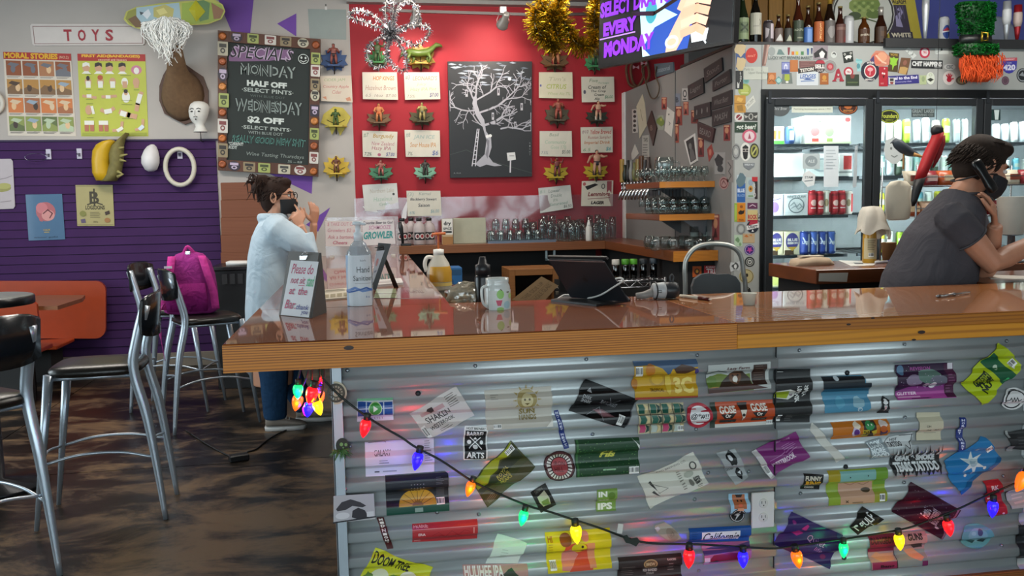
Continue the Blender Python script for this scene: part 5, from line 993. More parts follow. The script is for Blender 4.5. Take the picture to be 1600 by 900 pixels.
def lamp_head(px,py,label,aim,power):
    c=at(px,py,Y=7.9);t=thing('track_lamp',label,'track lamp',V((c.x,7.9,c.z+.12)),'track lamps above the red wall')
    d=(V(aim)-c).normalized();q=d.to_track_quat('Z','Y').to_matrix().to_4x4();k=1/ppm(c)
    o=B(M('8d8a86',.35,.5));o.X=Matrix.Translation(c)@q;o.lathe([(.02,-.14),(.03,-.13),(.03,-.03),(.045,-.02),(.052,.03),(.054,.035),(.046,.036)],n=16,cap=(True,False));o.build('shade',t)
    o=B(M('ffe9c8',.4,em=14));o.X=Matrix.Translation(c)@q;o.lathe([(.046,.032),(.02,.028),(.001,.027)],n=16);o.build('bulb',t)
    o=B(M('b5b2ae',.3,.6));top=V((c.x,7.9,at(px,20,Y=7.9).z));o.box(c.x-.03,7.87,top.z-.01,c.x+.03,7.93,top.z+.05,.004)
    for sg in(-1,1):o.tube([top+V((sg*.028,0,0)),top+V((sg*.055,0,-.06)),c+V((sg*.052,0,0))],.003,5)
    o.build('yoke',t);spot('track_light',c+d*.05,aim,power,ang=95,blend=.8)
lamp_head(786,36,'grey track lamp left of the gold tinsel, ring of light glowing',(at(760,100,Y=YW)),24)
lamp_head(650,31,'grey track lamp behind the silver tinsel flower',(at(650,120,Y=YW)),24)
# ------------------------------------------------------------------ glassware prototypes
GL=glass('clear_glass','eef4f4',1.5,.03);GLP=glass('clear_plastic','f0f2f0',1.45,.05)
def glassware(kind,loc,label,group,s=1.0):
    t=thing(kind,label,'glass',loc,group);p=V(loc);o=B(GL)
    if kind=='pint_glass':o.lathe([(.030*s,.0),(.043*s,.145*s),(.041*s,.145*s),(.028*s,.012)],p,12)
    elif kind=='beer_glass':o.lathe([(.033*s,0),(.032*s,.02),(.037*s,.08*s),(.034*s,.17*s),(.032*s,.17*s),(.034*s,.08*s),(.029*s,.02)],p,12)
    elif kind=='jar_glass':o.lathe([(.036*s,0),(.038*s,.01),(.038*s,.075*s),(.028*s,.09*s),(.029*s,.105*s),(.026*s,.105*s),(.025*s,.09*s),(.034*s,.07*s),(.034*s,.012)],p,12)
    elif kind=='snifter':
        o.lathe([(.034*s,0),(.006,.008),(.006,.04*s)],p,12);o.build('foot',t);o=B(GL)
        o.lathe([(.006,.04*s),(.035*s,.06*s),(.043*s,.09*s),(.032*s,.14*s),(.030*s,.14*s),(.040*s,.09*s),(.030*s,.063*s)],p,12)
    elif kind=='tumbler':o.lathe([(.03*s,0),(.042*s,.02),(.046*s,.05*s),(.036*s,.095*s),(.034*s,.095*s),(.043*s,.05*s),(.028*s,.015)],p,14)
    elif kind=='pitcher':
        o.lathe([(.06,0),(.065,.02),(.075,.14),(.068,.19),(.065,.19),(.072,.14),(.058,.02)],p,16);o.build('body',t);o=B(GL)
        o.tube([p+V((.07,0,.16)),p+V((.12,0,.15)),p+V((.12,0,.07)),p+V((.068,0,.05))],.009,6)
        o.build('handle',t);return t
    o.build('bowl',t);return t
# ------------------------------------------------------------------ the L-shaped back counter
YK,ZK,XK,YE=7.95,1.085,2.19,6.1
kc=thing('service_counter','L-shaped wooden back counter along the red wall and the grey side wall','counter',(1.4,8.2,.0))
KW=wood('shelf_fir','84502c','5a3018',0,1.2,.4,.3,1.0,cc='7d4a26',seed=8);KW2=wood('shelf_fir_across','7a4220','542a12',1,1.2,.4,.3,1.0,seed=12);KE=wood('shelf_end_lit','b9772a','9a5c1c',0,1.4,.4,.2,.8,seed=14)  # KE: paler copy of the shelf wood, light on the end face put into colour
x0k=XR+.01
o=B(KW);o.box(x0k,YK,ZK-.075,XK,YW-.002,ZK,.003);o.build('worktop',kc)
o=B(KW2);o.box(XK,YE+.012,ZK-.075,XP-.002,YW-.002,ZK+.0005,.003);o.build('worktop',kc)
o=B(KE);o.box(XK,YE,ZK-.075,XP-.002,YE+.0118,ZK);o.build('end_board',kc)
DK=M('101012',.7)
o=B(DK);o.box(x0k+.05,8.30,0,XK,8.34,ZK-.076);o.box(XK+.06,YE+.06,0,XP-.004,YW-.2,ZK-.076);o.build('cabinet_body',kc)
o=B(M('26262a',.5));o.box(x0k+.05,7.2,.58,XK-.02,8.29,.60);o.build('under_shelf',kc)
for x in(.35,1.1,1.9):
    o=B(M('3a3c40',.4,.6));o.box(x,7.25,0,x+.03,7.28,.58);o.build('shelf_leg',kc)
o=B(M('8a9aa0',.4,.5));a=at(852,398,Y=YK+.02);
for dx in(0,.075):o.box(a.x+dx,YK+.01,ZK-.16,a.x+dx+.018,YK+.03,ZK-.076)
o.box(a.x,YK+.01,ZK-.165,a.x+.093,YK+.03,ZK-.15);o.build('bracket',kc)
KS=YS(YE+.058)
flat('counter_sticker','small orange sticker below the lit end of the back counter','sticker',(1082,416,1096,433),KS,'b8571f',[('c',.5,.5,.3,.3,'3a2418'),('c',.5,.45,.16,.16,'d89a3c')],th=.001)
flat('counter_sticker','red sticker with white lettering below the lit end of the back counter','sticker',(1100,415,1136,429),KS,'b01f2a',[('t','TRULY',.1,.35,.9,.95,'e8dcdc',.04),('t','ALWAYS',.06,.05,.55,.3,'e8dcdc',.02)],th=.001)
def onk(px,Y):a=at(px,380,Y=Y);return V((a.x,Y,ZK))
def jug(px,label):
    p=onk(px,{629:8.12,643:8.27,655.5:8.10,671:8.16}[px]);t=thing('growler_jug',label,'jug',p,'frosted jugs on the back shelf')
    o=B(glass('frosted_plastic','f0e4e4',1.4,.05,.3,('d9cfce',.62)));o.lathe([(.048,0),(.055,.01),(.055,.15),(.045,.185),(.024,.205),(.022,.22)],p,16);o.build('body',t)
    o=B(M('17171a',.4));o.lathe([(.025,.218),(.026,.245),(.001,.246)],p,14);o.build('cap',t)
    cyl_flat('label',t,p,.0555,.045,.115,215,325,'17161a',[('c',.3,.5,.2,.34,'d8d0cc'),('c',.32,.5,.12,.22,'a02a30'),('c',.72,.5,.2,.34,'d8d0cc'),('c',.72,.5,.12,.22,'a02a30'),('l',[(.3,.3),(.36,.7)],.1,'17161a')],n=8)
jug(629,'frosted jug with a black cap, leftmost on the back shelf');jug(643,'frosted jug with a black cap, second from the left');jug(655.5,'frosted jug with a black cap, third in the cluster');jug(671,'frosted jug with a black cap standing apart on the right')
p=onk(633,7.99);t=thing('tap_lever','black curved tap handle leaning on the leftmost frosted jug','tap handle',p)
o=B(M('131315',.3));o.box(p.x-.04,p.y-.03,p.z,p.x+.055,p.y+.02,p.z+.022,.004);o.build('foot',t);o=B(M('1a1a1d',.3));o.tube([p+V((-.02,0,.02)),p+V((-.025,0,.10)),p+V((-.035,0,.16)),p+V((-.045,0,.215))],[.012,.014,.022,.018],8);o.build('lever',t)
def boxon(name,label,cat,x0,y0,x1,Y,dep,base,items=(),zb=ZK,side=None):
    a,b_=at(x0,y0,Y=Y),at(x1,y0,Y=Y);t=thing(name,label,cat,((a.x+b_.x)/2,Y+dep/2,zb));h=a.z-zb
    o=B(M(side or base,.6,noise=.05));o.box(a.x,Y,zb,b_.x,Y+dep,a.z,.003);o.build('carton',t)
    if items:
        pq=B();c=[V((a.x,Y,a.z)),V((b_.x,Y,a.z)),V((b_.x,Y,zb)),V((a.x,Y,zb))]
        mp=lambda u,v:(c[0]*(1-u)+c[1]*u)*(1-v)+(c[3]*(1-u)+c[2]*u)*v
        ink(pq,items,mp,V((0,-1,0)),(b_.x-a.x)/h,.0003,.0004,lambda col:M(col,.5,noise=0));pq.build('print',t)
    return t
boxon('paper_carton','small tan and white carton printed in black beside the beige board','carton',690.5,342,707,8.08,.08,'b9a07c',[('r',0,0,1,.62,'d8d4cc'),('t','dry',.15,.1,.85,.3,'2a2a2c',.04),('t','SPICE',.1,.34,.9,.44,'2a2a2c',.03),('r',.1,.48,.9,.56,'2a2a2c'),('r',0,.7,1,1,'9a6c3a')])
boxon('beige_board','plain beige board standing on the back shelf beside the small carton','board',707.5,341,759,8.14,.015,'aaa893')
tr=thing('glass_tray','shallow grey tray under the stacked jar glasses','tray',onk(815,8.1));o=B(M('6a7280',.3,.6));a,b_=onk(762,8.02),onk(868,8.02);o.box(a.x,8.0,ZK,b_.x,8.32,ZK+.008);o.box(a.x,8.0,ZK+.008,b_.x,8.008,ZK+.022);o.box(a.x,8.312,ZK+.008,b_.x,8.32,ZK+.022);o.build('pan',tr)
pj_=glassware('jar_glass',V((a.x+.05,8.06,ZK+.0085)),'small jar glass, first from the left in the front row on the grey tray','jar glasses on the tray',1.0)
for r_ in range(2):
    for i in range(6):
        if r_ or i:dup(pj_,(a.x+.05+i*.085,8.06+r_*.12,ZK+.0085),label='small jar glass, %s from the left in the %s row on the grey tray'%(ORD[i],('front','rear')[r_]))
for i in range(4):dup(pj_,(a.x+.09+i*.093,8.1,ZK+.1145),label='small jar glass stacked on top, %s from the left over the grey tray'%ORD[i],group='jar glasses of the upper layer')
pg=glassware('beer_glass',V((onk(825,8.1).x,8.1,ZK+.009)),'tall beer glass, first from the left in the front row on the back shelf','tall glasses on the back shelf',1.0)
rg_=random.Random(9)
for q_,x in enumerate((834,846,858,870,881,891,902,914,929,940)):dup(pg,(onk(x,8.08).x,8.08+rg_.uniform(-.04,.04),ZK+(.0085 if x<862 else 0)),scale=(1,1,rg_.uniform(.95,1.25)),label='tall beer glass, %s from the left in the front row on the back shelf'%ORD[q_+1])
for q_,x in enumerate((852,864,876,888,898,908,922,935,948,958)):dup(pg,(onk(x,8.28).x,8.3+rg_.uniform(-.02,.02),ZK+(.0085 if x<867 else 0)),scale=(1,1,rg_.uniform(1.1,1.45)),label='taller beer glass, %s from the left in the rear row'%ORD[q_],group='tall glasses in the rear row')
p=onk(919.5,8.0);t=thing('squeeze_bottle','small white squeeze bottle among the tall glasses','bottle',V((p.x,7.985,ZK)));p=V((p.x,7.985,ZK));o=B(M('c9c6c0',.5));o.lathe([(.025,0),(.03,.01),(.03,.12),(.02,.14)],p,14);o.build('body',t);o=B(M('d8d6d2',.5));o.lathe([(.02,.14),(.016,.16),(.005,.2)],p,12);o.build('nozzle',t)
pl=glass('splash_plastic','e8dfe4',1.5,.10,.12,('c08a98',.12))
a,b_=at(553,310,Y=8.47),at(972,383,Y=8.47);o=B(pl);n=26;vs=[];fs=[]
for i in range(n+1):
    for j in range(5):vs.append((a.x+(b_.x-a.x)*i/n,8.47-.012*math.sin(i*1.3)*math.sin(j*1.1+i*.4),ZK+(a.z-ZK)*j/4))
for i in range(n):
    for j in range(4):fs.append((i*5+j,i*5+5+j,i*5+6+j,i*5+1+j))
o.add(vs,fs,True);o.build('plastic_sheet',loc=(a.x,8.47,ZK),label='clear wrinkled plastic sheet taped along the foot of the red wall',cat='plastic sheet')
o=B(M('d6d2d4',.5));o.slab([WC.P(*q)for q in((626,334),(637,312),(635,341),(628,345))],(0,-.003,0));o.slab([WC.P(*q)for q in((566,322),(585,326),(592,332),(572,330))],(0,-.003,0));o.build('torn_tape',loc=WC.P(630,330),label='torn white tape strips below the pale cards',cat='tape')
YSG=6.75
sc=thing('counter_screen','clear plastic screen standing on the far end of the bar return','screen',V((.0,YSG+.02,ZB)))
a,b_=at(507,340,Y=YSG+.02),at(622,340,Y=YSG+.02);o=B(glass('screen_plastic','f2f0f2',1.5,.05,.08,('c9c0bc',.22)));o.box(a.x,YSG+.012,ZB,b_.x,YSG+.018,a.z);o.build('pane',sc)
o=B(M('b9b4ac',.5));o.box(a.x+.03,YSG-.05,ZB,a.x+.06,YSG+.09,ZB+.012);o.box(b_.x-.06,YSG-.05,ZB,b_.x-.03,YSG+.09,ZB+.012);o.build('foot',sc)
S5=YS(YSG+.012)
flat('paper_sign','white paper sign in pink handwriting on the clear screen, left of the growler sign','sign',[(508,345),(565,345),(565,385),(509,385)],S5,'cfc4c0',[T('$ TAKE OUT CANS',.06,.06,.94,.22,'c0808a'),T('Growlers $2 off',.06,.3,.9,.46,'c0808a'),T('Ask a bartender',.06,.56,.9,.7,'b86a78'),T('Cheers',.2,.78,.6,.92,'b86a78',.02)],th=.002)
flat('paper_sign','white paper sign with GROWLER in large teal letters on the clear screen','sign',[(566,344),(615,343),(618,381),(566,384)],S5,'cfc9c8',[T('Favorite Beer to Go?',.03,.05,.97,.17,'3a3444',.02),T('SCHMOOZE',.2,.22,.9,.38,'b87a9a',.01),T('GROWLER',.04,.46,.94,.76,'2f8f8c',.035)],th=.002)
boxon('storage_bin','blue plastic bin on the dark shelf under the back counter','bin',690,419,722,7.35,.25,'1f5f96',[('r',.04,.05,.96,.2,'17486f'),('r',.44,.3,.56,.6,'17486f')],.601)
cr=thing('wooden_crate','open wooden crate under the back counter','crate',V((at(832,450,Y=7.3).x,7.45,.601)));CW=wood('crate_wood','8a5a2c','6a3f1c',0,1.4,.6,0,.9,seed=16)
a,b_=at(795,421,Y=7.3),at(872,421,Y=7.3)
for q in((a.x,7.28,.601,a.x+.05,7.7,a.z),(b_.x-.05,7.28,.601,b_.x,7.7,a.z),(a.x+.05,7.28,a.z-.055,b_.x-.05,7.7,a.z),(a.x+.05,7.28,.601,b_.x-.05,7.7,.63)):o=B(CW);o.box(*q,.003);o.build('board',cr)
o=B(M('191310',.9));o.box(a.x+.05,7.66,.63,b_.x-.05,7.68,a.z-.055);o.build('back',cr)
flat('cardboard_sheet','flattened brown cardboard with dark print leaning on the wooden crate','cardboard',[(800,468),(846,432),(872,446),(842,480)],Surf((a.x,7.2,.7),(0,-1,.1)),'7a6140',[('t','THIS SIDE UP',.1,.2,.85,.4,'5a4528',.01),('t','FRAGILE GLASS',.1,.55,.9,.75,'5a4528',.01),('l',[(0,.5),(1,.5)],.03,'6a5234')],th=.006)
flat('framed_board','small dark lettered board beside the wooden crate','board',(866,436,874,468),YS(7.25),'191512',[('t','X',.2,.3,.8,.45,'b8a890',.02),('t','TT',.2,.6,.8,.75,'b8a890',.02)],th=.01)
wr=thing('wire_rack','chrome wire rack with jars between the tablet and the stool','rack',V((at(1000,450,Y=6.5).x,6.5,0)));a,b_=at(950,440,Y=6.4),at(1040,440,Y=6.4);zR=a.z;CHR=M('b9bcc0',.2,.9)
for x in(a.x,b_.x):
    for y in(6.4,6.75):o=B(CHR);o.tube([(x,y,0),(x,y,zR+.02)],.012,8);o.build('post',wr)
o=B(CHR)
for z in(zR,zR-.05):o.tube([(a.x,6.4,z),(b_.x,6.4,z)],.005,6);o.tube([(a.x,6.75,z),(b_.x,6.75,z)],.005,6)
zz=[(a.x+(b_.x-a.x)*i/8,6.4,zR-(.05 if i%2 else 0))for i in range(9)];o.tube(zz,.003,5)
for i in range(12):x=a.x+(b_.x-a.x)*i/11;o.tube([(x,6.4,zR),(x,6.75,zR)],.003,5)
o.build('wire_shelf',wr)
o=B(CHR)
for z in(.25,):o.box(a.x,6.4,z,b_.x,6.75,z+.01)
o.build('lower_shelf',wr)
for i,(x,cap_,bod,lb)in enumerate(((962,'b9b6ae','6a5a30','jar with a pale lid, leftmost on the wire rack'),(977,'4a8f2a','3a3a3c','jar with a bright green lid at the left of the wire rack'),(990,'57a52f','2f3234','jar with a broad bright green lid on the wire rack'),(1005,'303438','26282c','dark jar right of the green lids on the wire rack'),(1021,'3c4650','1f2a44','dark blue jar with a metal lid on the wire rack'))):
    p=V((at(x,430,Y=6.55).x,6.55,zR+.006));t=thing('storage_jar',lb,'jar',p);o=B(glass('jar_'+bod,bod,1.5,.08));o.lathe([(.026,0),(.028,.01),(.028,.10),(.024,.11)],p,14);o.build('body',t);o=B(M(cap_,.4));o.lathe([(.029,.108),(.03,.112),(.03,.145),(.028,.148),(.001,.149)],p,16);o.build('lid',t)
# ------------------------------------------------------------------ the grey side wall
WX=XS(XP)
def dsign(q,lb,txt,col='2b2628'):
    flat('chalk_sign',lb,'sign',q,WX,col,[('t',txt,.14,.3,.86,.72,'77726f',.0,.2),('r',.02,.03,.98,.06,'463c3c'),('r',.02,.94,.98,.97,'463c3c')],th=.014,group='dark chalk signs on the side wall')
dsign([(1102,107.5),(1130,90),(1131.5,110),(1103.5,130)],'dark chalk sign topmost on the grey side wall','Stout');dsign([(1116,126),(1143,108),(1144.4,128.5),(1116,143)],'dark chalk sign top right beside the column','Porter')
dsign([(1077,134),(1101,121),(1102,145),(1078.6,156.5)],'dark chalk sign furthest left of the upper three','Lager');dsign([(1115,152),(1145.5,140),(1145.5,163),(1114,172)],'dark chalk sign directly above the one reading MASH','Wheat Beer');dsign([(1115,174),(1144,165.5),(1144,190),(1115,198)],'dark chalk sign reading MASH','MASH')
dsign([(1087,166),(1112,159),(1113,181),(1087,187)],'blank-looking dark chalk sign left of the one reading MASH','. . .');dsign([(1092,190),(1119,201),(1115,223),(1093,214)],'reddish dark sign tipped down below the chalk signs','BEARD','3a2526')
flat('slate_sign','small blue-grey slate below the television at the top of the side wall','sign',[(1024,100),(1053.5,97),(1054.5,112),(1026.5,121)],WX,'3f4e58',[('t','seasonal',.15,.3,.85,.7,'8a9aa0',0,.2)],th=.012)
def wallbit(nm,lb,cat,poly,col,items=(),th=.004):
    x0=min(p[0]for p in poly);x1=max(p[0]for p in poly);y0=min(p[1]for p in poly);y1=max(p[1]for p in poly)
    flat(nm,lb,cat,(x0,y0,x1,y1),WX,col,items,th=th,shape=[((x-x0)/(x1-x0),(y-y0)/(y1-y0))for x,y in poly])
wallbit('pennant','long cream paper pennant at the left of the side wall','pennant',[(1004.5,147),(1008,162),(1011,196),(1000,216),(997,183),(995,166)],'bdb39a',[('l',[(.4,.35),(.6,.6)],.03,'8a8068')])
wallbit('pennant','dark brown pennant-shaped board on the side wall','pennant',[(1019.5,173),(1027.7,200),(1022,227.7),(1012.5,193)],'43302c',[('t','B',.4,.42,.6,.56,'8a7468')],.012)
wallbit('pennant','white paper pennant with a small drawing on the side wall','pennant',[(1043,167),(1054.5,176),(1050,213.7),(1039,204)],'b9b4ac',[('c',.45,.25,.07,.03,'5a5654'),('l',[(.45,.5),(.6,.55),(.45,.62)],.03,'6a6664')])
wallbit('sticker_strip','white strip with a column of black marks on the side wall','sticker',[(988,171),(996,170),(997,207),(989,208)],'b5afa8',[('c',.5,.12+.19*i,.28,.07,'3a3838',7)for i in range(5)])
wallbit('pennant','small white pointed paper above the tap handles','pennant',[(992.7,225),(998.5,240),(988,252),(987,240)],'bdb8ae')
wallbit('notice','white notice with black lines beside the tap handles','notice',[(1004,212),(1014,211),(1015,250),(1004,254)],'aaa59c',[('t','TAPS',.2,.1,.8,.25,'4a4846',.02)]+lines(.12,.34,.9,.9,6,'6a6664'))
flat('framed_photo','black and white photograph in a white border tilted on the side wall','photo',[(1069.7,219.5),(1087,208),(1091,251),(1079.5,258)],WX,'bdbab6',[('r',.14,.08,.86,.92,'2a2a2c'),('p',[(.2,.9),(.3,.5),(.5,.4),(.7,.6),(.8,.9)],'5a5858'),('c',.45,.35,.14,.12,'6a6866')],th=.006)
reds=[((1034,152,1042,171),'8a3a34'),((1056,166,1066,196),'7d362f'),((1054,193,1061,223),'8a4034'),((1068,159,1076,180),'93483f'),((1080,172,1091,193),'6f2f2c'),((1131,195,1141,220),'7c2f30'),((1091,214,1100,245),'6c2b2d'),((1113,335,1124,375),'7d3a3a')]
for i,(q,c_)in enumerate(reds):
    flat('wall_sticker',('red and brown sticker on the side wall, %s'%('left of the white pennant','right of the white pennant','below the white pennant','under the round-faced sticker','beside the blank chalk sign','under the sign reading MASH','hanging by the framed photograph','right of the wooden glass shelves')[i]),'sticker',q,WX,c_,[('c',.5,.35,.3,.2,'b07a5c'),('p',[(.2,.9),(.5,.5),(.8,.9)],'3a1c1a'),('r',.1,.04,.9,.12,'c79a7a')],th=.002,group='red stickers on the side wall')
flat('wall_sticker','round-faced black and white sticker on the side wall','sticker',(1066,138,1075,158),WX,'aaa6a2',[('c',.5,.42,.34,.3,'3a3a3c'),('c',.5,.42,.2,.18,'b5b1ad'),('r',.2,.8,.8,.9,'3a3a3c')],th=.002)
flat('wall_sticker','pale blue sticker left of the round-faced one','sticker',(1054,146,1063,166),WX,'6f7684',[('t','B',.25,.3,.75,.7,'2f3440',.03)],th=.002)
flat('wall_sticker','pale green floral sticker on the side wall','sticker',(1028,180,1037,203),WX,'8a8d80',[splat(.5,.4,.4,9,'6a7a3c',5,.5),('c',.6,.3,.18,.1,'9a9a52')],th=.002)
flat('wall_sticker','red diamond sticker on the side wall','sticker',[(1105,233),(1112,225),(1115.5,240),(1108,253)],WX,'86352f',[('c',.5,.5,.25,.25,'a86a5a')],th=.002)
flat('wall_sticker','large black and white drawn sticker near the column','sticker',(1117,238,1133,272),WX,'8d8a88',[splat(.4,.4,.35,11,'2f2f31',7,.6),splat(.6,.75,.25,9,'3a3a3c',8,.6)],th=.002)
flat('wall_sticker','white script sticker low on the side wall','sticker',(1136,250,1146,285),WX,'857f7c',[('l',[(.2,.1),(.7,.3),(.3,.5),(.7,.7),(.3,.9)],.06,'4a4644')],th=.002)
flat('wall_sticker','pink round emblem sticker low on the side wall','sticker',(1124,276,1139,296),WX,'9a7a78',[('o',.5,.5,.4,.4,.1,'6a3436'),('l',[(.3,.6),(.5,.3),(.7,.6)],.08,'6a3436')],th=.002,shape=circ(20))
o=B(M('5a4634',.6))
c=at(1000,118,X=XP-.04);k=1/ppm(c)
for(pts_,r_)in(([(1012,100),(1003,108),(1008,125),(1015,148),(1020,154),(1027,150),(1030,135),(1024,118),(1026,104)],.006),):o.tube(curve([at(x,y,X=XP-.02)for x,y in pts_],4),r_,5)
o.build('wire_loop',loc=c,label='thin brown wire loop hanging at the top of the side wall',cat='wire loop')
wrth=thing('wreath','brown vine hoop with pink ribbons on the red wall below the television','wreath',at(996,112,Y=YW-.05));c=at(996,112,Y=YW-.05);k=1/ppm(c)
for dx,rr_ in((-4,14),(4,15)):
    o=B(M('5c3a24',.7));o.tube([c+V(((dx+math.cos(a)*rr_)*k,.01*math.sin(5*a),math.sin(a)*24*k))for a in[2*PI*i/22 for i in range(22)]],.014,6,closed=True);o.build('hoop',wrth)
o=B(M('b98a94',.5));
for dx,dz in((-4,6),(9,12)):
    for sg in(-1,1):o.slab([c+V((dx*k,-.03,dz*k)),c+V(((dx+sg*5)*k,-.03,(dz+3)*k)),c+V(((dx+sg*5)*k,-.03,(dz-3)*k))],(0,-.006,0))
o.build('ribbon',wrth)
YSH=at(1117,290,X=XP)[1]
for(y0,y1,lb)in((284,293.5,'upper wooden glass shelf on the side wall'),(335.5,345,'lower wooden glass shelf on the side wall')):
    a,b_=at(1031,y0,Y=YSH),at(1031,y1,Y=YSH)
    t=thing('glass_shelf',lb,'shelf',V((XP-.2,YSH+.3,b_.z)));o=B(KE);o.box(a.x,YSH,b_.z,XP-.001,YSH+.012,a.z);o.build('front_board',t);o=B(KW2);o.box(a.x,YSH+.0125,b_.z,XP-.001,YSH+.85,a.z,.002);o.build('board',t)
    for yy in(YSH+.15,YSH+.7):
        o=B(M('77797c',.4,.7));o.slab([(XP-.001,yy,b_.z),(XP-.001,yy,b_.z-.12),(XP-.012,yy,b_.z-.12),(XP-.2,yy,b_.z)],(0,.012,0));o.build('bracket',t)
zs1=at(1031,284,Y=YSH).z;zs2=at(1031,335.5,Y=YSH).z;xs1=at(1031,284,Y=YSH).x;zsb=at(1031,293.5,Y=YSH).z
gs=glassware('snifter',V((xs1+.05,YSH+.06,zs1)),'stemmed glass, first from the left in the first row on the upper shelf','glasses on the upper shelf',.8)
for i in range(5):
    for j in range(6):
        if(i or j)and not(i<3 and j==2):dup(gs,(xs1+.05+i*.078,YSH+.06+j*.12,zs1),label='stemmed glass, %s from the left in the %s row on the upper shelf'%(ORD[i],ORD[j]))
gs2=glassware('tumbler',V((xs1+.05,YSH+.08,zs2)),'round glass, first from the left in the first row on the lower shelf','glasses on the lower shelf',.85)
for i in range(5):
    for j in range(3):
        if i or j:dup(gs2,(xs1+.05+i*.083,YSH+.08+j*.16,zs2),label='round glass, %s from the left in the %s row on the lower shelf'%(ORD[i],ORD[j]))
hg=glassware('wine_glass',V((xs1+.05,YSH+.1,zsb-.15)),'wine glass hanging upside down below the upper shelf','hanging wine glasses')if False else None
hs=thing('wine_glass','stemmed glass hanging upside down, first from the left in the first row','glass',V((xs1+.05,YSH+.1,zsb-.001)),'hanging stemmed glasses');p=V(hs['_w']);o=B(GL);o.lathe([(.032,-.001),(.005,-.006),(.004,-.06)],p,12);o.build('foot',hs);o=B(GL);o.lathe([(.004,-.06),(.03,-.075),(.038,-.11),(.032,-.14),(.030,-.14),(.036,-.11),(.028,-.078)],p,12);o.build('bowl',hs)
for i in range(5):
    for j in range(4):
        if i or j:dup(hs,(xs1+.05+i*.082,YSH+.1+j*.15,zsb-.001),label='stemmed glass hanging upside down, %s from the left in the %s row'%(ORD[i],ORD[j]))
glassware('pitcher',V((xs1+.14,YSH+.31,zs1)),'clear glass pitcher standing behind the glasses on the upper shelf','pitcher')
for i,(x,y0,lb)in enumerate(((1085,350,'white candle in a clear jar left of its pair'),(1104,351,'white candle in a clear jar nearest the column'))):
    p=V((at(x,385,Y=6.35).x,6.35,ZK+.10));t=thing('candle_jar',lb,'candle',V((p.x,p.y,ZK)));p=V((p.x,p.y,ZK));o=B(GL);o.lathe([(.036,0),(.037,.01),(.037,.17),(.034,.17),(.034,.012)],p,14);o.build('jar',t);o=B(M('d6d2ca',.5));o.lathe([(.033,.08),(.033,.125),(.001,.126)],p,14);o.build('wax',t)
gt=glassware('tumbler',V((at(1024,388,Y=6.3).x,6.3,ZK)),'round clear glass on the back counter, foremost at the left','round glasses on the back counter',1.05)
for q_,(x,y)in enumerate(((1040,6.35),(1052,6.25),(1068,6.42),(1077,6.22),(1094,6.2),(1110,6.22),(1015,6.5))):dup(gt,(at(x,388,Y=y).x,y,ZK),label='round clear glass on the back counter, '+('right beside the leftmost','third from the left','fourth, set back','fifth, near the first candle','sixth, before the candles','rightmost near the column','leftmost, set back')[q_])
tw=thing('tap_row','row of chrome beer taps on the side wall','beer taps',at(1008,300,X=XP));CH_=M('c3c5c8',.12,1.0)
zt=at(1010,297,X=XP).z;y0t,y1t=at(1030,300,X=XP).y,at(987,300,X=XP).y
o=B(M('55565a',.3,.8));o.box(XP-.02,y0t-.05,zt-.05,XP-.001,y1t+.05,zt+.05,.004);o.build('back_plate',tw)
for i in range(9):
    y=y0t+(y1t-y0t)*i/8;o=B(CH_);o.tube([(XP-.02,y,zt),(XP-.09,y,zt),(XP-.11,y,zt-.02),(XP-.125,y,zt-.085)],[.014,.016,.016,.010],8);o.tube([(XP-.095,y,zt),(XP-.095,y,zt+.05)],.009,8);o.build('faucet',tw)
HC=[('b08a42',.22,'tall wooden tap handle, leftmost in the row'),('1f2a1c',.16,'dark bottle-shaped tap handle beside the wooden one'),('2a2624',.2,'black tap handle third from the left'),('8d8a86',.2,'silver tap handle in the row'),('6a6a3c',.17,'olive tap handle in the row'),('8a7a4a',.2,'flat tan tap handle in the row'),('5a3a24',.22,'brown wooden paddle tap handle'),('2c2c30',.18,'short black tap handle near the pitcher'),('3a2c28',.2,'dark tap handle nearest the pitcher')]
for i,(c_,h,lb)in enumerate(HC):
    y=y1t+(y0t-y1t)*i/8;p=V((XP-.095,y,zt+.051));o=B(M(c_,.4,noise=.1))
    if i in(0,5,6):o.box(p.x-.015,p.y-.035,p.z+.03,p.x+.015,p.y+.035,p.z+.03+h,.006)
    else:o.lathe([(.010,.03),(.022,.06),(.026,.03+h*.5),(.014,.03+h*.75),(.016,.03+h),(.001,.032+h)],p,12)
    t=o.build('tap_handle',tw,p);tag(t,lb);o=B(CH_);o.lathe([(.012,0),(.012,.02),(.008,.03)],p,10);o.build('ferrule',t)
# ------------------------------------------------------------------ the glass-door cooler
BK=M('16181a',.38,noise=.02);BK2=M('24272a',.35,noise=.02)
dc=thing('drink_cooler','long black glass-door drinks cooler built into the wall','cooler',V((XCO+1,YC,0)))
fx=lambda x,y=300,Y=YC:at(x,y,Y=Y).x
fz=lambda y,x=1300,Y=YC:at(x,y,Y=Y).z
XD=[fx(1189),fx(1357.5),fx(1527),fx(1527)+(fx(1527)-fx(1357.5))]
o=B(BK);o.box(XCO,YC-.012,ZH0-.06,6.19,YC+.06,ZH0-.002);o.box(XCO,YC-.012,0,XCO+.035,YC+.06,ZH0-.06);o.build('outer_frame',dc)
for x in XD[1:]:
    o=B(BK);o.box(x-.018,YC+.005,0,x+.018,YC+.06,ZH0-.06);o.build('mullion',dc)
o=B(M('a3a8ac',.5));YI0,YI1,XI0,XI1=YC+.07,6.78,XCO+.01,5.9
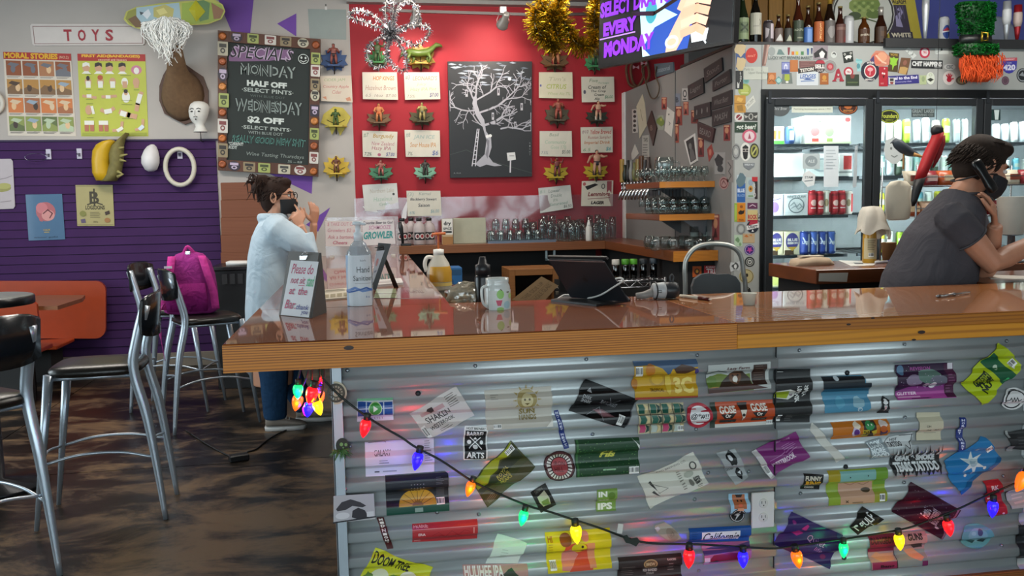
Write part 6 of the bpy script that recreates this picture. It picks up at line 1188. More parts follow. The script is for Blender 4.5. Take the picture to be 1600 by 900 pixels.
o.box(XI0,YI1,.1,XI1,YI1+.02,ZH0-.02);o.box(XI0-.008,YI0,.1,XI0,YI1,ZH0-.02);o.box(XI1,YI0,.1,XI1+.02,YI1,ZH0-.02);o.box(XI0,YI0,ZH0-.04,XI1,YI1,ZH0-.02);o.box(XI0,YI0,.08,XI1,YI1,.1);o.build('liner',dc)
for i,x in enumerate((XD[0]+.05,XD[1]+.03,XD[2]+.03)):
    o=B(M('eef6ff',.4,em=2.2,noise=0));o.box(x-.008,YC+.075,.5,x+.008,YC+.085,ZH0-.1);o.build('lamp_tube',dc)
for k in range(3):
    area('cooler_light',((XD[k]+XD[k+1])/2,YC+.16,ZH0-.06),((XD[k]+XD[k+1])/2,YC+.42,.8),.6,.1,17,(.93,.97,1))
for k in range(3):area('cooler_strip_light',(XD[k]+.075,YC+.13,1.35),(XD[k]+.4,YC+.5,1.3),.05,1.5,13,(.95,.98,1))
PANE=glass('cooler_pane','e6efee',1.5,.02)
for k in range(3):
    lb=('left cooler door plastered with brewery stickers','middle cooler door behind the black and red bird','right cooler door cut off by the frame edge')[k]
    x0,x1=XD[k]+(.016 if k==0 else .004),XD[k+1]-.004;z1=ZH0-.068;t=thing('cooler_door',lb,'cooler door',V(((x0+x1)/2,YC-.03,.08)),'cooler doors');fw=.058
    o=B(BK2);o.box(x0,YC-.045,.08,x0+fw,YC-.014,z1,.004);o.box(x1-fw,YC-.045,.08,x1,YC-.014,z1,.004);o.box(x0+fw,YC-.045,z1-.05,x1-fw,YC-.014,z1,.004);o.box(x0+fw,YC-.045,.08,x1-fw,YC-.014,.2,.004);o.build('door_frame',t)
    o=B(PANE);o.box(x0+fw-.005,YC-.033,.19,x1-fw+.005,YC-.027,z1-.045);o.build('pane',t)
    o=B(M('3c4044',.3,.5));hx=x0+.03 if k else x1-.03;o.tube([(hx,YC-.045,1.25),(hx,YC-.085,1.25),(hx,YC-.085,.95),(hx,YC-.045,.95)],.011,8);o.build('handle',t)
    o=B(M('2f3338',.4,.4));o.box(x0+.01,YC-.052,z1-.03,x0+.03,YC-.044,z1+.05);o.build('hinge',t)
YI=6.08
SHZ=[fz(225,1270,YI),fz(276,1270,YI),fz(336,1270,YI),fz(397,1270,YI),fz(446,1270,YI)]
for z in SHZ:
    for k in range(3):
        o=B(M('30353a',.4,.5));xa,xb=XD[k]+.05,XD[k+1]-.03
        o.box(xa,YI-.045,z-.022,xb,YI-.03,z-.001);o.box(xa,YI1-.03,z-.02,xb,YI1-.015,z-.003)
        for j in range(11):x=xa+(xb-xa)*(j+.5)/11;o.box(x-.004,YI-.03,z-.006,x+.004,YI1-.03,z-.002)
        o.build('wire_shelf',dc)
CW_=('e2e4e4','ced6d8')
def pack(lb,x0,y0,x1,s,base,items=(),d=.22,name='drink_carton',grp='drink cartons in the cooler',Y=YI):
    return boxon(name,lb,'carton',x0,y0,x1,Y,d,base,items,SHZ[s])
pack('small carton picturing two filled pint glasses on the top shelf',1203,198,1225,0,'d3d5cf',[('p',[(.25,.2),(.48,.2),(.44,.72),(.29,.72)],'b5652a'),('p',[(.55,.2),(.78,.2),(.74,.72),(.59,.72)],'c98a3a'),('r',.25,.14,.48,.22,'f0ead8'),('r',.55,.14,.78,.22,'f0ead8'),('r',0,.8,1,1,'4f9a3f')])
pack('white carton with pink and green balloons on the top shelf',1258,181,1330,0,'d6d6cf',[('t','HOP LANDS',.35,.12,.8,.26,'6f8a90',.02,.2),('c',.22,.56,.1,.16,'c76a6a'),('c',.53,.56,.1,.18,'8fa07a'),('r',.15,.8,.3,.92,'c2453c'),('r',.47,.8,.6,.92,'8a9a4a'),('l',[(.18,.7),(.2,.82)],.01,'6a5a50'),('l',[(.5,.72),(.52,.82)],.01,'6a5a50'),('p',[(.28,.2),(.34,.16),(.34,.24)],'3a5a3a'),('c',.92,.14,.06,.08,'b04a4a'),('r',0,.92,1,1,'b9bf9a')])
pack('bright plain white carton at the left of the second shelf',1203,240,1258,1,'e6e8e8',[('r',.1,.3,.5,.34,'c2c8ca')])
pack('bright plain white carton in the middle of the second shelf',1259,240,1309,1,'e6e8e8',[('c',.5,.5,.3,.3,'a9b2b6'),('c',.5,.5,.22,.22,'d8dcdc')])
pack('white and red carton at the right end of the second shelf',1311,240,1332,1,'d8d4d0',[('r',.35,.1,.95,.7,'b8322f'),('r',.0,.78,1,.86,'8a8a88')])
pack('white carton with a violet pattern at the left of the third shelf',1202,304,1224,2,'d2cede',[('c',.4,.6,.3,.25,'9a7ab0'),('l',[(.1,.3),(.8,.2)],.04,'7a6a8a'),('t','WILD',.1,.06,.8,.18,'8a8a90',.02)])
pack('white carton with a round wave emblem on the third shelf',1226,303,1263,2,'d3d6d8',[('o',.5,.54,.34,.36,.05,'6a747a'),('t','WHITE CLAW',.1,.08,.9,.2,'5a646a',.02),('l',[(.25,.55),(.4,.4),(.52,.6),(.64,.46),(.75,.62)],.05,'8a949a'),('l',[(.28,.68),(.45,.56),(.58,.72),(.7,.62)],.04,'8a949a')])
pack('cream and blue twelve-can carton with a round seal, leftmost on the fourth shelf',1203,362,1224,3,'cfc6a8',[('c',.5,.42,.42,.36,'3d3a78'),('t','BLUE',.2,.3,.85,.42,'e0dcd0',.03),('t','RIBBON',.2,.45,.85,.55,'e0dcd0',.03),('r',.0,.8,.6,1,'4a3a2c'),('p',[(.2,.66),(.8,.66),(.5,.84)],'b8963a')])
pack('cream and blue twelve-can carton with a round seal, second on the fourth shelf',1226,362,1250,3,'cfc6a8',[('c',.5,.42,.42,.36,'3d3a78'),('t','BLUE',.2,.3,.85,.42,'e0dcd0',.03),('t','RIBBON',.2,.45,.85,.55,'e0dcd0',.03),('r',.0,.8,.6,1,'4a3a2c'),('p',[(.2,.66),(.8,.66),(.5,.84)],'b8963a')])
pack('small pale carton low behind the wooden counter',1202,420,1240,4,'d6d6a8',[('r',.5,.1,.95,.9,'b9c4d6'),('r',.1,.3,.4,.9,'c8cf7a')])
def can(lb,x,y0,s,col,items=(),r=.033,Y=YI,grp='cans in the cooler',zb=None,top='b9bcc0'):
    p=at(x,y0,Y=Y);z=SHZ[s]if zb is None else zb;h=p.z-z;p=V((p.x,Y,z));t=thing('drink_can',lb,'can',p,grp)
    o=B(M(col,.28,.3,noise=.03));o.lathe([(r*.8,0),(r,.012),(r,h-.018),(r*.82,h-.003)],p,14);o.build('body',t);o=B(M(top,.25,.9));o.lathe([(r*.82,h-.003),(r*.84,h),(r*.76,h),(r*.74,h-.006),(.001,h-.006)],p,14);o.build('lid',t)
    if items:cyl_flat('label',t,p,r+.0004,.02,h-.022,200,345,col,items,n=8)
    return t
can('blue and white can at the right of the top shelf group',1234,198,0,'3f5f9a',[('r',.3,.1,.7,.9,'c9d2de')]);can('silver can beside the blue one on the top shelf',1245,200,0,'b9c2c8')
for i,x in enumerate((1269,1280.5,1291.5,1303.5,1315,1326)):can('red and cream tall can, %s from the left on the third shelf'%ORD[i],x,297+(i%2),2,'b3202c' if i%3<2 else 'cfc6bc',[('r',.0,.0,1,.12,'8f1a22'),('c',.5,.5,.3,.16,'d8b0a8'),('r',.2,.75,.8,.8,'e0d0cc')]if i%3<2 else[('r',.55,0,1,1,'b3202c'),('c',.3,.5,.2,.2,'8a7a5c')],r=.029)
for i,x in enumerate((1257,1270.5,1284,1298)):can('dark blue and silver beer can, %s from the left on the fourth shelf'%ORD[i],x,361,3,'26408f' if i%2==0 else '3a5aa8',[('r',.62,0,.9,1,'c6ccd8'),('l',[(.2,.2),(.5,.6)],.06,'c6ccd8'),('t','LITE',.15,.4,.6,.55,'d8dce4',.03)],r=.036)
rk=random.Random(12)
for i in range(8):can('tall clear can on the second shelf, %s from the left in the rear row'%ORD[i],1206+i*16.5,245,1,'aab4ba',r=.03,Y=6.42,grp='cans behind the white cartons')
def shelfrow(door,s,xs,y0,cols,lb,r=.028,Y=YI):
    for i,x in enumerate(xs):can('%s can on %s, %s from the left'%(rk.choice(('slim','tall','plain'))+' '+{'d8dcd8':'white','9fc23a':'lime','d2cf3a':'yellow','5f9fae':'teal','b9c2c8':'silver','e3dfc8':'cream','3a4a3a':'dark green','8fb6b0':'mint'}[cols[i%len(cols)]],lb,ORD[i]),x,y0+rk.uniform(-2,2),s,cols[i%len(cols)],[('r',.15,.25,.85,.6,rk.choice(('e8e8e0','c8d8c8','9aa8a0')))],r=r,Y=Y,grp='cans on '+lb)
shelfrow(1,0,[1376,1389,1402,1416,1432,1446,1462,1478,1494,1506],186,['b9c2c8','d8dcd8','e3dfc8','9fc23a'],'the top shelf of the middle door')
shelfrow(1,1,[1376,1390,1404,1418,1432,1446,1460,1474,1488,1502],243,['8fb6b0','b9c2c8','3a4a3a','d8dcd8'],'the second shelf of the middle door')
shelfrow(1,2,[1376,1391,1406,1421,1436,1451,1466,1481,1496],300,['d2cf3a','5f9fae','d8dcd8'],'the third shelf of the middle door',.03)
shelfrow(1,3,[1376,1391,1406,1421,1436,1451,1466,1481,1496],362,['d2cf3a','d8dcd8','9fc23a'],'the fourth shelf of the middle door',.03)
shelfrow(2,0,[1542,1556,1570,1584,1598],192,['b9c2c8','d8dcd8'],'the top shelf of the right door')
shelfrow(2,1,[1542,1557,1572,1587,1602],248,['5f9fae','d8dcd8','b9c2c8'],'the second shelf of the right door')
shelfrow(2,2,[1542,1557,1572,1587,1602],306,['d8dcd8','8fb6b0'],'the third shelf of the right door')
DG=YS(YC-.0335)
def ds(lb,q,base,items,shape=None):flat('door_sticker',lb,'sticker',q,DG,base,items,th=.0012,shape=shape,group='stickers on the cooler doors')
ds('white strip across the top of the left cooler door',(1237,158,1301,176),'cdd2c4',[('r',.42,.12,.58,.4,'a8a23a'),('t','LBI',.45,.16,.55,.36,'2a2a1c',.03),('t','Farming businesses since 1981',.05,.6,.95,.8,'7a8070')])
ds('dark oval sticker with an orange crest on the left cooler door',(1310,157,1340,179),'3a1710',[('o',.5,.5,.45,.43,.05,'b5652f'),('c',.5,.42,.22,.2,'b5652f',7),('t','BREWERY',.25,.66,.75,.8,'c98a4a',.02)],CIR)
ds('round grey sticker top left on the left cooler door',(1203,157,1234,182),'4f5456',[('t',"Chris' Brew",.15,.4,.85,.6,'b0b4b4',0,.3)],CIR)
ds('white diamond sticker in the middle of the left cooler door',(1253,266,1274,292),'dfe3e3',[('t','STAM',.2,.35,.8,.5,'6a7276',.02),('l',[(.2,.66),(.8,.6)],.06,'8a9296')],[(.5,0),(1,.3),(.9,.9),(.4,1),(0,.6),(.1,.2)])
ds('pale square decal above the white diamond on the left cooler door',(1254,240,1281,264),'b9c4c6',[('c',.5,.5,.36,.36,'8f9a9e'),('t','ALE',.3,.4,.7,.6,'d0d8da',.02)])
ds('tall white paper on the left cooler door',(1287,228,1310,292),'d6dee2',lines(.15,.1,.85,.6,7,'b4bec4'))
ds('white strip tilted at the right edge of the left cooler door',[(1336,228),(1340,227),(1338,292),(1332,293)],'aeb6ba',[('r',.2,.1,.8,.14,'8a9296')])
ds('dark oval sticker reading FOUNDERS in yellow-green',(1374,171,1405,193),'1f2414',[('o',.5,.5,.47,.46,.06,'a8b23a'),('t','Founders',.1,.3,.9,.62,'b9c24a',.03),('t','BREWING CO',.3,.7,.7,.8,'a8b23a',.02)],CIR)
ds('frosted lettering GREAT LAKES on the middle cooler door',(1424,170,1460,183),'3f4a4a',[('t','GREAT LAKES',.02,.05,.98,.5,'8a9494',.04),('t','BREWING CO',.06,.6,.94,.9,'8a9494',.03)])
ds('white dog-head shaped paper on the middle cooler door',(1381,212,1413,256),'bfc4c2',[('c',.35,.45,.05,.05,'6a6e6c'),('c',.65,.45,.05,.05,'6a6e6c'),('l',[(.35,.7),(.5,.76),(.65,.7)],.03,'7a7e7c')],[(.1,.15),(.3,.1),(.5,.04),(.7,.1),(.92,.2),(1,.5),(.9,.8),(.65,1),(.4,1),(.1,.85),(0,.5)])
ds('white pint and tumbler outlines on the right cooler door',(1538,171,1563,188),'1c3634',[('p',[(.08,.05),(.4,.05),(.36,.95),(.12,.95)],'c9d6d4'),('p',[(.6,.05),(.92,.05),(.86,.95),(.66,.95)],'c9d6d4')])
FRS=YS(YC-.0125)
flat('frame_lettering','white letter decals on the black cooler frame beside the column','lettering',(1184,333,1191,346),YS(YC-.0005),'2a2c2e',[('t','N',.15,.0,.9,.5,'d8d8d4',.04),('t','AND',.1,.6,.95,.9,'d8d8d4',.03)],th=.001)
HS=YS(YC)
_hs=[0]
def hd_(lb,q,base,items=(),shape=None,nm='wall_sticker'):
    _hs[0]+=1
    flat(nm,lb,'sticker',q,HS,base,items,th=.0008+.0006*(_hs[0]%4),shape=shape,group='stickers on the cooler surround',eps=.0003)
X_=lambda x:1180+x/7.273
Y_=lambda y:60+y/7.278
def hq(x0,y0,x1,y1):return(X_(x0),Y_(y0),X_(x1),Y_(y1))
hd_('two slanted brown bottle shapes at the left end of the header',[(1194,69),(1203,70),(1196,103),(1190,103)],'8f6f64',[('r',.1,0,.45,.98,'6a4a42'),('r',.6,0,.9,.9,'b39488')])
hd_('row of coloured beer glasses over grey lettering on the header',hq(150,95,660,245),'b1b6b2',[('c',.07,.36,.08,.34,'8f9694'),('p',[(.18,.6),(.22,.2),(.28,.2),(.36,.62)],'5f7a78'),('p',[(.42,.05),(.48,.05),(.46,.62),(.43,.62)],'7a2430'),('r',.51,.36,.57,.62,'c46a2a'),('r',.6,.36,.66,.62,'c9b83a'),('r',.72,.36,.78,.62,'3f7a4a'),('p',[(.85,.14),(.9,.14),(.89,.62),(.86,.62)],'2f5a9a'),('p',[(.94,.1),(.98,.1),(.97,.55),(.95,.55)],'2a2f5a'),('t','LUCKY HOT BREWERS MARKET',0,.72,.98,.96,'5a6462',.02)])
hd_('square grey sticker of a black and white eagle on the header',hq(655,70,825,240),'8a7f86',[('p',[(.05,.6),(.3,.4),(.6,.2),(.95,.5),(.9,.95),(.5,.8),(.1,.9)],'19191b'),('p',[(.4,.6),(.6,.4),(.8,.6),(.7,.9),(.5,.9)],'dcdad8')])
hd_('brown rectangular sticker on the header',hq(395,230,485,380),'a8622f',[('r',.1,.1,.9,.9,'b06c38')])
hd_('blue square sticker with a white arch on the header',hq(300,268,392,405),'4a569a',[('r',.05,.05,.95,.62,'8a90c0'),('p',[(.3,.6),(.3,.3),(.5,.12),(.7,.3),(.7,.6),(.6,.6),(.6,.35),(.4,.35),(.4,.6)],'d2d4e2'),('r',.1,.7,.9,.9,'3a447c')])
hd_('dark red brick-like sticker on the header',hq(500,255,680,335),'6f4a48',lines(.08,.1,.95,.95,4,'8f6a66'))
hd_('black tilted sticker with white lettering on the header',[(1247,107),(1273,103.5),(1273,111),(1247,115)],'221f1c',[('t','TETON',.1,.15,.92,.85,'d6d2ca',.05)])
hd_('round red and black sticker reading SELL on the header',hq(665,240,800,395),'3a3436',[('p',[(.1,.3),(.3,.06),(.8,.06),(.98,.3)],'a8283c'),('t','SELL',.05,.36,.95,.66,'e0d8d4',.05),('t','OUT',.3,.74,.8,.9,'b0a8a4',.04)],CIR)
hd_('round grey badge with a red centre on the header',hq(780,250,920,395),'7c7a7a',[('o',.5,.5,.46,.46,.12,'8f8c8a'),('c',.5,.5,.28,.28,'a8404a'),('c',.5,.5,.16,.16,'c8787a')],CIR)
hd_('orange square sticker at the lower left of the header',hq(138,390,235,520),'b06a38',[('c',.5,.4,.3,.25,'c98a5a'),('l',[(.2,.8),(.5,.6),(.8,.85)],.06,'7a4a24')])
hd_('teal diamond sticker at the lower left of the header',hq(220,430,310,525),'5f8c8a',[('c',.5,.5,.28,.28,'9ac0bc')],circ(4))
hd_('green and grey hop badge on the header',hq(298,392,425,515),'6b7470',[('p',[(.3,.1),(.7,.1),(.75,.6),(.5,.85),(.25,.6)],'9aa83a'),('c',.5,.85,.14,.1,'d8d8d2')],[(.1,0),(.9,0),(1,1),(0,1)])
hd_('white sticker with blue sailing script on the header',hq(470,380,715,535),'c6ccd0',[('t','LEDGES',.15,.18,.9,.5,'4a6aa8',.03,.2),('p',[(.3,.6),(.5,.45),(.75,.6)],'3a5a98'),('l',[(.2,.7),(.8,.66)],.06,'5a7ab0')])
hd_('copper square sticker on the header',hq(735,395,832,525),'9a5a2a',[('c',.5,.4,.24,.22,'c08a3a'),('r',.2,.66,.8,.72,'d0a060')])
hd_('large red letter A sticker on the header',hq(875,340,1010,490),'9a2436',[('p',[(.42,.42),(.58,.42),(.55,.58),(.44,.58)],'b4b9b5'),('p',[(.38,.72),(.62,.72),(.6,.8),(.42,.8)],'c8a0a4')],[(.36,.1),(.56,0),(.9,.85),(1,.9),(.95,1),(.62,1),(.6,.76),(.36,.76),(.3,.92),(.38,1),(0,1),(.02,.92),(.14,.86)])
hd_('round red and white badge beside the large letter A',hq(1005,325,1115,440),'a8283a',[('c',.5,.5,.33,.33,'d8d4d2'),('t','TRU',.3,.38,.7,.62,'a8283a',.03)],CIR)
hd_('black tilted square with a white bear on the header',[(1316,82),(1332,79.5),(1333.5,96),(1318.5,99)],'18221c',[('p',[(.15,.5),(.35,.35),(.75,.36),(.88,.5),(.75,.62),(.7,.75),(.6,.6),(.4,.62),(.34,.78),(.26,.62)],'dcdcd8'),('o',.2,.2,.1,.1,.04,'dcdcd8'),('o',.8,.2,.1,.1,.04,'dcdcd8')])
hd_('small pale round sticker with a black face on the header',hq(858,150,925,225),'bfc4c0',[('c',.55,.4,.28,.26,'3a3c3c'),('c',.5,.55,.2,.2,'bfc4c0')],CIR)
hd_('dark green sticker with a brown cap on the header',hq(1028,410,1178,540),'2e3a2c',[('p',[(.3,0),(.7,0),(.6,.35),(.4,.35)],'7a3a34'),('r',.1,.66,.9,.72,'6a7a4a'),('r',.15,.8,.85,.84,'4a5a3a')])
hd_('aqua scrap sticker on the header',hq(1140,225,1220,375),'8fbfc0',[('c',.4,.6,.25,.2,'4f8a92'),('r',.1,.1,.9,.2,'6fb0b4')],[(.1,0),(1,.2),(.9,.4),(.7,.4),(.8,1),(.2,1),(.3,.4),(0,.3)])
hd_('large round navy badge with a red palm tree centre',hq(1200,255,1410,490),'1f2434',[('c',.5,.5,.33,.33,'d8d2ce',24),('c',.5,.5,.28,.28,'b02a3a',24),('c',.5,.42,.16,.1,'d8a0a4',8),('l',[(.5,.46),(.48,.68)],.05,'d8a0a4'),('t','WYNN',.3,.04,.7,.15,'d8d2ce',.04),('t','BREWING CO.',.24,.86,.76,.96,'d8d2ce',.03)],CIR)
hd_('pink and orange bird sticker above the navy badge',hq(1300,140,1530,320),'c4806a',[('c',.4,.5,.3,.36,'c86a54'),('p',[(.0,.6),(.2,.3),(.25,.9)],'4a3a6a'),('c',.6,.4,.25,.3,'d89a7a'),('l',[(.3,.3),(.6,.7),(.8,.8)],.1,'e0b8a0')],[(.1,.3),(.3,0),(.7,.02),(1,.4),(.95,.9),(.6,1),(.3,.95),(.2,.7),(0,.7)])
hd_('tall red sticker with white dots on the header',hq(1405,322,1505,545),'a8202f',[('c',.62,.1,.08,.04,'e0b0b0'),('c',.4,.34,.1,.05,'e8d0cc'),('c',.6,.36,.1,.05,'e8d0cc'),('p',[(.4,.45),(.65,.45),(.5,.62)],'4a1014'),('t','RYE',.2,.82,.5,.9,'d89a98',.02)])
X_=lambda x:1380+x/7.273
hd_('dark frame sticker with a lime leaf star on the header',[(1389,82),(1405,83.5),(1402.5,113),(1387,111.5)],'4a3a1e',[('p',[(.1,.25),(.35,.28),(.5,.2),(.65,.28),(.95,.26),(.8,.5),(.86,.62),(.6,.68),(.45,.92),(.4,.66),(.15,.6),(.2,.45)],'8fc23a'),('t','VOTE',.15,.04,.85,.16,'b8963a',.03)])
hd_('brown crate-shaped tilted sticker on the header',[(1408,90),(1423,91),(1417,117),(1402.5,114)],'6a4a34',[('p',[(.1,.6),(.5,.55),(.95,.6),(.85,1),(.1,1)],'b8955c'),('c',.5,.3,.2,.16,'8a5a4a')])
hd_('pale scribbled sticker on the header',[(1414,79),(1420,74),(1432,87),(1426,92)],'c3c8c4',[('l',[(.1,.3),(.5,.2),(.9,.4)],.1,'9aa09c'),('l',[(.1,.6),(.5,.7),(.9,.6)],.1,'9aa09c')])
hd_('round red ring sticker on the upper header',hq(412,95,528,225),'b02f48',[('c',.5,.5,.34,.34,'d2c2c4'),('t','TRU',.3,.4,.7,.6,'b02f48',.03)],CIR)
hd_('black bumper sticker reading CHIT HAPPENS',[(1423.5,93.5),(1473,94.5),(1472.5,108),(1423.5,106.5)],'1f2326',[('t','CHIT HAPPENS',.03,.16,.97,.74,'d6d8d6',.05),('r',.74,.82,.95,.9,'8a8e8c')])
hd_('blue tilted bumper sticker reading Loyal to the End',[(1386,119),(1435,116.5),(1436,130),(1386.5,133)],'33307a',[('t','Loyal to the End',.04,.12,.95,.56,'d8d6e6',.04),('t','Community Club',.25,.66,.76,.82,'b8b4d8',.03)])
hd_('pale green bell sticker on the header',hq(415,420,490,525),'a9b68c',[('c',.5,.4,.25,.3,'8f9f78')])
hd_('white oval sticker with a dark bird on the header',hq(487,385,582,525),'d0d6c8',[('p',[(.1,.6),(.5,.45),(.9,.6),(.5,.78)],'2f352c'),('o',.5,.22,.2,.12,.04,'9aa88a')],CIR)
hd_('round pale sticker with a red hand print',hq(678,370,820,530),'c9c4c0',[('c',.5,.62,.2,.18,'a81f34')]+[('l',[(.5+.12*math.cos(a),.6-.12*math.sin(a)),(.5+.34*math.cos(a),.58-.38*math.sin(a))],.09,'a81f34')for a in(.1,.9,1.35,1.8,2.3)],CIR)
hd_('white oval lettered sticker left of the orange beard',hq(690,290,820,360),'c6cac8',[('t','CSC',.2,.2,.8,.8,'7a8486',.05)],CIR)
hd_('small round olive badge below the orange beard',hq(825,425,960,530),'5a5046',[('c',.5,.5,.36,.36,'7a7a5a'),('c',.5,.5,.2,.2,'3a3a34')],CIR)
hd_('highway shield sticker reading 420',[(1564,91),(1589,90),(1588,115),(1565,115)],'3d3a98',[('r',.0,.0,1,.2,'b8505c'),('t','HIGHWAY',.15,.05,.85,.15,'e0c0c4',.03),('t','route',.35,.28,.65,.36,'c8c8e4',.02),('t','420',.1,.42,.9,.8,'d8d8ea',.05)],[(0,.05),(.5,0),(1,.05),(1,.3),(.98,.7),(.7,.95),(.5,1),(.3,.95),(.02,.7),(0,.3)])
hd_('small round dark purple sticker below the highway shield',hq(1345,430,1430,530),'5c4450',[('o',.5,.5,.4,.4,.1,'74586a')],CIR)
hd_('round black and white badge at the right end of the header',hq(1515,340,1650,500),'22262a',[('o',.5,.5,.44,.44,.08,'8a9094'),('p',[(.2,.5),(.5,.25),(.7,.6)],'8a9094')],CIR)
hd_('small white sticker with a dark pin mark on the header',hq(590,90,740,180),'bcc1bd',[('c',.48,.42,.07,.16,'2f3334'),('l',[(.1,.8),(.4,.6)],.06,'8a908c')])
hd_('white and dark keg sticker at the lower left corner of the header',hq(60,448,130,525),'c9cac4',[('r',.2,.1,.8,.5,'3a3434'),('p',[(.2,.6),(.8,.6),(.7,.95),(.3,.95)],'8a3a3a')])
X_=lambda x:1140+x/4.5
Y_=lambda y:60+y/4.5
hd_('blue sticker with cream flower shapes at the top of the column',hq(44,40,112,215),'3f5688',[splat(.5,.2,.36,12,'c9b48a',3,.5),splat(.5,.8,.36,12,'c9b48a',4,.5)])
hd_('red round sticker at the top of the column',hq(112,66,196,174),'b8281c',[('t','sunsY',.15,.42,.85,.6,'d8806a',.02,.2)],CIR)
hd_('white poster corner with faint script across the column top',hq(98,200,270,290),'b7bbb0',[('t','Paris to',.02,.08,.4,.3,'7a8078'),('t','Upper State Beer',.2,.36,.98,.6,'7a8078',0,.2)])
hd_('upright black STONE-lettered sticker with a white horned figure',hq(42,228,94,356),'232526',[('t','S\nT\nO\nN\nE',.55,.05,.8,.6,'b9bab6',.03),('p',[(.2,.6),(.35,.72),(.5,.6),(.45,.95),(.2,.95)],'b9bab6')])
hd_('yellow-green round fruit sticker on the column',hq(60,318,150,408),'8f9a4a',[('c',.5,.45,.34,.3,'a5ae5a'),('r',.2,.7,.8,.76,'d0d2a0')],CIR)
hd_('teal dome sticker on the column',hq(92,270,138,320),'6fa09a',[('c',.5,.5,.3,.3,'5a8a84')],CIR)
hd_('tan wooden-look sticker on the column',hq(33,400,112,522),'b08238',[('r',.0,.45,1,.5,'8a6428'),('p',[(.3,.1),(.8,.2),(.6,.4),(.2,.3)],'c9a050'),('p',[(.2,.6),(.7,.55),(.8,.9),(.3,.9)],'8f6a2c')])
hd_('tilted white card with faint lettering on the column',[(1163.5,164),(1177,149),(1180.5,159),(1167.5,172)],'bfc0b8',[('t','ALL HAIL',.1,.2,.9,.5,'7a7c76',.02),('r',.1,.6,.8,.68,'8a8c86')])
hd_('round white sticker with a dark red emblem on the column',hq(34,524,98,585),'c4c2bc',[('c',.5,.5,.34,.34,'7a2430',8),('l',[(.2,.8),(.8,.2)],.1,'c4c2bc')],CIR)
hd_('dark winged badge sticker on the column',hq(102,520,196,580),'3c3c3a',[('o',.5,.5,.18,.38,.1,'aaa9a2'),('p',[(.0,.3),(.3,.5),(.1,.7)],'aaa9a2'),('p',[(1,.3),(.7,.5),(.9,.7)],'aaa9a2')])
hd_('dark green sticker with white lettering reading got beer',hq(34,588,196,662),'243a2c',[('t','got beer?',.06,.2,.94,.84,'c6ccc4',.03,.2)])
hd_('pink ring sticker on the column',hq(88,640,188,735),'b8566c',[('c',.5,.5,.36,.36,'d2bcc0'),('p',[(.4,.7),(.5,.25),(.62,.7)],'9a4a5c')],CIR)
hd_('white oval sticker of a bearded face with sunglasses',hq(74,732,150,862),'cfcfc8',[('c',.48,.42,.28,.26,'b9b0a8'),('p',[(.22,.5),(.74,.5),(.66,.85),(.48,.93),(.3,.85)],'232322'),('p',[(.2,.25),(.5,.12),(.76,.25),(.74,.34),(.22,.34)],'232322'),('r',.24,.38,.46,.46,'1a1a1a'),('r',.52,.38,.74,.46,'1a1a1a')],CIR)
hd_('grey round seal sticker left of the bearded face',hq(10,738,78,855),'8a8c8c',[('o',.5,.5,.42,.42,.06,'5a5c5c'),('c',.5,.5,.2,.2,'a8a9a6')],[p for p in circ(24)if p[0]>.28])
hd_('olive and black ring badge right of the bearded face',hq(140,738,206,845),'2f2f26',[('o',.5,.5,.4,.4,.12,'8f8f4a'),('l',[(.3,.7),(.7,.3)],.1,'b0b06a')],CIR)
Y_=lambda y:250+y/4.09
X_=lambda x:1140+x/4.09
hd_('grey shield sticker with lettering on the column',hq(86,14,160,64),'73787c',[('t','SHIELD ALE',.12,.2,.88,.42,'c6cacc',.03)],[(0,.1),(1,.1),(.95,.6),(.5,1),(.05,.6)])
hd_('blue sticker reading BLUE beside a white splash',hq(46,95,100,270),'2a5a9a',[('p',[(0,0),(1,0),(1,.3),(0,.34)],'aeb9c0'),splat(.5,.2,.3,10,'5a7078',4,.4),('t','BLUE',.08,.5,.92,.64,'c6d2e2',.04),('t','BLAZE',.08,.7,.92,.8,'7a9ac8',.03)])
hd_('pale sticker with a sunflower on the column',hq(108,110,160,245),'a4b2b0',[('c',.5,.55,.28,.16,'c08a3a',9),('c',.5,.55,.12,.07,'5a3a1c'),('c',.5,.25,.3,.14,'8a9aa8'),('r',.2,.86,.8,.92,'6a8a5a')])
hd_('narrow red and black strip on the column edge',hq(142,108,178,250),'2c2426',[('r',0,0,1,.2,'b02a30'),('t','R\nE\nD',.3,.3,.7,.9,'c6c0be',.03)],[(.2,0),(1,.05),(1,1),(.5,1),(.5,.25),(0,.2)])
hd_('orange sticker with a black bat-like motif on the column',hq(48,274,100,395),'c47a1c',[('p',[(.1,.5),(.4,.38),(.6,.42),(.9,.38),(.8,.56),(.5,.62),(.2,.6)],'241a12'),('c',.5,.2,.2,.08,'8a4a14'),('t','FOX',.2,.84,.8,.94,'7a3a10',.03)])
hd_('lime strip at the left edge of the column',hq(30,275,48,395),'84a03c',[('r',.2,.1,.8,.9,'9ab04a')])
hd_('plum sticker with a white swirl on the column',hq(114,274,178,312),'5c2c4c',[('l',[(.2,.6),(.5,.3),(.8,.6)],.14,'c8b4c0')])
hd_('yellow and red sticker reading ROCK on the column',hq(114,320,178,392),'c0b07a',[('t','ROCK',.05,.4,.95,.8,'a8283a',.05),('r',0,.86,1,1,'a8283a')])
hd_('round badge with a tilted white banner reading CRAFT',hq(108,388,184,466),'1f2430',[('p',[(.3,.05),(.9,.05),(1,.4),(.1,.5)],'a82a3c'),('p',[(-.02,.42),(1.0,.2),(1.04,.55),(.02,.78)],'d6d4d2'),('t','CRAFT',.12,.36,.9,.62,'2a2a2e',.03),('p',[(.5,.7),(.6,.9),(.4,.9)],'d6d4d2')],CIR)
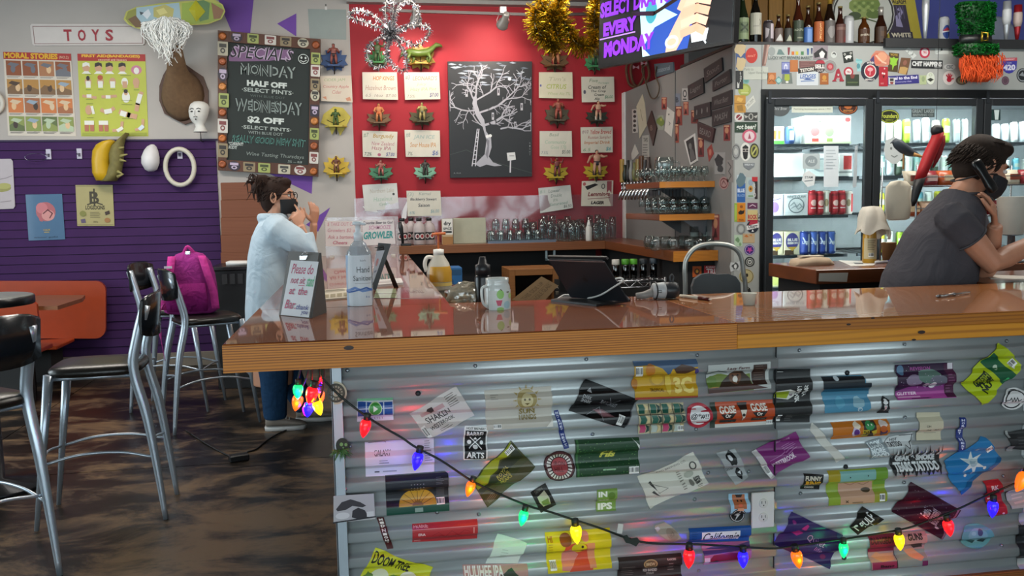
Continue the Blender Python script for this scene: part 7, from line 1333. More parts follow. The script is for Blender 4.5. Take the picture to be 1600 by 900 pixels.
hd_('round grey relief sticker on the column',hq(40,402,104,480),'8e908e',[('o',.5,.5,.42,.42,.08,'6c6e6c'),('c',.5,.5,.25,.25,'a8aaa6')],CIR)
hd_('pale green patterned sticker on the column',hq(30,480,82,552),'a9bfa4',[splat(.4,.4,.3,9,'6a8a64',5),splat(.7,.8,.2,8,'7a9a70',6)])
hd_('tan sticker with small orange birds on the column',hq(84,470,160,530),'b39a78',[('p',[(.1,.3),(.3,.1),(.5,.35),(.3,.4)],'b86a34'),('p',[(.5,.2),(.7,.05),(.8,.3)],'c07a44')])
hd_('round purple star sticker on the column',hq(94,540,160,608),'3c2470',[('o',.5,.5,.46,.46,.07,'a89cc0'),('p',[(.5+(.34 if i%2==0 else .15)*math.cos(PI*i/5+.3),.5+(.34 if i%2==0 else .15)*math.sin(PI*i/5+.3))for i in range(10)],'b0408a')],CIR)
hd_('round black ring badge with a white centre on the column',hq(96,618,160,684),'2f3230',[('o',.5,.5,.36,.36,.05,'b8bab4'),('c',.5,.5,.22,.22,'b8bab4'),('p',[(.35,.45),(.65,.45),(.5,.65)],'2f3230')],CIR)
hd_('tan round sticker with a dark map shape on the column',hq(60,696,154,790),'b3a67a',[('o',.5,.5,.46,.46,.04,'5a5030'),('p',[(.4,.3),(.6,.32),(.62,.5),(.5,.56),(.42,.46)],'2a2418')],CIR)
hd_('white butterfly sticker low on the column',hq(0,645,72,715),'b9bcbc',[splat(.5,.5,.4,12,'4a4c4c',9),('c',.5,.5,.12,.2,'d0d2d0')],[(.1,.1),(.5,.2),(.9,0),(1,.5),(.8,.9),(.5,.8),(.1,1),(0,.5)])
hd_('black cat-shaped sticker at the foot of the column',hq(104,805,140,850),'1c1d1d',[('c',.4,.35,.06,.05,'b8b8a0')],[(.1,1),(.1,.4),(.2,0),(.4,.2),(.7,.3),(1,1)])
# ------------------------------------------------------------------ bottles and cans on top of the cooler
ZT=ZH1+.0185;YT2=5.97
def bottle(lb,x,y0,hw,col,labcol,neck=None,lab=(.2,.52),items=None,Y=YT2,style=0):
    p=at(x,60,Y=Y);k=1/ppm(p);p=V((p.x,Y,ZT));h=at(x,y0,Y=Y).z-ZT;r=hw*k;t=thing('beer_bottle',lb,'bottle',p,'bottles on top of the cooler');h=max(h,.12)
    o=B(glass('bottle_glass_'+col,col,1.5,.06,.04,(col,.55)))
    if style==1:pr=[(r*.9,0),(r,.01),(r,h*.50),(r*.75,h*.62),(r*.40,h*.74),(r*.34,h*.80),(r*.34,h*.96),(r*.36,h)]
    elif style==2:pr=[(r*.9,0),(r,.01),(r,h*.62),(r*.85,h*.72),(r*.42,h*.86),(r*.40,h)]
    else:pr=[(r*.9,0),(r,.01),(r,h*.48),(r*.92,h*.54),(r*.5,h*.72),(r*.36,h*.84),(r*.36,h*.96),(r*.4,h)]
    o.lathe(pr,p,16);o.build('body',t)
    o=B(M(neck or '8a7a4a',.35,.5));z=h*(.80 if neck else .965);o.lathe([(r*.42,z),(r*.43,h+.004),(.001,h+.005)],p,14);o.build('cap',t)
    cyl_flat('label',t,p,r+.0006,h*lab[0],h*lab[1],195,345,labcol,items or[('r',.1,.1,.9,.3,'4a4a48'),('c',.5,.6,.2,.2,'8a8a80')],n=8)
bottle('dark green bottle half hidden at the left end of the row',1144,0,7.5,'1c2a1c','6a7a5c')
bottle('large green bottle with a pale green label, second in the row',1159.5,-13,10,'23301c','8a9a74',items=[('r',.2,.2,.8,.7,'6a7a5a'),('l',[(.3,.3),(.7,.6)],.08,'3a4a34'),('l',[(.7,.3),(.3,.6)],.08,'3a4a34')],lab=(.1,.5))
bottle('tall wine bottle with a cream label',1180,-18,9.2,'17130f','b9b7a8',items=[('l',[(.6,.3),(.7,.4),(.65,.55)],.03,'6a6a60'),('r',.2,.6,.6,.63,'8a887c')],lab=(.18,.56),style=1)
can('white and dark patterned beer can third from the left of the row',1200.5,33,0,'3a3236',[('r',.5,.0,1,.8,'c8bcc4'),('p',[(.1,.2),(.4,.3),(.3,.7),(.1,.8)],'b0a8ac')],r=.036,Y=YT2,grp='cans on top of the cooler',zb=ZT)
bottle('short brown bottle with a white mountain label',1216,24,6.8,'3a1c0c','6a5a54',items=[('p',[(.1,.9),(.5,.4),(.9,.9)],'d2d0cc')],lab=(.1,.56));bottle('short brown bottle with a dark label beside the mountain one',1231,24,6.5,'3a1c0c','3f403c',items=[('p',[(.2,.9),(.5,.45),(.8,.9)],'aeb09c')],lab=(.1,.56))
bottle('tall red-brown bottle with a dark green label',1246.5,-6,8.4,'4a2010','33402f',items=[('t','OLD STOCK',.05,.4,.95,.5,'a9b29a',.02),('r',.3,.8,.7,.86,'8a927a')],lab=(.08,.5));bottle('brown bottle with a bright blue label',1262,10,7.3,'33180b','3f6ab0',items=[('r',.3,.1,.7,.9,'6f94cc')],lab=(.05,.46))
bottle('brown bottle with an orange label',1278.5,5,8.4,'3f1c0c','a85420',items=[('t','S\nO\nU\nR',.4,.1,.6,.9,'e0b070',.02)],lab=(.1,.56));bottle('dark bottle with a gold foil neck and grey label',1295.5,-10,8.4,'241409','5f5a58',neck='b8963a',items=[splat(.5,.5,.35,12,'8a8684',6)],lab=(.06,.48))
bottle('brown bottle with a dull red label',1312,11,8.3,'3a1a10','5c3a34',items=[('r',.1,.15,.9,.3,'7a5a50'),('p',[(.6,.9),(.8,.5),(.95,.9)],'8a2a2a')],lab=(.06,.55));can('plain silver can behind the hop sign edge',1326,25.5,0,'a9abae',[('r',.3,.1,.5,.9,'c6c8ca')],r=.036,Y=YT2,grp='cans on top of the cooler',zb=ZT)
bottle('squat brown growler with white print',1349.5,28,8.6,'5a300f','4a2a10',style=2,items=[('t','ENERGY',.1,.4,.9,.55,'c8bca8',.02)],lab=(.15,.6));bottle('brown bottle with a silver foil neck right of the growler',1375.5,12,9.2,'33190c','3a2412',neck='a8a49c',items=[('r',.3,.3,.7,.6,'4a3018')],lab=(.1,.5))
can('white soda can with a red and blue round mark',1475,27,0,'c3c7cc',[('c',.5,.5,.32,.28,'2a4a9a'),('p',[(.2,.44),(.5,.32),(.8,.42),(.5,.52)],'b8283a'),('l',[(.2,.5),(.8,.46)],.05,'e6e8ea')],r=.037,Y=YT2,grp='cans on top of the cooler',zb=ZT)
flat('hop_sign','round white sign with green hop cones behind the bottles','sign',(1297,-25,1394,72),YS(6.35),'c3c4bc',[('o',.5,.5,.49,.49,.03,'2c2c28'),('c',.42,.36,.16,.13,'7d8f4a',9),('c',.60,.34,.17,.14,'6f8440',9),('c',.5,.48,.15,.11,'8a9a56',9),('c',.36,.52,.1,.06,'3a4a2c'),('c',.66,.5,.12,.07,'5a6f34'),('c',.45,.24,.02,.02,'2a1a14'),('c',.55,.22,.02,.02,'2a1a14'),('l',[(.3,.6),(.5,.56),(.7,.62)],.02,'4a5a34')]+[('c',.36+.07*(i%5),.32+.06*(i//5),.03,.025,('93a460','64783a')[i%2],6)for i in range(15)],th=.03,shape=circ(40))
tsn=[o for o in C.objects if o.name.startswith('hop_sign')][0]
o=B(M('2c2c28',.5));c=V(tsn['_w'])
for sg in(-.12,.12):o.box(c.x+sg-.02,6.28,ZT,c.x+sg+.02,6.42,ZT+.012);o.box(c.x+sg-.01,6.352,ZT,c.x+sg+.01,6.362,c.z)
o.build('stand',tsn)
flat('book_sign','tall yellow sign with a purple woodland panel and the word WHITE','sign',[(1372,-10),(1425,-10),(1438,62.5),(1386,62.5)],Surf((0,6.2,0),(0,-1,.06)),'b3a53c',[('t','ALLAGASH',.1,.12,.72,.24,'2a2430',.03),('r',.08,.26,.70,.84,'3a3346'),('p',[(.3,.72),(.34,.5),(.5,.4),(.4,.36),(.52,.3),(.58,.42),(.46,.54),(.5,.74)],'9a94b8')]+[('r',.12+.09*i,.28,.15+.09*i,.56,'57506c')for i in range(6)]+[('r',.04,.84,.74,.98,'2f2a3a'),('t','WHITE',.1,.86,.68,.96,'cfc9b4',.04)],th=.02)
def taph(lb,x,y0,y1,col,w_,col2=None):
    a,b_=at(x,y0,Y=YT2),at(x,y1,Y=YT2);t=thing('tap_lever',lb,'tap handle',V((a.x,YT2,ZT)));p=V((a.x,YT2,ZT));h=a.z-ZT;o=B(M('1f2022',.3,.5));o.lathe([(.028,0),(.03,.008),(.012,.02),(.010,.07)],p,12);o.build('base',t)
    k=w_/1;o=B(M(col,.3,.4));o.lathe([(.010,.06),(k*.6,h*.35),(k,h*.75),(k*.9,h),(.001,h+.003)],p,12);o.build('grip',t)
    if col2:o=B(M(col2,.4));o.lathe([(k*.8,h*.5),(k*1.05,h*.62),(k*1.05,h*.8),(k*.9,h*.85)],p,12);o.build('band',t)
taph('slim chrome tap handle standing on the cooler',1447,-8,58,'c4c8cc',.026);taph('clear tap handle right of the green hat',1574,2,60,'b9bcc0',.03,'d6d8da');taph('red and white tap handle at the right edge',1591,8,58,'a8242c',.03,'c9b4ac')
o=B(M('8d93a6',.5));c=at(1556,40,Y=6.5);o.X=Matrix.Translation((c.x,6.5,ZT+.17))@Matrix.Rotation(PI/2,4,'X');o.lathe([(.16,0),(.17,.01),(.17,.02),(.15,.03),(.001,.03)],n=28);o.build('round_plate',label='grey round plate standing behind the tap handles',cat='plate',loc=V((c.x,6.5,ZT)))
hat=thing('hat_decoration','green tinsel hat with a black buckled belt above an orange beard','decoration',at(1525,110,Y=YC-.12));YH=YC-.13;r=random.Random(17)
def hp_(x,y):return at(x,y,Y=YH)
def prof_loft(b,rows,flat_=.5):
    rr_=[]
    for y,xl,xr in rows:
        c=hp_((xl+xr)/2,y);hw=(xr-xl)/2/ppm(c);rr_.append([c+V((hw*math.cos(2*PI*i/20),hw*flat_*math.sin(2*PI*i/20),0))for i in range(20)])
    b.loft(rr_)
o=B(M('0d4a1c',.5));prof_loft(o,[(88,1490,1557),(80,1490,1557),(70,1498,1552),(50,1500,1548),(30,1495,1552),(12,1492,1556),(4,1496,1552)],.45);o.build('crown',hat)
o=B(M('17181a',.4));prof_loft(o,[(69,1497,1552),(56,1497,1551)],.5);o.build('belt',hat)
o=B(M('c9a83a',.3,.7));c=hp_(1525,61)+V((0,-.085,0));k=1/ppm(c)
o.tube([c+V((dx*k,-.004,dz*k))for dx,dz in((-5,-6),(5,-6),(5,6),(-5,6))],.009,4,closed=True);o.build('buckle',hat)
o=B()
for i in range(2600):
    z=r.random();y=6+80*z
    if 55<y<70:continue
    hw={0:30,1:29,2:26,3:25,4:33}[min(4,int(y/18))]if y<70 else 34
    a=r.uniform(PI,2*PI)if r.random()<.8 else r.uniform(0,PI);c=hp_(1524,y);k=hw/ppm(c);e=V((math.cos(a),.48*math.sin(a),0));p0=V((c.x,YH,c.z))+e*k;d=(e+V((r.uniform(-.7,.7),r.uniform(-.4,.1),r.uniform(-.7,.7)))).normalized()*r.uniform(.012,.026);s_=d.orthogonal().normalized()*.004
    o.mat(M(('1f8f34','0f5f20','3fbf58')[i%3],.2,.75,noise=0));o.add([p0-s_,p0+s_,p0+d+s_,p0+d-s_],[(0,1,2,3)])
o.build('tinsel',hat,kind='stuff')
o=B(M('d8480f',.7,noise=.12,nscale=40));prof_loft(o,[(128,1515,1545),(118,1500,1558),(104,1495,1560),(92,1496,1558),(84,1508,1548)],.3);bd=o.build('beard',hat)
o=B(M('e0561a',.75,noise=.15,nscale=40))
for i in range(420):
    x=r.uniform(1496,1560);y=r.uniform(84,118);c=hp_(x,y)+V((0,-.03-.03*r.random(),0));L=r.uniform(.03,.075);o.tube([c,c+V((r.uniform(-.012,.012),-.01,-L*.5)),c+V((r.uniform(-.02,.02),0,-L))],[.004,.003,.0006],3,cap=False)
o.build('beard_hair',bd,kind='stuff')
o=B(M('2a2c2e',.4));c=hp_(1525,76);o.tube([c+V((0,.05,.0)),V((c.x,YC-.031,c.z))],.008,6);o.build('hook',hat)
# ------------------------------------------------------------------ the television
P1=at(935,107,Y=6.62);P2=at(1146,67,Z=P1.z);UP=V((0.02,-.05,1)).normalized();Hh=.66
tv=thing('television','black flat-screen television angled above the side wall, showing purple lettering','television',(P1+P2)/2)
D=(P2-P1);nrm=D.cross(UP).normalized()
if nrm.dot(EYEV-P1)<0:nrm=-nrm
o=B(M('0d0d0f',.35));o.slab([P1,P2,P2+UP*Hh,P1+UP*Hh],-nrm*.05);o.build('case',tv)
E1,E2=P1+D*.012+UP*.022,P2-D*.012+UP*.022;Hs=Hh-.034
def em(col):return M(col,.4,em=.95,noise=0)
sc_=B(em('050507'));mp=lambda u,v:(E1*(1-u)+E2*u)+UP*(Hs*(1-v));sc_.add([mp(0,1)+nrm*.0015,mp(1,1)+nrm*.0015,mp(1,0)+nrm*.0015,mp(0,0)+nrm*.0015],[(0,1,2,3)]);so=sc_.build('screen',tv)
PU='8a2be0'
it=[('p',[(.30,0),(1,0),(1,1),(.36,1)],'bfe6ee'),('p',[(.64,0),(1,0),(1,1),(.62,1),(.7,.7)],'101014'),('p',[(.36,.9),(.45,.7),(.62,.62),(.5,.5),(.66,.3),(.76,.5),(.7,1),(.42,1)],'1f4aa8'),('c',.42,.52,.045,.13,'3f9fae'),('r',.3,.0,.56,.16,'d8ecd8'),('c',.48,.22,.06,.08,'b8d83a'),
      ('c',.73,.16,.11,.2,'d8a890'),('p',[(.62,.0),(.9,.0),(.86,.12),(.64,.12)],'8a8ac8'),('p',[(.72,.34),(.86,.30),(.84,.85),(.73,.86)],'20140f'),('p',[(.70,.24),(.87,.20),(.86,.34),(.71,.36)],'d8e4ea'),('p',[(.72,.84),(.845,.83),(.83,.95),(.73,.95)],'e4eef0'),
      ('p',[(.54,1),(.55,.86),(.60,.72),(.66,.56),(.72,.5),(.76,.58),(.72,.74),(.66,.9),(.62,1)],'e0b49a')]+[('l',[(.66,.52+.105*i),(.76,.50+.1*i),(.845-.012*i,.55+.1*i)],.085,('e8c0a6','dfb094','e8c0a6','d8a88c')[i])for i in range(4)]+[('l',[(.64,.56),(.68,.42),(.78,.40)],.08,'e4b89c'),('o',.585,.9,.05,.07,.03,'c8d8e0'),('p',[(.9,.0),(1,.0),(1,.6),(.93,.5)],'2f6a2c'),('p',[(.96,.3),(1,.28),(1,.52),(.96,.5)],'4a7ad0'),('l',[(.8,.9),(.83,.98)],.02,'e8f0f4'),('r',.0,.695,.30,.71,'b88ae8'),
      ('t','SELECT DRAFTS',-.0,.28,.56,.46,PU,.05),('t','EVERY',.03,.52,.31,.68,PU,.06),('t','MONDAY',.04,.745,.45,.93,PU,.06)]
pr=B();ink(pr,[i for i in it],mp,nrm,D.length/Hs,.0018,.0004,em);pr.build('picture',so)
o=B(M('17171a',.4));c=(P1+P2)/2+UP*.35-nrm*.06;o.tube([c,c-nrm*.12,V((c.x-nrm.x*.12,c.y-nrm.y*.12,ZCEIL))],.025,8);o.build('ceiling_arm',tv)
# ------------------------------------------------------------------ on the bar
def leaning(p0,p1,top,back):
    a,b_=at(*p0,Z=ZB+.0005),at(*p1,Z=ZB+.0005);t=at(*top,Y=a.y+back);n=(b_-a).cross(t-a).normalized()
    return Surf(a,n if n.y<0 else-n)
SG=leaning((437,492),(482,496.5),(452.5,393),.085)
st=thing('sign_board','grey leaning sign board asking people not to sit at the bar','sign',at(465,494,Z=ZB))
bd=flat('board',None,None,[(452.5,393),(499.5,395),(485,497.5),(437,492.5)],SG,'5f5a56',parent=st,th=.004)
pp=flat('paper',None,None,[(454.7,406.7),(498,409),(482.7,496),(439,492)],SG,'d2d0d2',[('t','Please do',.10,.06,.88,.24,'b0355c',.01,.2),('t','not sit',.14,.30,.66,.42,'b0355c',.012,.2),('l',[(.45,.45),(.66,.45)],.012,'b0355c'),('t','stand',.72,.26,.98,.46,'4fae7a',.01,.3),('t','at  the',.16,.48,.80,.62,'b0355c',.012,.2),('t','Bar.',.1,.72,.5,.88,'b0355c',.012,.2),('t','thank',.52,.79,.96,.88,'33307c',.012,.2),('t','you',.72,.90,.96,.98,'33307c',.012,.2)],parent=st,off=.0045,th=.0008)
o=B(M('c9c9cb',.25,.8));k=SG.P(477,401);o.box(k.x-.02,k.y-.014,k.z-.012,k.x+.02,k.y-.004,k.z+.006,.002);o.tube([k+V((-.012,-.012,.004)),k+V((0,-.02,.02)),k+V((.012,-.012,.004))],.0025,5);o.build('clip',st)
o=B(M('4d4946',.6));a,b_,c=SG.P(499.5,395),SG.P(485,497.5),SG.P(485,497.5)+V((.045,.14,0));o.slab([a,b_,V((c.x,c.y,ZB+.001))],V((.006,0,0)));o.build('side_wing',st)
def onbar(x,y):return at(x,y,Z=ZB+.0004)
p=onbar(563.5,478);p=p+V((0,.035,0));k=1/ppm(p);r=20*k;hz_=lambda y:at(563,y,Y=p.y).z-p.z
t=thing('sanitizer_bottle','tall clear pump bottle of hand sanitizer with a white label','bottle',p)
o=B(glass('sanitizer_plastic','dfe8ee',1.45,.06,.05,('c8d2d8',.25)));o.lathe([(r*.96,0),(r,.008),(r,hz_(402)),(r*.9,hz_(392)),(r*.55,hz_(380)),(r*.34,hz_(376)),(r*.34,hz_(372))],p,24);o.build('body',t)
cyl_flat('label',t,p,r+.0006,hz_(476),hz_(398),168,330,'d3dae0',[('p',[(0,0),(.3,0),(.22,.5),(.3,1),(0,1)],'a9c4e0'),('t','kirk',.66,.08,.82,.12,'6a7078'),('t','Hand',.56,.22,.92,.34,'3a3e44',.0),('t','Sanitizer',.46,.40,1.0,.50,'3a3e44',.0),('r',.5,.55,.95,.558,'8a9098'),('l',[(.0,.72),(.3,.69),(.5,.64),(.7,.70),(1,.68)],.05,'6f8fc4'),('l',[(.0,.70),(.3,.73),(.55,.69),(.8,.64),(1,.70)],.03,'3f64a8'),('t','8 oz',.78,.8,.9,.84,'4a6aa0')],n=14)
o=B(M('d5dade',.4));o.lathe([(r*.36,hz_(376)),(r*.36,hz_(364)),(r*.22,hz_(362)),(r*.2,hz_(352)),(r*.42,hz_(351)),(r*.42,hz_(346)),(.001,hz_(345))],p,16);o.tube([p+V((0,0,hz_(349))),p+V((.028,-.03,hz_(350)))],.006,6);o.build('pump',t)
t=thing('clip_board','black easel clipboard seen from the side behind the hand sanitizer','clipboard',onbar(600,455));a=onbar(583,453);YB2=a.y
tp_=at(591,379.5,Y=YB2+.05);tr_=at(611,381,Y=YB2+.02);br_=at(586,452,Y=YB2-.02);bl_=at(581.5,440,Y=YB2+.12);bl_=V((bl_.x,bl_.y,br_.z))
o=B(M('17181b',.4));tq=[tp_+V((-.02,.10,0)),tp_,br_,br_+V((-.02,.13,0))];o.slab([at(591,379.5,Y=YB2),at(611,381,Y=YB2),at(588,453,Y=YB2),at(578,452,Y=YB2)],(0,.008,0));o.build('board',t)
flat('paper',None,None,[(588,392),(601,391),(584,440),(580,446)],YS(YB2-.0005),'c3c4ce',[('c',.4,.35,.2,.12,'c88a8a'),('r',.2,.6,.7,.66,'8a8ea0')],parent=t,th=.0008)
o=B(M('141417',.4));o.slab([at(599,407,Y=YB2+.01),at(604,404,Y=YB2+.01),at(624,452,Y=YB2+.09),at(617,454,Y=YB2+.09)],(0,.012,0));o.build('easel_leg',t)
o=B(M('2a2a2c',.3,.6));c=at(595,387,Y=YB2-.006);o.tube([c+V((-.028,0,.002)),c+V((.01,0,0))],.003,5);o.tube(arc(c+V((.004,-.002,0)),.01,0,2*PI,10),.0025,5);o.build('clip',t)
ZS1=ZS(ZB)
flat('card_stack','stack of pale printed cards left of the sanitizer bottle','cards',[(505,455),(548,451),(548,466),(505,470)],ZS1,'c4bba8',[('r',.02+.24*i,.56,.2+.24*i,.9,'8f8468')for i in range(4)]+lines(.05,.1,.9,.4,3,'8a8170'),th=.006)
flat('menu_sheet','glossy maroon laminated menu lying on the bar return','menu',[(588,452),(674,450),(692,466),(584,467)],ZS1,'6a3c44',[('r',.0,.0,.35,.5,'a9b487'),('r',.0,.55,.34,.98,'8f9a6a'),('t','menu',.5,.2,.8,.5,'8a5a62',.01)],th=.0015,coat=1.0)
flat('paper_stack','white papers lying behind the black clipboard','papers',[(586,441),(627,438),(630,445),(586,449)],ZS1,'c9c5c2',lines(.1,.2,.9,.9,4,'a8a4a2'),th=.012)
ub=thing('speed_rail','dark steel shelf fixed behind the bar','shelf',(.85,3.8,.95));o=B(M('1d1e20',.4,.5));o.box(XI+.03,YB+.06,.93,1.35,4.15,.945);o.build('tray',ub);o=B(M('1d1e20',.4,.5));o.box(XI+.012,4.45,.96,.62,5.3,.974);o.box(.5,4.8,0,.53,4.83,.96);o.build('tray',ub)
for x in(XI+.05,1.3):
    o=B(M('2a2b2d',.4,.5));o.box(x,3.8,0,x+.03,3.83,.93);o.build('support',ub)
p=at(676,440,Y=5.0);p=V((max(p.x,XI+.085),5.0,.9745));t=thing('syrup_jug','white handled jug with amber liquid and an orange pump','jug',p);zz_=lambda y:at(676,y,Y=5.0).z-p.z
o=B(glass('jug_plastic','f2eee0',1.4,.05,.25,('d8d2c4',.6)));o.lathe([(.066,0),(.071,.01),(.071,zz_(425)),(.058,zz_(412)),(.028,zz_(398)),(.026,zz_(392))],p,18);o.build('body',t)
o=B(M('b98a2c',.3));o.lathe([(.0718,zz_(440)),(.0718,zz_(424)),(.0635,zz_(416))],p,14,cap=(False,False),a0=PI*1.2,a1=PI*1.95);o.build('liquid',t)
o=B(M('cdb060',.4));o.lathe([(.0722,zz_(446)),(.0722,zz_(441))],p,14,cap=(False,False),a0=PI*1.15,a1=PI*2);o.build('label',t)
o=B(M('d6d1c6',.45));o.tube(curve([p+V((-.026,0,zz_(403))),p+V((-.064,0,zz_(402))),p+V((-.079,0,zz_(412))),p+V((-.07,0,zz_(424)))],4),.012,7);o.build('handle',t)
o=B(M('dcd8d0',.4));o.lathe([(.03,zz_(399)),(.03,zz_(390)),(.01,zz_(389))],p,14);o.build('collar',t)
o=B(M('c0602a',.4));o.tube([p+V((0,0,zz_(390))),p+V((0,0,zz_(367)))],.006,7);o.tube([p+V((-.034,0,zz_(366))),p+V((.04,-.02,zz_(365)))],.008,7);o.build('pump',t)
p=V((at(722,460,Y=3.72).x+.015,3.72,.9455));t=thing('cup_bag','clear crinkled bag of lids behind the bar edge','bag',p);bm=bmesh.new();bmesh.ops.create_icosphere(bm,subdivisions=4,radius=1);r_=random.Random(3);ph=[V((r_.uniform(-5,5),r_.uniform(-5,5),r_.uniform(-5,5)))for _ in range(9)]
zt_=at(722,441,Y=3.72).z-p.z
for v in bm.verts:
    d=v.co.copy();s_=1+sum(abs(math.sin(d.dot(q)*1.6+i))for i,q in enumerate(ph))*.045-.22;v.co=V((d.x*.085*s_,d.y*.06*s_,(d.z*.5+.5)*zt_*s_**.5))
o=B(glass('bag_film','f0ece0',1.5,.14,.1,('b8b09c',.34)));o.add([p+v.co for v in bm.verts],[tuple(v.index for v in f.verts)for f in bm.faces]);bm.free();o.build('film',t)
o=B(M('b7ae98',.6))
for i in range(5):o.lathe([(.02,0),(.034,.006),(.034,.012),(.02,.014)],p+V((-.03+.028*(i%3),.012*(i%2),.02+.024*i)),12)
o.build('lids',t,kind='stuff')
o=B(M('8a8c8e',.3,.6));q=V((at(716,441,Y=3.95).x,3.95,.9455));o.lathe([(.06,0),(.06,.11),(.064,.115),(.064,.125),(.056,.125),(.056,.012)],q,18);o.build('steel_pan',label='round steel pan behind the clear bag',cat='pan',loc=q)
p=V((at(755,460,Y=3.68).x,3.68,.9455));t=thing('squeeze_bottle','black squeeze bottle with two dark caps behind the white jar mug','bottle',p);zz_=lambda y:at(755,y,Y=3.68).z-p.z
o=B(M('0f0f11',.3));o.lathe([(.034,0),(.035,.01),(.035,zz_(434)),(.03,zz_(428))],p,18);o.build('body',t);o=B(M('1e1e21',.4));o.lathe([(.032,zz_(429)),(.032,zz_(414)),(.02,zz_(412)),(.014,zz_(402)),(.012,zz_(401))],p,16);o.build('cap',t)
p=onbar(780,484)+V((0,.04,0));k=1/ppm(p);r=20.5*k;zz_=lambda y:at(780,y,Y=p.y).z-p.z;t=thing('jar_mug','white jar-shaped mug printed with fruit, beside the tablet','mug',p)
o=B(M('cfd4d0',.2,coat=.5));o.lathe([(r*.8,0),(r*.9,.004),(r*.98,.015),(r,zz_(470)),(r,zz_(452)),(r*.95,zz_(446)),(r*.86,zz_(442)),(r*.88,zz_(440)),(r*.88,zz_(434)),(r*.8,zz_(434)),(r*.8,zz_(446)),(r*.9,zz_(452)),(r*.88,.02)],p,28);o.build('body',t)
o=B(M('cfd4d0',.2,coat=.5));a=math.radians(205);d=V((math.cos(a),math.sin(a),0));o.tube(curve([p+d*r*.96+V((0,0,zz_(446))),p+d*(r+.018)+V((0,0,zz_(448))),p+d*(r+.02)+V((0,0,zz_(460))),p+d*(r+.014)+V((0,0,zz_(472))),p+d*r*.96+V((0,0,zz_(478)))],5),.005,8);o.build('handle',t)
cyl_flat('fruit_print',t,p,r+.0006,zz_(482),zz_(452),222,340,'cfd4d0',[('c',.45,.2,.14,.24,'8fc46a',10),('c',.72,.75,.16,.2,'a9c8d0',10),('p',[(.28,.5),(.52,.5),(.46,.78),(.34,.78)],'c8506a'),('c',.44,.95,.13,.1,'9ac46f',10),('c',.88,.3,.1,.16,'b8d890',10),('l',[(.45,-.06),(.5,.0)],.04,'5a4a34'),('l',[(.7,.1),(.8,.1)],.05,'5a4a34')],n=12)
t=thing('tablet','dark tablet leaning on a black stand, its back to the viewer','tablet',onbar(925,470))
bs=[onbar(x,y)for x,y in((861,471),(893,463),(940,460),(976,462),(985,471),(932,479))];o=B(M('15171a',.45));o.slab(bs,(0,0,.008));o.build('base_plate',t)
a,b_=at(893,464,Z=ZB+.012),at(984,471,Z=ZB+.012);c=at(944,404,Y=b_.y+.02);n=(b_-a).cross(c-a).normalized();n=n if n.y<0 else-n;TS=Surf(a,n)
bk=flat('back_shell',None,None,[(858,404),(944,406),(984,471),(893,464)],TS,'1b1d22',[('c',.47,.50,.045,.055,'0c0d0f'),('c',.49,.40,.014,.02,'0c0d0f')],parent=t,th=.006,rough=.35,shape=[(.02,0),(.98,0),(1,.03),(1,.97),(.98,1),(.02,1),(0,.97),(0,.03)])
o=B(M('101114',.4));o.slab([TS.P(x,y,-.004)for x,y in((855,400.5),(946,402),(949,406),(856,405))],-n*.012);o.build('case_lip',t)
o=B(M('9a9ca0',.25,.8));o.slab([TS.P(x,y,.0065)for x,y in((857,406),(945,408.5),(945,410),(857,407.5))],n*.001);o.build('edge_band',t)
o=B(M('1a1c1f',.5));m_=TS.P(925,440,-.01);o.slab([TS.P(915,452,-.012),TS.P(955,454,-.012),onbar(955,461),onbar(915,461)],(0,.006,0));o.build('rear_flap',t)
cp=[onbar(868,470)+V((0,-.005,.003)),onbar(880,465)+V((0,-.01,.011)),onbar(894,466)+V((0,-.012,.012)),onbar(916,470)+V((0,-.012,.012))]+[TS.P(x,y,.02)for x,y in((938,461),(958,449),(972,440),(973,436),(968,434.5),(962,435.5))]
o=B(M('cfcfca',.4));o.tube(curve(cp,5),.0035,6);o.build('charging_cable',label='white charging cable draped across the tablet stand',cat='cable',loc=onbar(916,470))
t=thing('card_scanner','white and dark grey handheld scanner lying on the bar','scanner',onbar(1035,468));p=onbar(1035,468)+V((0,.02,0));k=1/ppm(p);zc=.034
def sring(x,w_,h_,z=zc):return[V((p.x+x*k,p.y+w_*math.cos(2*PI*i/20)*(.8+.2*abs(math.cos(4*PI*i/20))**.5),p.z+z+h_*math.sin(2*PI*i/20)))for i in range(20)]
o=B(M('2b2d30',.4));o.loft([sring(4,.030,.030),sring(10,.034,.033),sring(22,.034,.033),sring(27,.028,.028)]);o.build('rear_body',t)
o=B(M('b9bbbb',.35));o.loft([sring(-14,.022,.024),sring(-12,.029,.030),sring(2,.033,.033),sring(6,.033,.033)]);o.build('front_shell',t)
o=B(M('232528',.4));o.tube([V(q)for q in sring(-9,.034,.034)],.003,5,closed=True);o.tube([p+V((-10*k,-.032,zc+.004)),p+V((-3*k,-.034,zc+.004)),p+V((-3*k,-.034,zc-.004)),p+V((-10*k,-.032,zc-.004))],.0016,5,closed=True);o.build('trim_ring',t)
o=B(M('8d8883',.5));o.tube([p+V((-12*k,0,zc-.006)),p+V((-26*k,.01,.016)),p+V((-38*k,.015,.014))],[.018,.015,.012],10);o.build('grip',t)
o=B(M('33363a',.5));o.tube(curve([p+V((17*k,0,zc+.03)),p+V((15*k,0,zc+.05)),p+V((18*k,0,zc+.062)),p+V((21*k,0,zc+.05)),p+V((19*k,0,zc+.03))],4),.0035,6);o.build('wrist_loop',t)
a,b_,c=onbar(1063,464.5)+V((0,0,.0065)),onbar(1092,468)+V((0,0,.0065)),onbar(1112,471)+V((0,0,.0065));t=thing('marker','cream marker pen with a dark red cap beside the scanner','pen',onbar(1088,468))
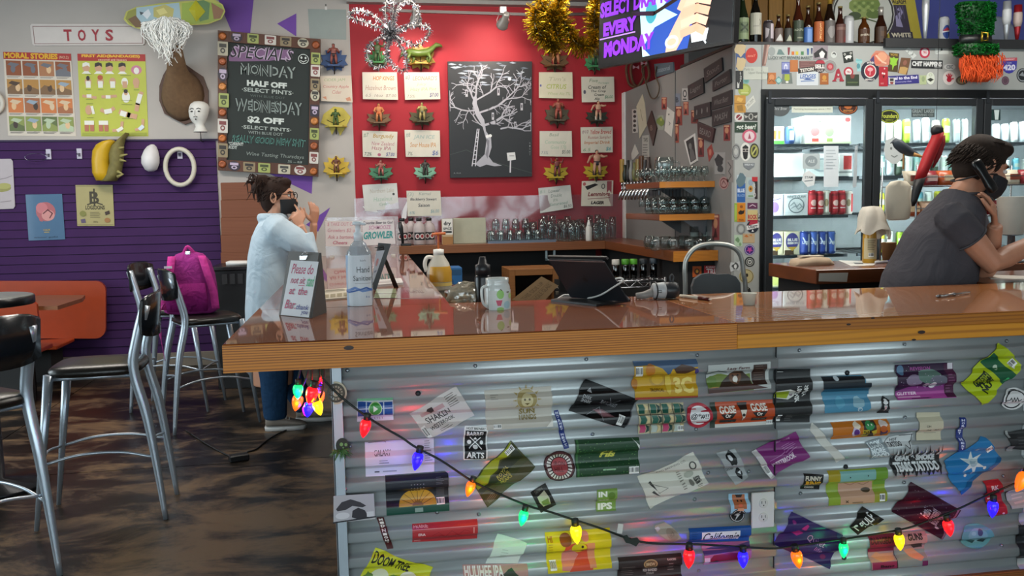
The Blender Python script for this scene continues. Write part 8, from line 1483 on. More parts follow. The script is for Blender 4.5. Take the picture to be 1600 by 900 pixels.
o=B(M('cfc6b4',.4));o.tube([a,b_],.006,10);o.build('barrel',t);o=B(M('4a1414',.3));o.tube([b_,b_+(c-b_)*.8],.0064,10);o.build('cap',t);o=B(M('d0c8bc',.4));o.tube([b_+(c-b_)*.8,c],[.004,.002],8);o.build('tip',t)
p=onbar(1174,477)+V((0,.02,0));o=B(M('c9c9bc',.5));o.lathe([(.021,0),(.0285,.043),(.030,.044),(.027,.044),(.020,.004)],p,22);o.build('paper_cup',label='small white cup on the bar near the joint',cat='cup',loc=p)
a,b_=onbar(1463,466)+V((0,0,.007)),onbar(1514,460)+V((0,0,.007));d=b_-a;t=thing('clear_pen','clear glass-like pen lying on the bar in front of the man','pen',onbar(1490,464))
o=B(glass('pen_plastic','e4e4e4',1.5,.12));o.tube([a+d*.1,b_],.0065,10);o.build('barrel',t);o=B(M('8a8a8c',.2,.9));o.tube([a,a+d*.1],[.004,.007],8);o.tube([a+d*.5,a+d*.56],.0072,8);o.tube([a+d*.15,a+d*.9],.002,6);o.build('core',t)
# ------------------------------------------------------------------ counter behind the bar and its things
XM0,YM0,YM1=2.384,4.41,4.98
mc=thing('work_counter','dark wooden work counter behind the man','counter',(3.0,4.7,0));MW=wood('work_wood','6f3a1c','4a2410',0,1.1,.35,.4,1.0,seed=21)
o=B(MW);o.box(XM0,YM0,ZB-.078,4.6,YM1,ZB,.003);o.build('worktop',mc);o=B(DK);o.box(XM0+.05,YM0+.05,0,4.55,YM1-.03,ZB-.079);o.build('cabinet_body',mc)
flat('taped_paper','crumpled white paper taped to the front edge of the work counter','paper',[(1280,427),(1325,426),(1323,440.5),(1279,439.5)],YS(YM0-.001),'b9b2a6',th=.002)
def onm(x,y):return at(x,y,Z=ZB+.0004)
t=thing('paper_parcel','folded tan paper parcel on the left end of the work counter','parcel',onm(1268,413));p=onm(1268,414);k=1/ppm(p)
o=B(M('a8937a',.7,noise=.1));o.loft([[p+V((x*k,sy*.07*w_,z))for(sy,z)in((-1,.0),(-1.05,h*.5),(-.8,h),(.8,h),(1.05,h*.5),(1,0))]for x,w_,h in((-32,.6,.012),(-28,.9,.035),(0,1,.05),(22,.9,.042),(33,.5,.012))],smooth=True);o.build('wrap',t);o=B(M('c3b4a0',.7));o.box(p.x-20*k,p.y-.03,p.z+.05,p.x+16*k,p.y+.03,p.z+.054);o.build('flap',t)
flat('loose_paper','loose white paper sheet on the work counter before the spray bottle','paper',[(1310,407),(1372,410),(1364,415),(1330,416)],ZS(ZB),'c9c5bd',[('r',.3,.4,.6,.7,'4a4a4c')],th=.002)
p=onm(1358,411);zz_=lambda y:at(1358,y,Y=p.y).z-p.z;k=1/ppm(p);t=thing('spray_bottle','amber cleaner bottle with a white label under the draped cloth','bottle',p)
o=B(M('c08f1c',.3,coat=.3));o.lathe([(.036,0),(.039,.008),(.039,zz_(368)),(.034,zz_(361)),(.02,zz_(354))],p,20);o.build('body',t);cyl_flat('label',t,p,.0396,zz_(404),zz_(372),190,330,'c3b58f',lines(.25,.1,.8,.6,6,'6a5f48')+bars(.3,.7,.6,.9),n=10)
cl=B(M('c6bfb2',.85));c=at(1363,342,Y=p.y);r_=random.Random(6);n_=26;vs=[];fs=[]
for j in range(7):
    for i in range(n_):
        a=2*PI*i/n_;rad=(.008,.05,.066,.078,.08,.085,.09)[j]*(1+.16*math.sin(5*a+j*.3)+.08*math.sin(9*a));z=(.075,.07,.045,.005,-.03,-.055,-.075)[j]+(.018*math.sin(4*a+1)if j>3 else 0);vs.append(c+V((rad*math.cos(a)+(.02 if j>4 and math.cos(a)>.3 else 0),rad*.8*math.sin(a),z-(.03 if j>4 and math.cos(a)>.5 else 0))))
for j in range(6):
    for i in range(n_):fs.append((j*n_+i,j*n_+(i+1)%n_,(j+1)*n_+(i+1)%n_,(j+1)*n_+i))
cl.add(vs,fs+[tuple(range(n_))],True);cl.build('draped_cloth',label='white cloth draped over the amber cleaner bottle',cat='cloth',loc=c)
p=onm(1388,408);o=B(M('7d5a38',.6));o.lathe([(.032,0),(.044,.11),(.046,.112),(.042,.11),(.03,.004)],p,20);o.build('brown_cup',label='brown paper cup beside the amber cleaner bottle',cat='cup',loc=p)
p=onm(1403,405)+V((0,.1,0));o=B(M('cdc8bc',.5));o.lathe([(.028,0),(.036,.09),(.038,.092),(.034,.09),(.026,.004)],p,20);o.build('paper_cup',label='white paper cup behind the brown one on the work counter',cat='cup',loc=p)
a,b_=onm(1368,412)+V((0,0,.008)),onm(1398,410)+V((0,0,.008));t=thing('marker','violet and white marker on the work counter','pen',onm(1383,411));o=B(M('c9c6cc',.4));o.tube([a,a.lerp(b_,.6)],.008,8);o.build('barrel',t);o=B(M('4a3a8a',.4));o.tube([a.lerp(b_,.6),b_],.0085,8);o.build('cap',t)
dr=thing('display_rack','metal wire display rack of snack packets behind the man','rack',V((3.9,4.72,ZB)));WM=M('8d9296',.25,.8)
rx0,rx1=at(1400,330,Y=4.75).x,at(1606,330,Y=4.75).x;zl=[at(1500,y,Y=4.6).z for y in(338,290)]
for x in(rx0,rx1):
    for y in(4.56,4.9):o=B(WM);o.tube([(x,y,ZB),(x,y,zl[1]+.12)],.006,6);o.build('post',dr)
for z in zl:
    o=B(WM)
    for y in(4.56,4.9):o.tube([(rx0,y,z),(rx1,y,z)],.004,5);o.tube([(rx0,4.56,z+.05),(rx1,4.56,z+.05)],.003,5)
    for i in range(16):x=rx0+(rx1-rx0)*i/15;o.tube([(x,4.56,z),(x,4.9,z)],.0025,4)
    o.build('wire_shelf',dr)
SN=[('b0552c','e0c8a0','orange'),('8a2c34','d8b8b0','dark red'),('c9bfa8','7a3a2c','cream'),('b8862c','4a2a14','mustard'),('5a6a4a','c8c8a0','olive'),('c0a084','8a2a2a','tan')]
for lv in(0,1):
    for i in range(8):
        x=rx0+.06+(rx1-rx0-.12)*i/7;z=zl[lv]+.0045;c_,d_,nm=SN[(i*5+lv*2)%6];h=.085+.02*((i*3)%3);t=thing('snack_packet','%s snack packet, %s from the left on the %s rack shelf'%(nm,ORD[i],('lower','upper')[lv]),'snack packet',V((x,4.68,z)),'snack packets on the wire rack')
        o=B(M(c_,.3));o.loft([[V((x+sx*w_,4.68+.03*(z_/h)+sy*d2,z+z_))for sx,sy in((-1,0),(-.6,-1),(.6,-1),(1,0),(.6,1),(-.6,1))]for z_,w_,d2 in((0,.055,.004),(.015,.055,.02),(h*.5,.052,.03),(h-.015,.055,.018),(h,.055,.003))]);o.build('bag',t)
        o=B(M(d_,.4));o.box(x-.028,4.652,z+h*.3,x+.028,4.6665,z+h*.7);o.build('label',t)
p=at(1412,238,Y=4.66);t=thing('toy_bird','dark grey bird figure perched on the left end of the wire rack','bird figure',V((p.x,4.66,zl[1]+.12)))
k=1/ppm(p);o=B(M('3c444c',.5));BR=lambda x,y,ry,rz:[at(x,y,Y=4.66)+V((0,ry*math.cos(2*PI*i/12),rz*math.sin(2*PI*i/12)))for i in range(12)]
o.loft([BR(1395,222,.008,.01),BR(1400,224,.03,.03),BR(1408,229,.036,.036),BR(1418,236,.034,.03),BR(1428,240,.02,.018),BR(1437,243,.01,.006)]);o.tube([at(1396,221,Y=4.66),at(1391,224,Y=4.66)],[.008,.002],6);o.build('body',t)
o=B(M('b8864a',.5));o.tube([at(1428,241,Y=4.63),at(1444,246,Y=4.63)],[.01,.006],6);o.tube([at(1412,240,Y=4.66),V((at(1412,240,Y=4.66).x,4.66,zl[1]+.1))],.005,5);o.build('perch',t)
t=thing('cloth_bird','long red and black cloth bird hanging in front of the cooler','cloth bird',at(1452,260,Y=4.3));PB=lambda x,y,r1,r2=None:[at(x,y,Y=4.3)+V((r1*math.cos(2*PI*i/14),(r2 or r1)*math.sin(2*PI*i/14),.25*r1*math.cos(2*PI*i/14)))for i in range(14)]
o=B(M('b3141c',.6));o.loft([PB(1438,278,.030),PB(1446,258,.034),PB(1455,236,.037),PB(1463,218,.034),PB(1466,208,.030)]);o.build('body',t)
o=B(M('121214',.5));o.loft([PB(1427,322,.008),PB(1429,312,.018),PB(1433,295,.026),PB(1438,278,.0305)]);o.build('tail',t);o=B(M('18181c',.5));o.loft([PB(1465.5,210,.028),PB(1464,203,.032),PB(1463,198,.026),PB(1462,195,.008)]);o.build('head',t)
o=B(M('8a0f16',.6));o.loft([PB(1474,212,.010),PB(1472,226,.018,.01),PB(1466,244,.018,.01),PB(1458,262,.006)]);o.build('wing',t);a=at(1463,195,Y=4.3);o=B(M('2a2a2c',.4));o.tube([a,V((a.x,4.3,ZCEIL))],.0015,4);o.build('cord',t)
t=thing('paper_tub','large white paper tub in front of the wire rack at the right edge','tub',V((at(1580,370,Y=4.5).x,4.5,ZB)));p=V(t['_w']);z1=at(1580,308,Y=4.5).z-ZB;z0=at(1580,366,Y=4.5).z-ZB;o=B(M('cfcabd',.5));o.lathe([(.060,z0),(.083,z1),(.086,z1+.003),(.08,z1),(.057,z0+.005)],p,26);o.build('tub',t);o=B(M('6a6e72',.3,.7));o.lathe([(.07,0),(.07,.01),(.02,.015),(.02,z0-.01),(.06,z0-.002)],p,16);o.build('stand',t)
o=B(M('c9c0ac',.5));c=at(1404,300,Y=4.62);o.loft([[c+V((w_*math.cos(2*PI*i/16),.01*math.sin(2*PI*i/16),z))for i in range(16)]for z,w_ in((-.16,.05),(-.15,.075),(-.05,.085),(.03,.08),(.06,.05),(.065,.01))]);o.build('cream_tub',label='large cream plastic tub hung at the left of the wire rack',cat='tub',loc=c+V((0,0,-.16)))
rc=thing('side_ledge','brown wooden ledge under the forearm of the man','ledge',(3.0,3.95,0));o=B(MW);a=at(1528,446,Y=3.62);o.box(a.x,3.56,ZB-.06,3.6,4.1,ZB-.008,.003);o.build('board',rc);o=B(DK);o.box(a.x+.05,3.6,0,3.55,4.05,ZB-.061);o.build('support',rc)
flat('loose_paper','white paper on the brown ledge by the elbow of the man','paper',[(1540,430),(1606,432),(1606,437),(1548,436)],ZS(ZB-.008),'c4bdb2',th=.003)
hs_=thing('hoop_stool','stool with a bent silver hoop and rounded grey backrest behind the bar','stool',V((at(1118,450,Y=4.6).x,4.6,0)));HP=lambda x,y:at(x,y,Y=4.6)
o=B(M('a3a49f',.3,.6));hp2=[HP(*q)for q in((1071,470),(1070,420),(1074,402),(1086,388),(1104,382),(1130,382),(1148,388),(1158,402),(1162,430),(1165,470))];o.tube(curve([V((hp2[0].x,4.6,.02))]+hp2+[V((hp2[-1].x,4.6,.02))],4),.014,8);o.build('hoop',hs_)
o=B(M('55585a',.6));bp=[HP(*q)for q in((1084,475),(1082,448),(1086,436),(1096,429),(1108,427),(1122,429),(1138,428),(1150,432),(1157,442),(1159,475))];o.slab(bp,(0,.03,0));o.build('backrest',hs_)
o=B(M('3c3f41',.6));o.box(hp2[0].x+.02,4.4,.66,hp2[-1].x-.02,4.7,.71,.01);o.build('seat',hs_)
for x in(hp2[0].x+.03,hp2[-1].x-.03):o=B(M('a3a49f',.3,.6));o.tube([(x,4.42,.66),(x,4.38,0)],.012,7);o.build('leg',hs_)
# ------------------------------------------------------------------ bar chairs: front is +x in their own frame
ALU=M('b3bdc7',.3,.7,noise=.03);VIN=M('17130f',.32,noise=.1);PLB=M('101419',.22,coat=.3)
def bar_chair(label,loc,rz):
    t=thing('bar_chair',label,'bar chair',(0,0,0),'silver bar chairs with black backs')
    zs=.735
    for sy in(-1,1):
        o=B(ALU);y=sy*.165
        o.tube(curve([(-.285,y*1.12,0),(-.262,y*1.08,.22),(-.225,y*1.03,.5),(-.178,y,.72),(-.20,y,.86),(-.245,y*.98,1.02)],4),[.012+.012*min(1,i/9)for i in range(21)],8);o.build('rear_leg',t)
        o=B(ALU);o.tube([(.275,y*1.12,0),(.225,y*1.04,.4),(.185,y,.715)],[.011,.018,.023],8);o.build('front_leg',t)
        o=B(ALU);o.tube(curve([(-.248,y*1.05,.30),(-.1,y*1.03,.335),(.08,y*1.03,.335),(.235,y*1.06,.30)],4),.007,6);o.build('stretcher',t)
    for x,z in((-.24,.33),(.238,.30)):
        o=B(ALU);o.tube(curve([(x,-.172,z),(x+.02,0,z+.02),(x,.172,z)],5),.007,6);o.build('stretcher',t)
    o=B(VIN);st=[]
    for z,s_ in((zs-.035,.93),(zs-.028,1.0),(zs-.008,1.0),(zs+.008,.93),(zs+.012,.5)):
        st.append([(.205*s_*(abs(math.cos(a))**.45)*(1 if math.cos(a)>0 else-1),.195*s_*(abs(math.sin(a))**.45)*(1 if math.sin(a)>0 else-1),z)for a in[2*PI*i/28 for i in range(28)]])
    o.loft(st);o.build('seat',t)
    o=B(ALU);o.tube([(-.18,-.165,zs-.04),(.19,-.165,zs-.04),(.19,.165,zs-.04),(-.18,.165,zs-.04)],.009,6,closed=True);o.build('seat_frame',t)
    o=B(PLB);rr=[]
    for j in range(9):
        v=j/8*2-1;y=v*.205;bow=-.045*(1-v*v);h=.105*(1-.25*v**4)
        rr.append([(-.232+bow+.022*q-(.085 if False else 0),y,.968+s_*h-.022*s_*0)for q,s_ in((.4,-1),(.62,-.2),(.1,.9),(-.1,1),(-.5,.9),(-.05,-.2),(.0,-1))])
    o.loft(rr);o.build('backrest',t)
    t.location=loc;t.rotation_euler=(0,0,rz);return t
def chair(label,loc,rz,first=[]):
    if not first:first.append(bar_chair(label,loc,rz));return first[0]
    return dup(first[0],loc,rz,label)
chair('bar chair seen from the side, its seat facing left, in the left foreground',(-1.275,4.44,0),PI+.06)
chair('bar chair cut by the left edge, its broad curved back towards the viewer',(-1.60,3.73,0),PI-.70)
chair('bar chair carrying the magenta backpack',(-1.08,6.17,0),.42)
chair('bar chair behind the one with the backpack',(-1.40,6.75,0),-.18)
bp=thing('backpack','magenta backpack standing on a bar chair seat','backpack',at(300,492,Y=6.24));k0=1/ppm(at(300,440,Y=6.24));cB=at(300,490,Y=6.24);cB.z=.752
def bpr(dx,dz,hw,hd,yo=0):return[cB+V((dx*k0+hw*k0*(abs(math.cos(a))**.6)*(1 if math.cos(a)>0 else-1),yo+hd*(abs(math.sin(a))**.6)*(1 if math.sin(a)>0 else-1),dz*k0))for a in[2*PI*i/24 for i in range(24)]]
PK=cloth('96307c',.12,25,.6,14);PK2=cloth('c43c8c',.1,25,.4,20)
o=B(PK);o.loft([bpr(0,0,34,.085),bpr(0,4,40,.10),bpr(1,30,39,.11),bpr(2,60,35,.10),bpr(2,80,29,.085),bpr(1,92,20,.06),bpr(0,96,8,.03)]);o.build('body',bp)
o=B(cloth('7a1a60',.12,25,.6,14));o.loft([bpr(-2,5,30,.03,-.105),bpr(-2,25,31,.045,-.105),bpr(-1,48,28,.03,-.1)]);o.build('front_pocket',bp)
for xs_,nm in(((-22,-24,-32,-38),'a'),((22,30,38,40),'b')):
    o=B(PK2);pt=[cB+V((x*k0,y,z*k0))for x,y,z in zip(xs_,(-.075,-.115,-.12,-.10),(90,66,36,8))];pt=curve(pt,4);o.loft([[p+V((d*.024,e*.007,0))for d,e in((-1,-1),(1,-1),(1,1),(-1,1))]for p in pt]);o.build('strap',bp)
o=B(PK2);o.tube(curve([cB+V((-7*k0,-.02,94*k0)),cB+V((0,-.03,104*k0)),cB+V((9*k0,-.02,94*k0))],4),.011,7);o.build('handle_loop',bp)
o=B(M('d8c8d4',.5));q=cB+V((-25*k0,-.128,74*k0));o.box(q.x-.028,q.y,q.z-.008,q.x+.022,q.y+.004,q.z+.008);o.build('tag',bp)
o=B(M('c9c9cc',.25,.8));q=cB+V((1*k0,-.06,94*k0));o.box(q.x-.016,q.y,q.z-.01,q.x+.016,q.y+.012,q.z+.012,.003);o.build('buckle',bp)
o=B(M('a02a78',.6));o.tube(curve([cB+V((-34*k0,-.1,22*k0)),cB+V((-42*k0,-.13,4*k0)),cB+V((-42*k0,-.13,-30*k0)),cB+V((-38*k0,-.12,-70*k0))],5),[.012]*6+[.014]*5+[.004]*5,6,flat=.4);o.build('hanging_strap',bp)
db=thing('side_cabinet','low black cabinet in front of the slat panel behind the chairs','cabinet',(at(368,440,Y=7.3).x,7.5,0));a,b_=at(342,417,Y=7.3),at(397,417,Y=7.3);o=B(M('0e0d0e',.35));o.box(a.x-.05,7.3,0,b_.x,7.75,a.z-.03,.004);o.build('body',db);o=B(M('19181a',.25));o.box(a.x-.07,7.28,a.z-.03,b_.x+.02,7.77,a.z,.004);o.build('top',db)
zc_=a.z;o=B(M('2a2a2c',.4))
for i in range(5):o.box(a.x+.02+.06*i,7.292,zc_-.14,a.x+.06+.06*i,7.299,zc_-.06)
o.build('vents',db,kind='stuff')
o=B(M('d2d0ce',.7));c=at(375,413,Y=7.45);r_=random.Random(4);o.loft([[V((c.x+x,7.45+y*(1+.2*r_.random()),zc_+.001+h+.012*r_.random()))for x,y in((-.1,-.06),(.11,-.08),(.12,.07),(-.09,.08))]for h in(0,.012,.022)]);o.build('paper_pile',label='crumpled white papers on the low black cabinet',cat='papers',loc=(c.x,7.45,zc_))
OR=M('9c380e',.35,noise=.06,coat=.2)
bo=thing('booth_bench','orange moulded plastic booth bench against the purple boards','bench',at(80,545,Y=8.2));BY=8.32
def rrect(x0,y0,x1,y1,rad,Y):return[at(x,y,Y=Y)for x,y in[(x0,y0)]+[(x1-rad+rad*math.sin(a),y0+rad-rad*math.cos(a))for a in[PI/2*i/6 for i in range(7)]]+[(x1-rad+rad*math.cos(a),y1-rad+rad*math.sin(a))for a in[PI/2*i/6 for i in range(7)]]+[(x0,y1)]]
o=B(OR);o.slab(rrect(-60,439,165,529,16,BY),(0,.035,0));o.build('back_shell',bo)
o=B(OR);z0=at(100,529,Y=BY).z;xr_=at(95,545,Y=7.95).x;o.box(-4.9,7.86,z0-.03,xr_,BY,z0,.006);o.build('seat_shell',bo)
o=B(M('1c1b1b',.6));o.box(-4.8,8.0,0,xr_-.1,8.3,z0-.031);o.build('pedestal',bo)
bo2=thing('booth_bench','orange booth bench nearer the viewer, facing the other','bench',at(20,500,Y=6.9));o=B(OR);q=[at(x,y,Y=6.9)for x,y in((-60,474),(30,467),(48,467),(57,476),(60,506),(-60,512))];o.slab(q,(0,.035,0));o.build('back_shell',bo2);zq=at(0,508,Y=6.9).z;o=B(OR);o.box(-4.9,6.94,.40,at(50,505,Y=6.9).x,7.3,.43,.005);o.build('seat_shell',bo2);o=B(M('1c1b1b',.6));o.box(-4.8,7.0,0,at(20,505,Y=6.9).x,7.25,.399);o.box(-4.8,6.94,.43,-4.7,6.96,zq+.1);o.build('pedestal',bo2)
tb=thing('booth_table','narrow wooden table top between the orange booth benches','table',at(90,470,Y=7.6));TW=wood('booth_wood','8a5530','6a3c1e',0,1,.4,.2,.7,seed=30);q=[at(x,y,Z=.76)for x,y in((-40,466),(70,461),(133,461),(128,466),(90,478),(-40,480))]
o=B(TW);o.slab(q,(0,0,-.03));o.build('table_top',tb);o=B(M('2a2a2c',.4,.6));q0=at(40,470,Z=.76);o.tube([(q0.x,q0.y,.729),(q0.x,q0.y,0)],.035,10);o.build('post',tb)
rt_=thing('round_table','tall round table with a grey top and black edge at the left edge','table',at(-30,464,Z=1.02));c=at(-30,464,Z=1.02);rr=(at(37,464,Z=1.02)-c).length
o=B(M('0f1012',.3));o.lathe([(rr-.005,-.045),(rr,-.04),(rr,-.004),(rr-.004,0)],c,40);o.build('edge',rt_);o=B(M('6e7272',.35,noise=.1));o.lathe([(rr-.004,0),(rr-.01,.003),(.001,.0035)],c,40);o.build('table_top',rt_);o=B(M('2a2b2e',.3,.7));o.lathe([(.26,-c.z),(.26,-c.z+.02),(.05,-c.z+.05),(.04,-.05),(.12,-.046)],c,20);o.build('pedestal',rt_)
t=thing('power_adapter','black power adapter lying on the dark floor with its cord','adapter',at(373,712,Z=.001));p=at(373,712,Z=.03);o=B(M('0e0e10',.4));o.X=Matrix.Translation((p.x,p.y,0))@Matrix.Rotation(.35,4,'Z');o.box(-.055,-.03,.001,.055,.03,.04,.006);o.build('brick',t)
o=B(M('0c0c0e',.5));o.tube(curve([at(x,y,Z=.006)for x,y in((290,672),(305,682),(325,695),(345,706),(362,714))],4),.005,5);o.tube(curve([at(x,y,Z=.006)for x,y in((386,706),(400,702),(412,692),(430,680),(455,668),(470,655))],4)+[at(505,600,Y=4.0),at(500,590,Y=2.95)][:0],.005,5);o.build('cord',t)
# ------------------------------------------------------------------ string lights
def bulb(px,py,tx,ty,col,Y,parent,kk=1.0):
    a,b_=at(px,py,Y=Y),at(tx,ty,Y=Y);d=b_-a;L=d.length;q=d.to_track_quat('Z','Y').to_matrix().to_4x4();o=B(M('16221a',.5));o.X=Matrix.Translation(a)@q;r=L*.30*kk
    o.lathe([(r*.55,-L*.32),(r*.62,-L*.3),(r*.62,L*.06)],n=10);s=o.build('socket',parent)
    o=B(M(col,.25,em=1.35,coat=.5,noise=.0));o.X=Matrix.Translation(a)@q;o.lathe([(r*.5,0),(r*.9,L*.14),(r,L*.32),(r*.86,L*.58),(r*.5,L*.84),(r*.12,L),(.0005,L*1.01)],n=14);o.build('bulb',s)
    l=bpy.data.lights.new('bulb_light','POINT');l.energy=.32;l.color=lin(col)[:3];l.shadow_soft_size=.012;lo=bpy.data.objects.new('bulb_light',l);C.objects.link(lo);lo.location=(a+d*.5)+V((0,-.022,0))
RED_,GRN_,BLU_,ORA_,YEL_='ff1a22','18e07a','2a1cff','ff6a14','ffd61a'
YSL=2.672
t=thing('string_lights','string of large coloured bulbs draped across the corrugated bar front','string lights',at(560,640,Y=YSL))
cp=[(505,592),(522,610),(545,630),(572,650),(600,668),(628,684),(650,699),(690,720),(735,750),(765,765),(790,776),(830,792),(860,800),(890,810),(940,826),(975,839),(1010,848),(1060,850),(1100,851),(1165,855),(1210,857),(1250,852),(1320,842),(1400,829),(1440,818),(1495,796),(1540,775),(1575,760),(1620,740)]
r_=random.Random(2);o=B(M('101c16',.5));o.tube(curve([at(x,y,Y=YSL+.012*math.sin(i*1.7)*.6)for i,(x,y)in enumerate(cp)],5),.0035,6);o.build('cord',t)
for px,py,tx,ty,c_ in((573,655,567,684,RED_),(655,706,648,735,BLU_),(738,752,730,776,ORA_),(820,797,814,822,GRN_),(899,820,902,850,YEL_),(1077,858,1076,888,RED_),(1161,861,1161,888,BLU_),(1243,860,1249,888,ORA_),(1318,848,1318,872,GRN_),(1404,834,1407,860,YEL_),(1480,812,1485,838,RED_),(1552,782,1550,809,BLU_),(1604,738,1588,768,ORA_)):bulb(px,py,tx,ty,c_,YSL-.006,t)
o=B(M('1f2c26',.6));o.slab([at(*q,Y=YSL)for q in((972,838),(980,836),(984,842),(996,840),(1000,846),(994,854),(986,850),(978,848))],(0,.002,0));o.build('leaf_clip',t)
o=B(M('d4d4ce',.6));o.slab([at(*q,Y=YSL)for q in((966,818),(974,819),(972,834),(964,833))],(0,.001,0));o.build('paper_tag',t)
YC2=2.98
t2=thing('string_lights','bunched coloured bulbs hanging under the left end of the bar top','string lights',at(488,585,Y=YC2))
o=B(M('101c16',.5));top=at(490,577,Y=YC2);top.z=ZU
for pts in(((478,577),(468,582),(465,597)),((490,577),(486,600),(484,628)),((500,577),(498,590),(496,604)),((505,577),(506,585),(505,592)),((488,577),(478,590),(466,614)),((500,577),(505,600),(500,622))):o.tube(curve([V((at(*q,Y=YC2).x,YC2,at(*q,Y=YC2).z if q[1]>577 else ZU+.002))for q in pts],3),.004,5)
o.build('cord',t2)
for px,py,tx,ty,c_,dy in((466,600,465,624,GRN_,0),(467,617,461,642,ORA_,.04),(490,604,483,632,RED_,-.03),(503,588,504,600,RED_,.03),(484,628,480,652,BLU_,.0),(500,610,500,632,ORA_,.05),(494,626,501,649,YEL_,-.02),(478,634,477,650,'c81ee0',.05),(500,600,497,612,BLU_,.06)):bulb(px,py,tx,ty,c_,YC2+dy,t2,1.15)
# ------------------------------------------------------------------ people
SKIN=M('b98368',.5,noise=.05,nscale=20);SKIN2=M('c08a6e',.5,noise=.05,nscale=20);HAIR=M('2b211b',.8,noise=.2,nscale=60,spec=.2);HAIR2=M('2d1c15',.75,noise=.2,nscale=60,spec=.25)
def hand(b,w,d,side,nrm,curls,s=1.0,thumb=1.0):
    """palm and five fingers; d along the hand, side towards the thumb, nrm out of the back of the hand"""
    d,side,nrm=V(d).normalized(),V(side).normalized(),V(nrm).normalized();w=V(w)
    pal=[w+d*(t*s)for t in(0,.025,.06,.088)]
    b.loft([[p+side*(hw*s*math.cos(a))+nrm*(.0135*s*math.sin(a))for a in[2*PI*i/12 for i in range(12)]]for p,hw in zip(pal,(.026,.034,.041,.038))])
    for i,L in enumerate((.070,.078,.073,.058)):
        p=w+d*(.083*s)+side*((.029-.0195*i)*s);c=curls[i];a=.15;pts=[p-d*.02*s];q=p
        for f in(.45,.32,.27):
            pts.append(q);a+=c;dd=d*math.cos(a)-nrm*math.sin(a)+side*(.10-.07*i);q=q+dd*(L*f*s)
        pts.append(q);b.tube(pts,[.0095*s,.0095*s,.0088*s,.0082*s,.0068*s],8)
    p=w+d*.02*s+side*.024*s;k=thumb
    b.tube([p-side*.01*s,p+(side*.75+d*.5)*.03*s,p+(side*.75*k+d*.9-nrm*.35*(2-k))*.055*s,p+(side*.55*k+d*1.15-nrm*.45*(2-k))*.076*s],[.013*s,.012*s,.0105*s,.008*s],8)
def head(b,c,fwd,up,s):
    f,u=V(fwd).normalized(),V(up).normalized();u=(u-f*u.dot(f)).normalized();l=u.cross(f);R3=Matrix((f,l,u)).transposed();P=lambda x,y,z:V(c)+R3@V((x*s,y*s,z*s))
    b.ball(P(-.012,0,.03),(.094*s,.074*s,.088*s),20,R3);b.ball(P(.028,0,-.03),(.058*s,.060*s,.078*s),18,R3);b.ball(P(.045,0,-.075),(.034*s,.036*s,.03*s),14,R3)
    b.tube([P(.078,0,.022),P(.098,0,-.008),P(.107,0,-.026),P(.09,0,-.036)],[.009*s,.013*s,.016*s,.010*s],8)
    b.tube([P(.076,.036,.036),P(.086,0,.036),P(.076,-.036,.036)],[.008*s,.010*s,.008*s],6)
    for sg in(-1,1):b.ball(P(.062,sg*.034,-.012),(.022*s,.02*s,.018*s),10,R3)
    for z,w_ in((-.056,.020),(-.066,.018)):b.tube([P(.07,w_,z),P(.083,0,z),P(.07,-w_,z)],[.004*s,.007*s,.004*s],6)
    return P,R3
def face(t,P,R3,s,near,ear,brow):
    o=B(M('e4ded8',.3))
    for sg in(-1,1):o.ball(P(.076,sg*.031,.012),(.010*s,.013*s,.009*s),10,R3)
    e=o.build('eyes',t);o=B(M('1c120e',.3))
    for sg in(-1,1):o.ball(P(.0835,sg*.031,.012),(.004*s,.0062*s,.0062*s),8,R3)
    o.build('iris',e);o=B(brow)
    for sg in(-1,1):o.tube([P(.084,sg*.014,.030),P(.083,sg*.034,.035),P(.070,sg*.05,.029)],[.004*s,.0045*s,.002*s],6)
    o.build('eyebrows',t);o=B(ear)
    for sg in(-1,1):
        o.tube([P(-.012+.020*math.cos(a)*.8,sg*.080,.0+.030*math.sin(a))for a in[2*PI*i/14 for i in range(14)]],.006*s,6,closed=True);o.ball(P(-.010,sg*.076,.0),(.014*s,.008*s,.024*s),10,R3)
    o.build('ears',t)
def hairstrands(t,P,s,col,n,seed,lo,rad=.006):
    o=B(col);r=random.Random(seed)
    for i in range(n):
        th=r.uniform(0,2*PI);ph=r.uniform(-.3,1.45);x,y,z=math.cos(th)*math.cos(ph),math.sin(th)*math.cos(ph),math.sin(ph)
        if x>.55 and z<.45 or z<lo+.5*max(0,x):continue
        p0=P(-.014+.100*x,.079*y,.03+.094*z);d=(P(-.014+.13*x-.02,.1*y,.03+.11*z-.015)-p0);L=r.uniform(.018,.04)*s
        p1=p0+d.normalized()*.006*s+(P(.4 if z>.7 else-.5,.2*y,-.6 if z<.7 else .1)-P(0,0,0)).normalized()*L;o.tube([p0-d*.2,(p0+p1)/2+d*.15,p1],[rad*s,rad*.9*s,.001],4,cap=False)
    o.build('locks',t,kind='stuff')
def oval(cx_,y,hw,hd,Y,n=20,tilt=0.0):
    c=at(cx_,y,Y=Y);k=1/ppm(c);return[c+V((hw*k*math.cos(2*PI*i/n),hd*math.sin(2*PI*i/n),tilt*hw*k*math.cos(2*PI*i/n)))for i in range(n)]
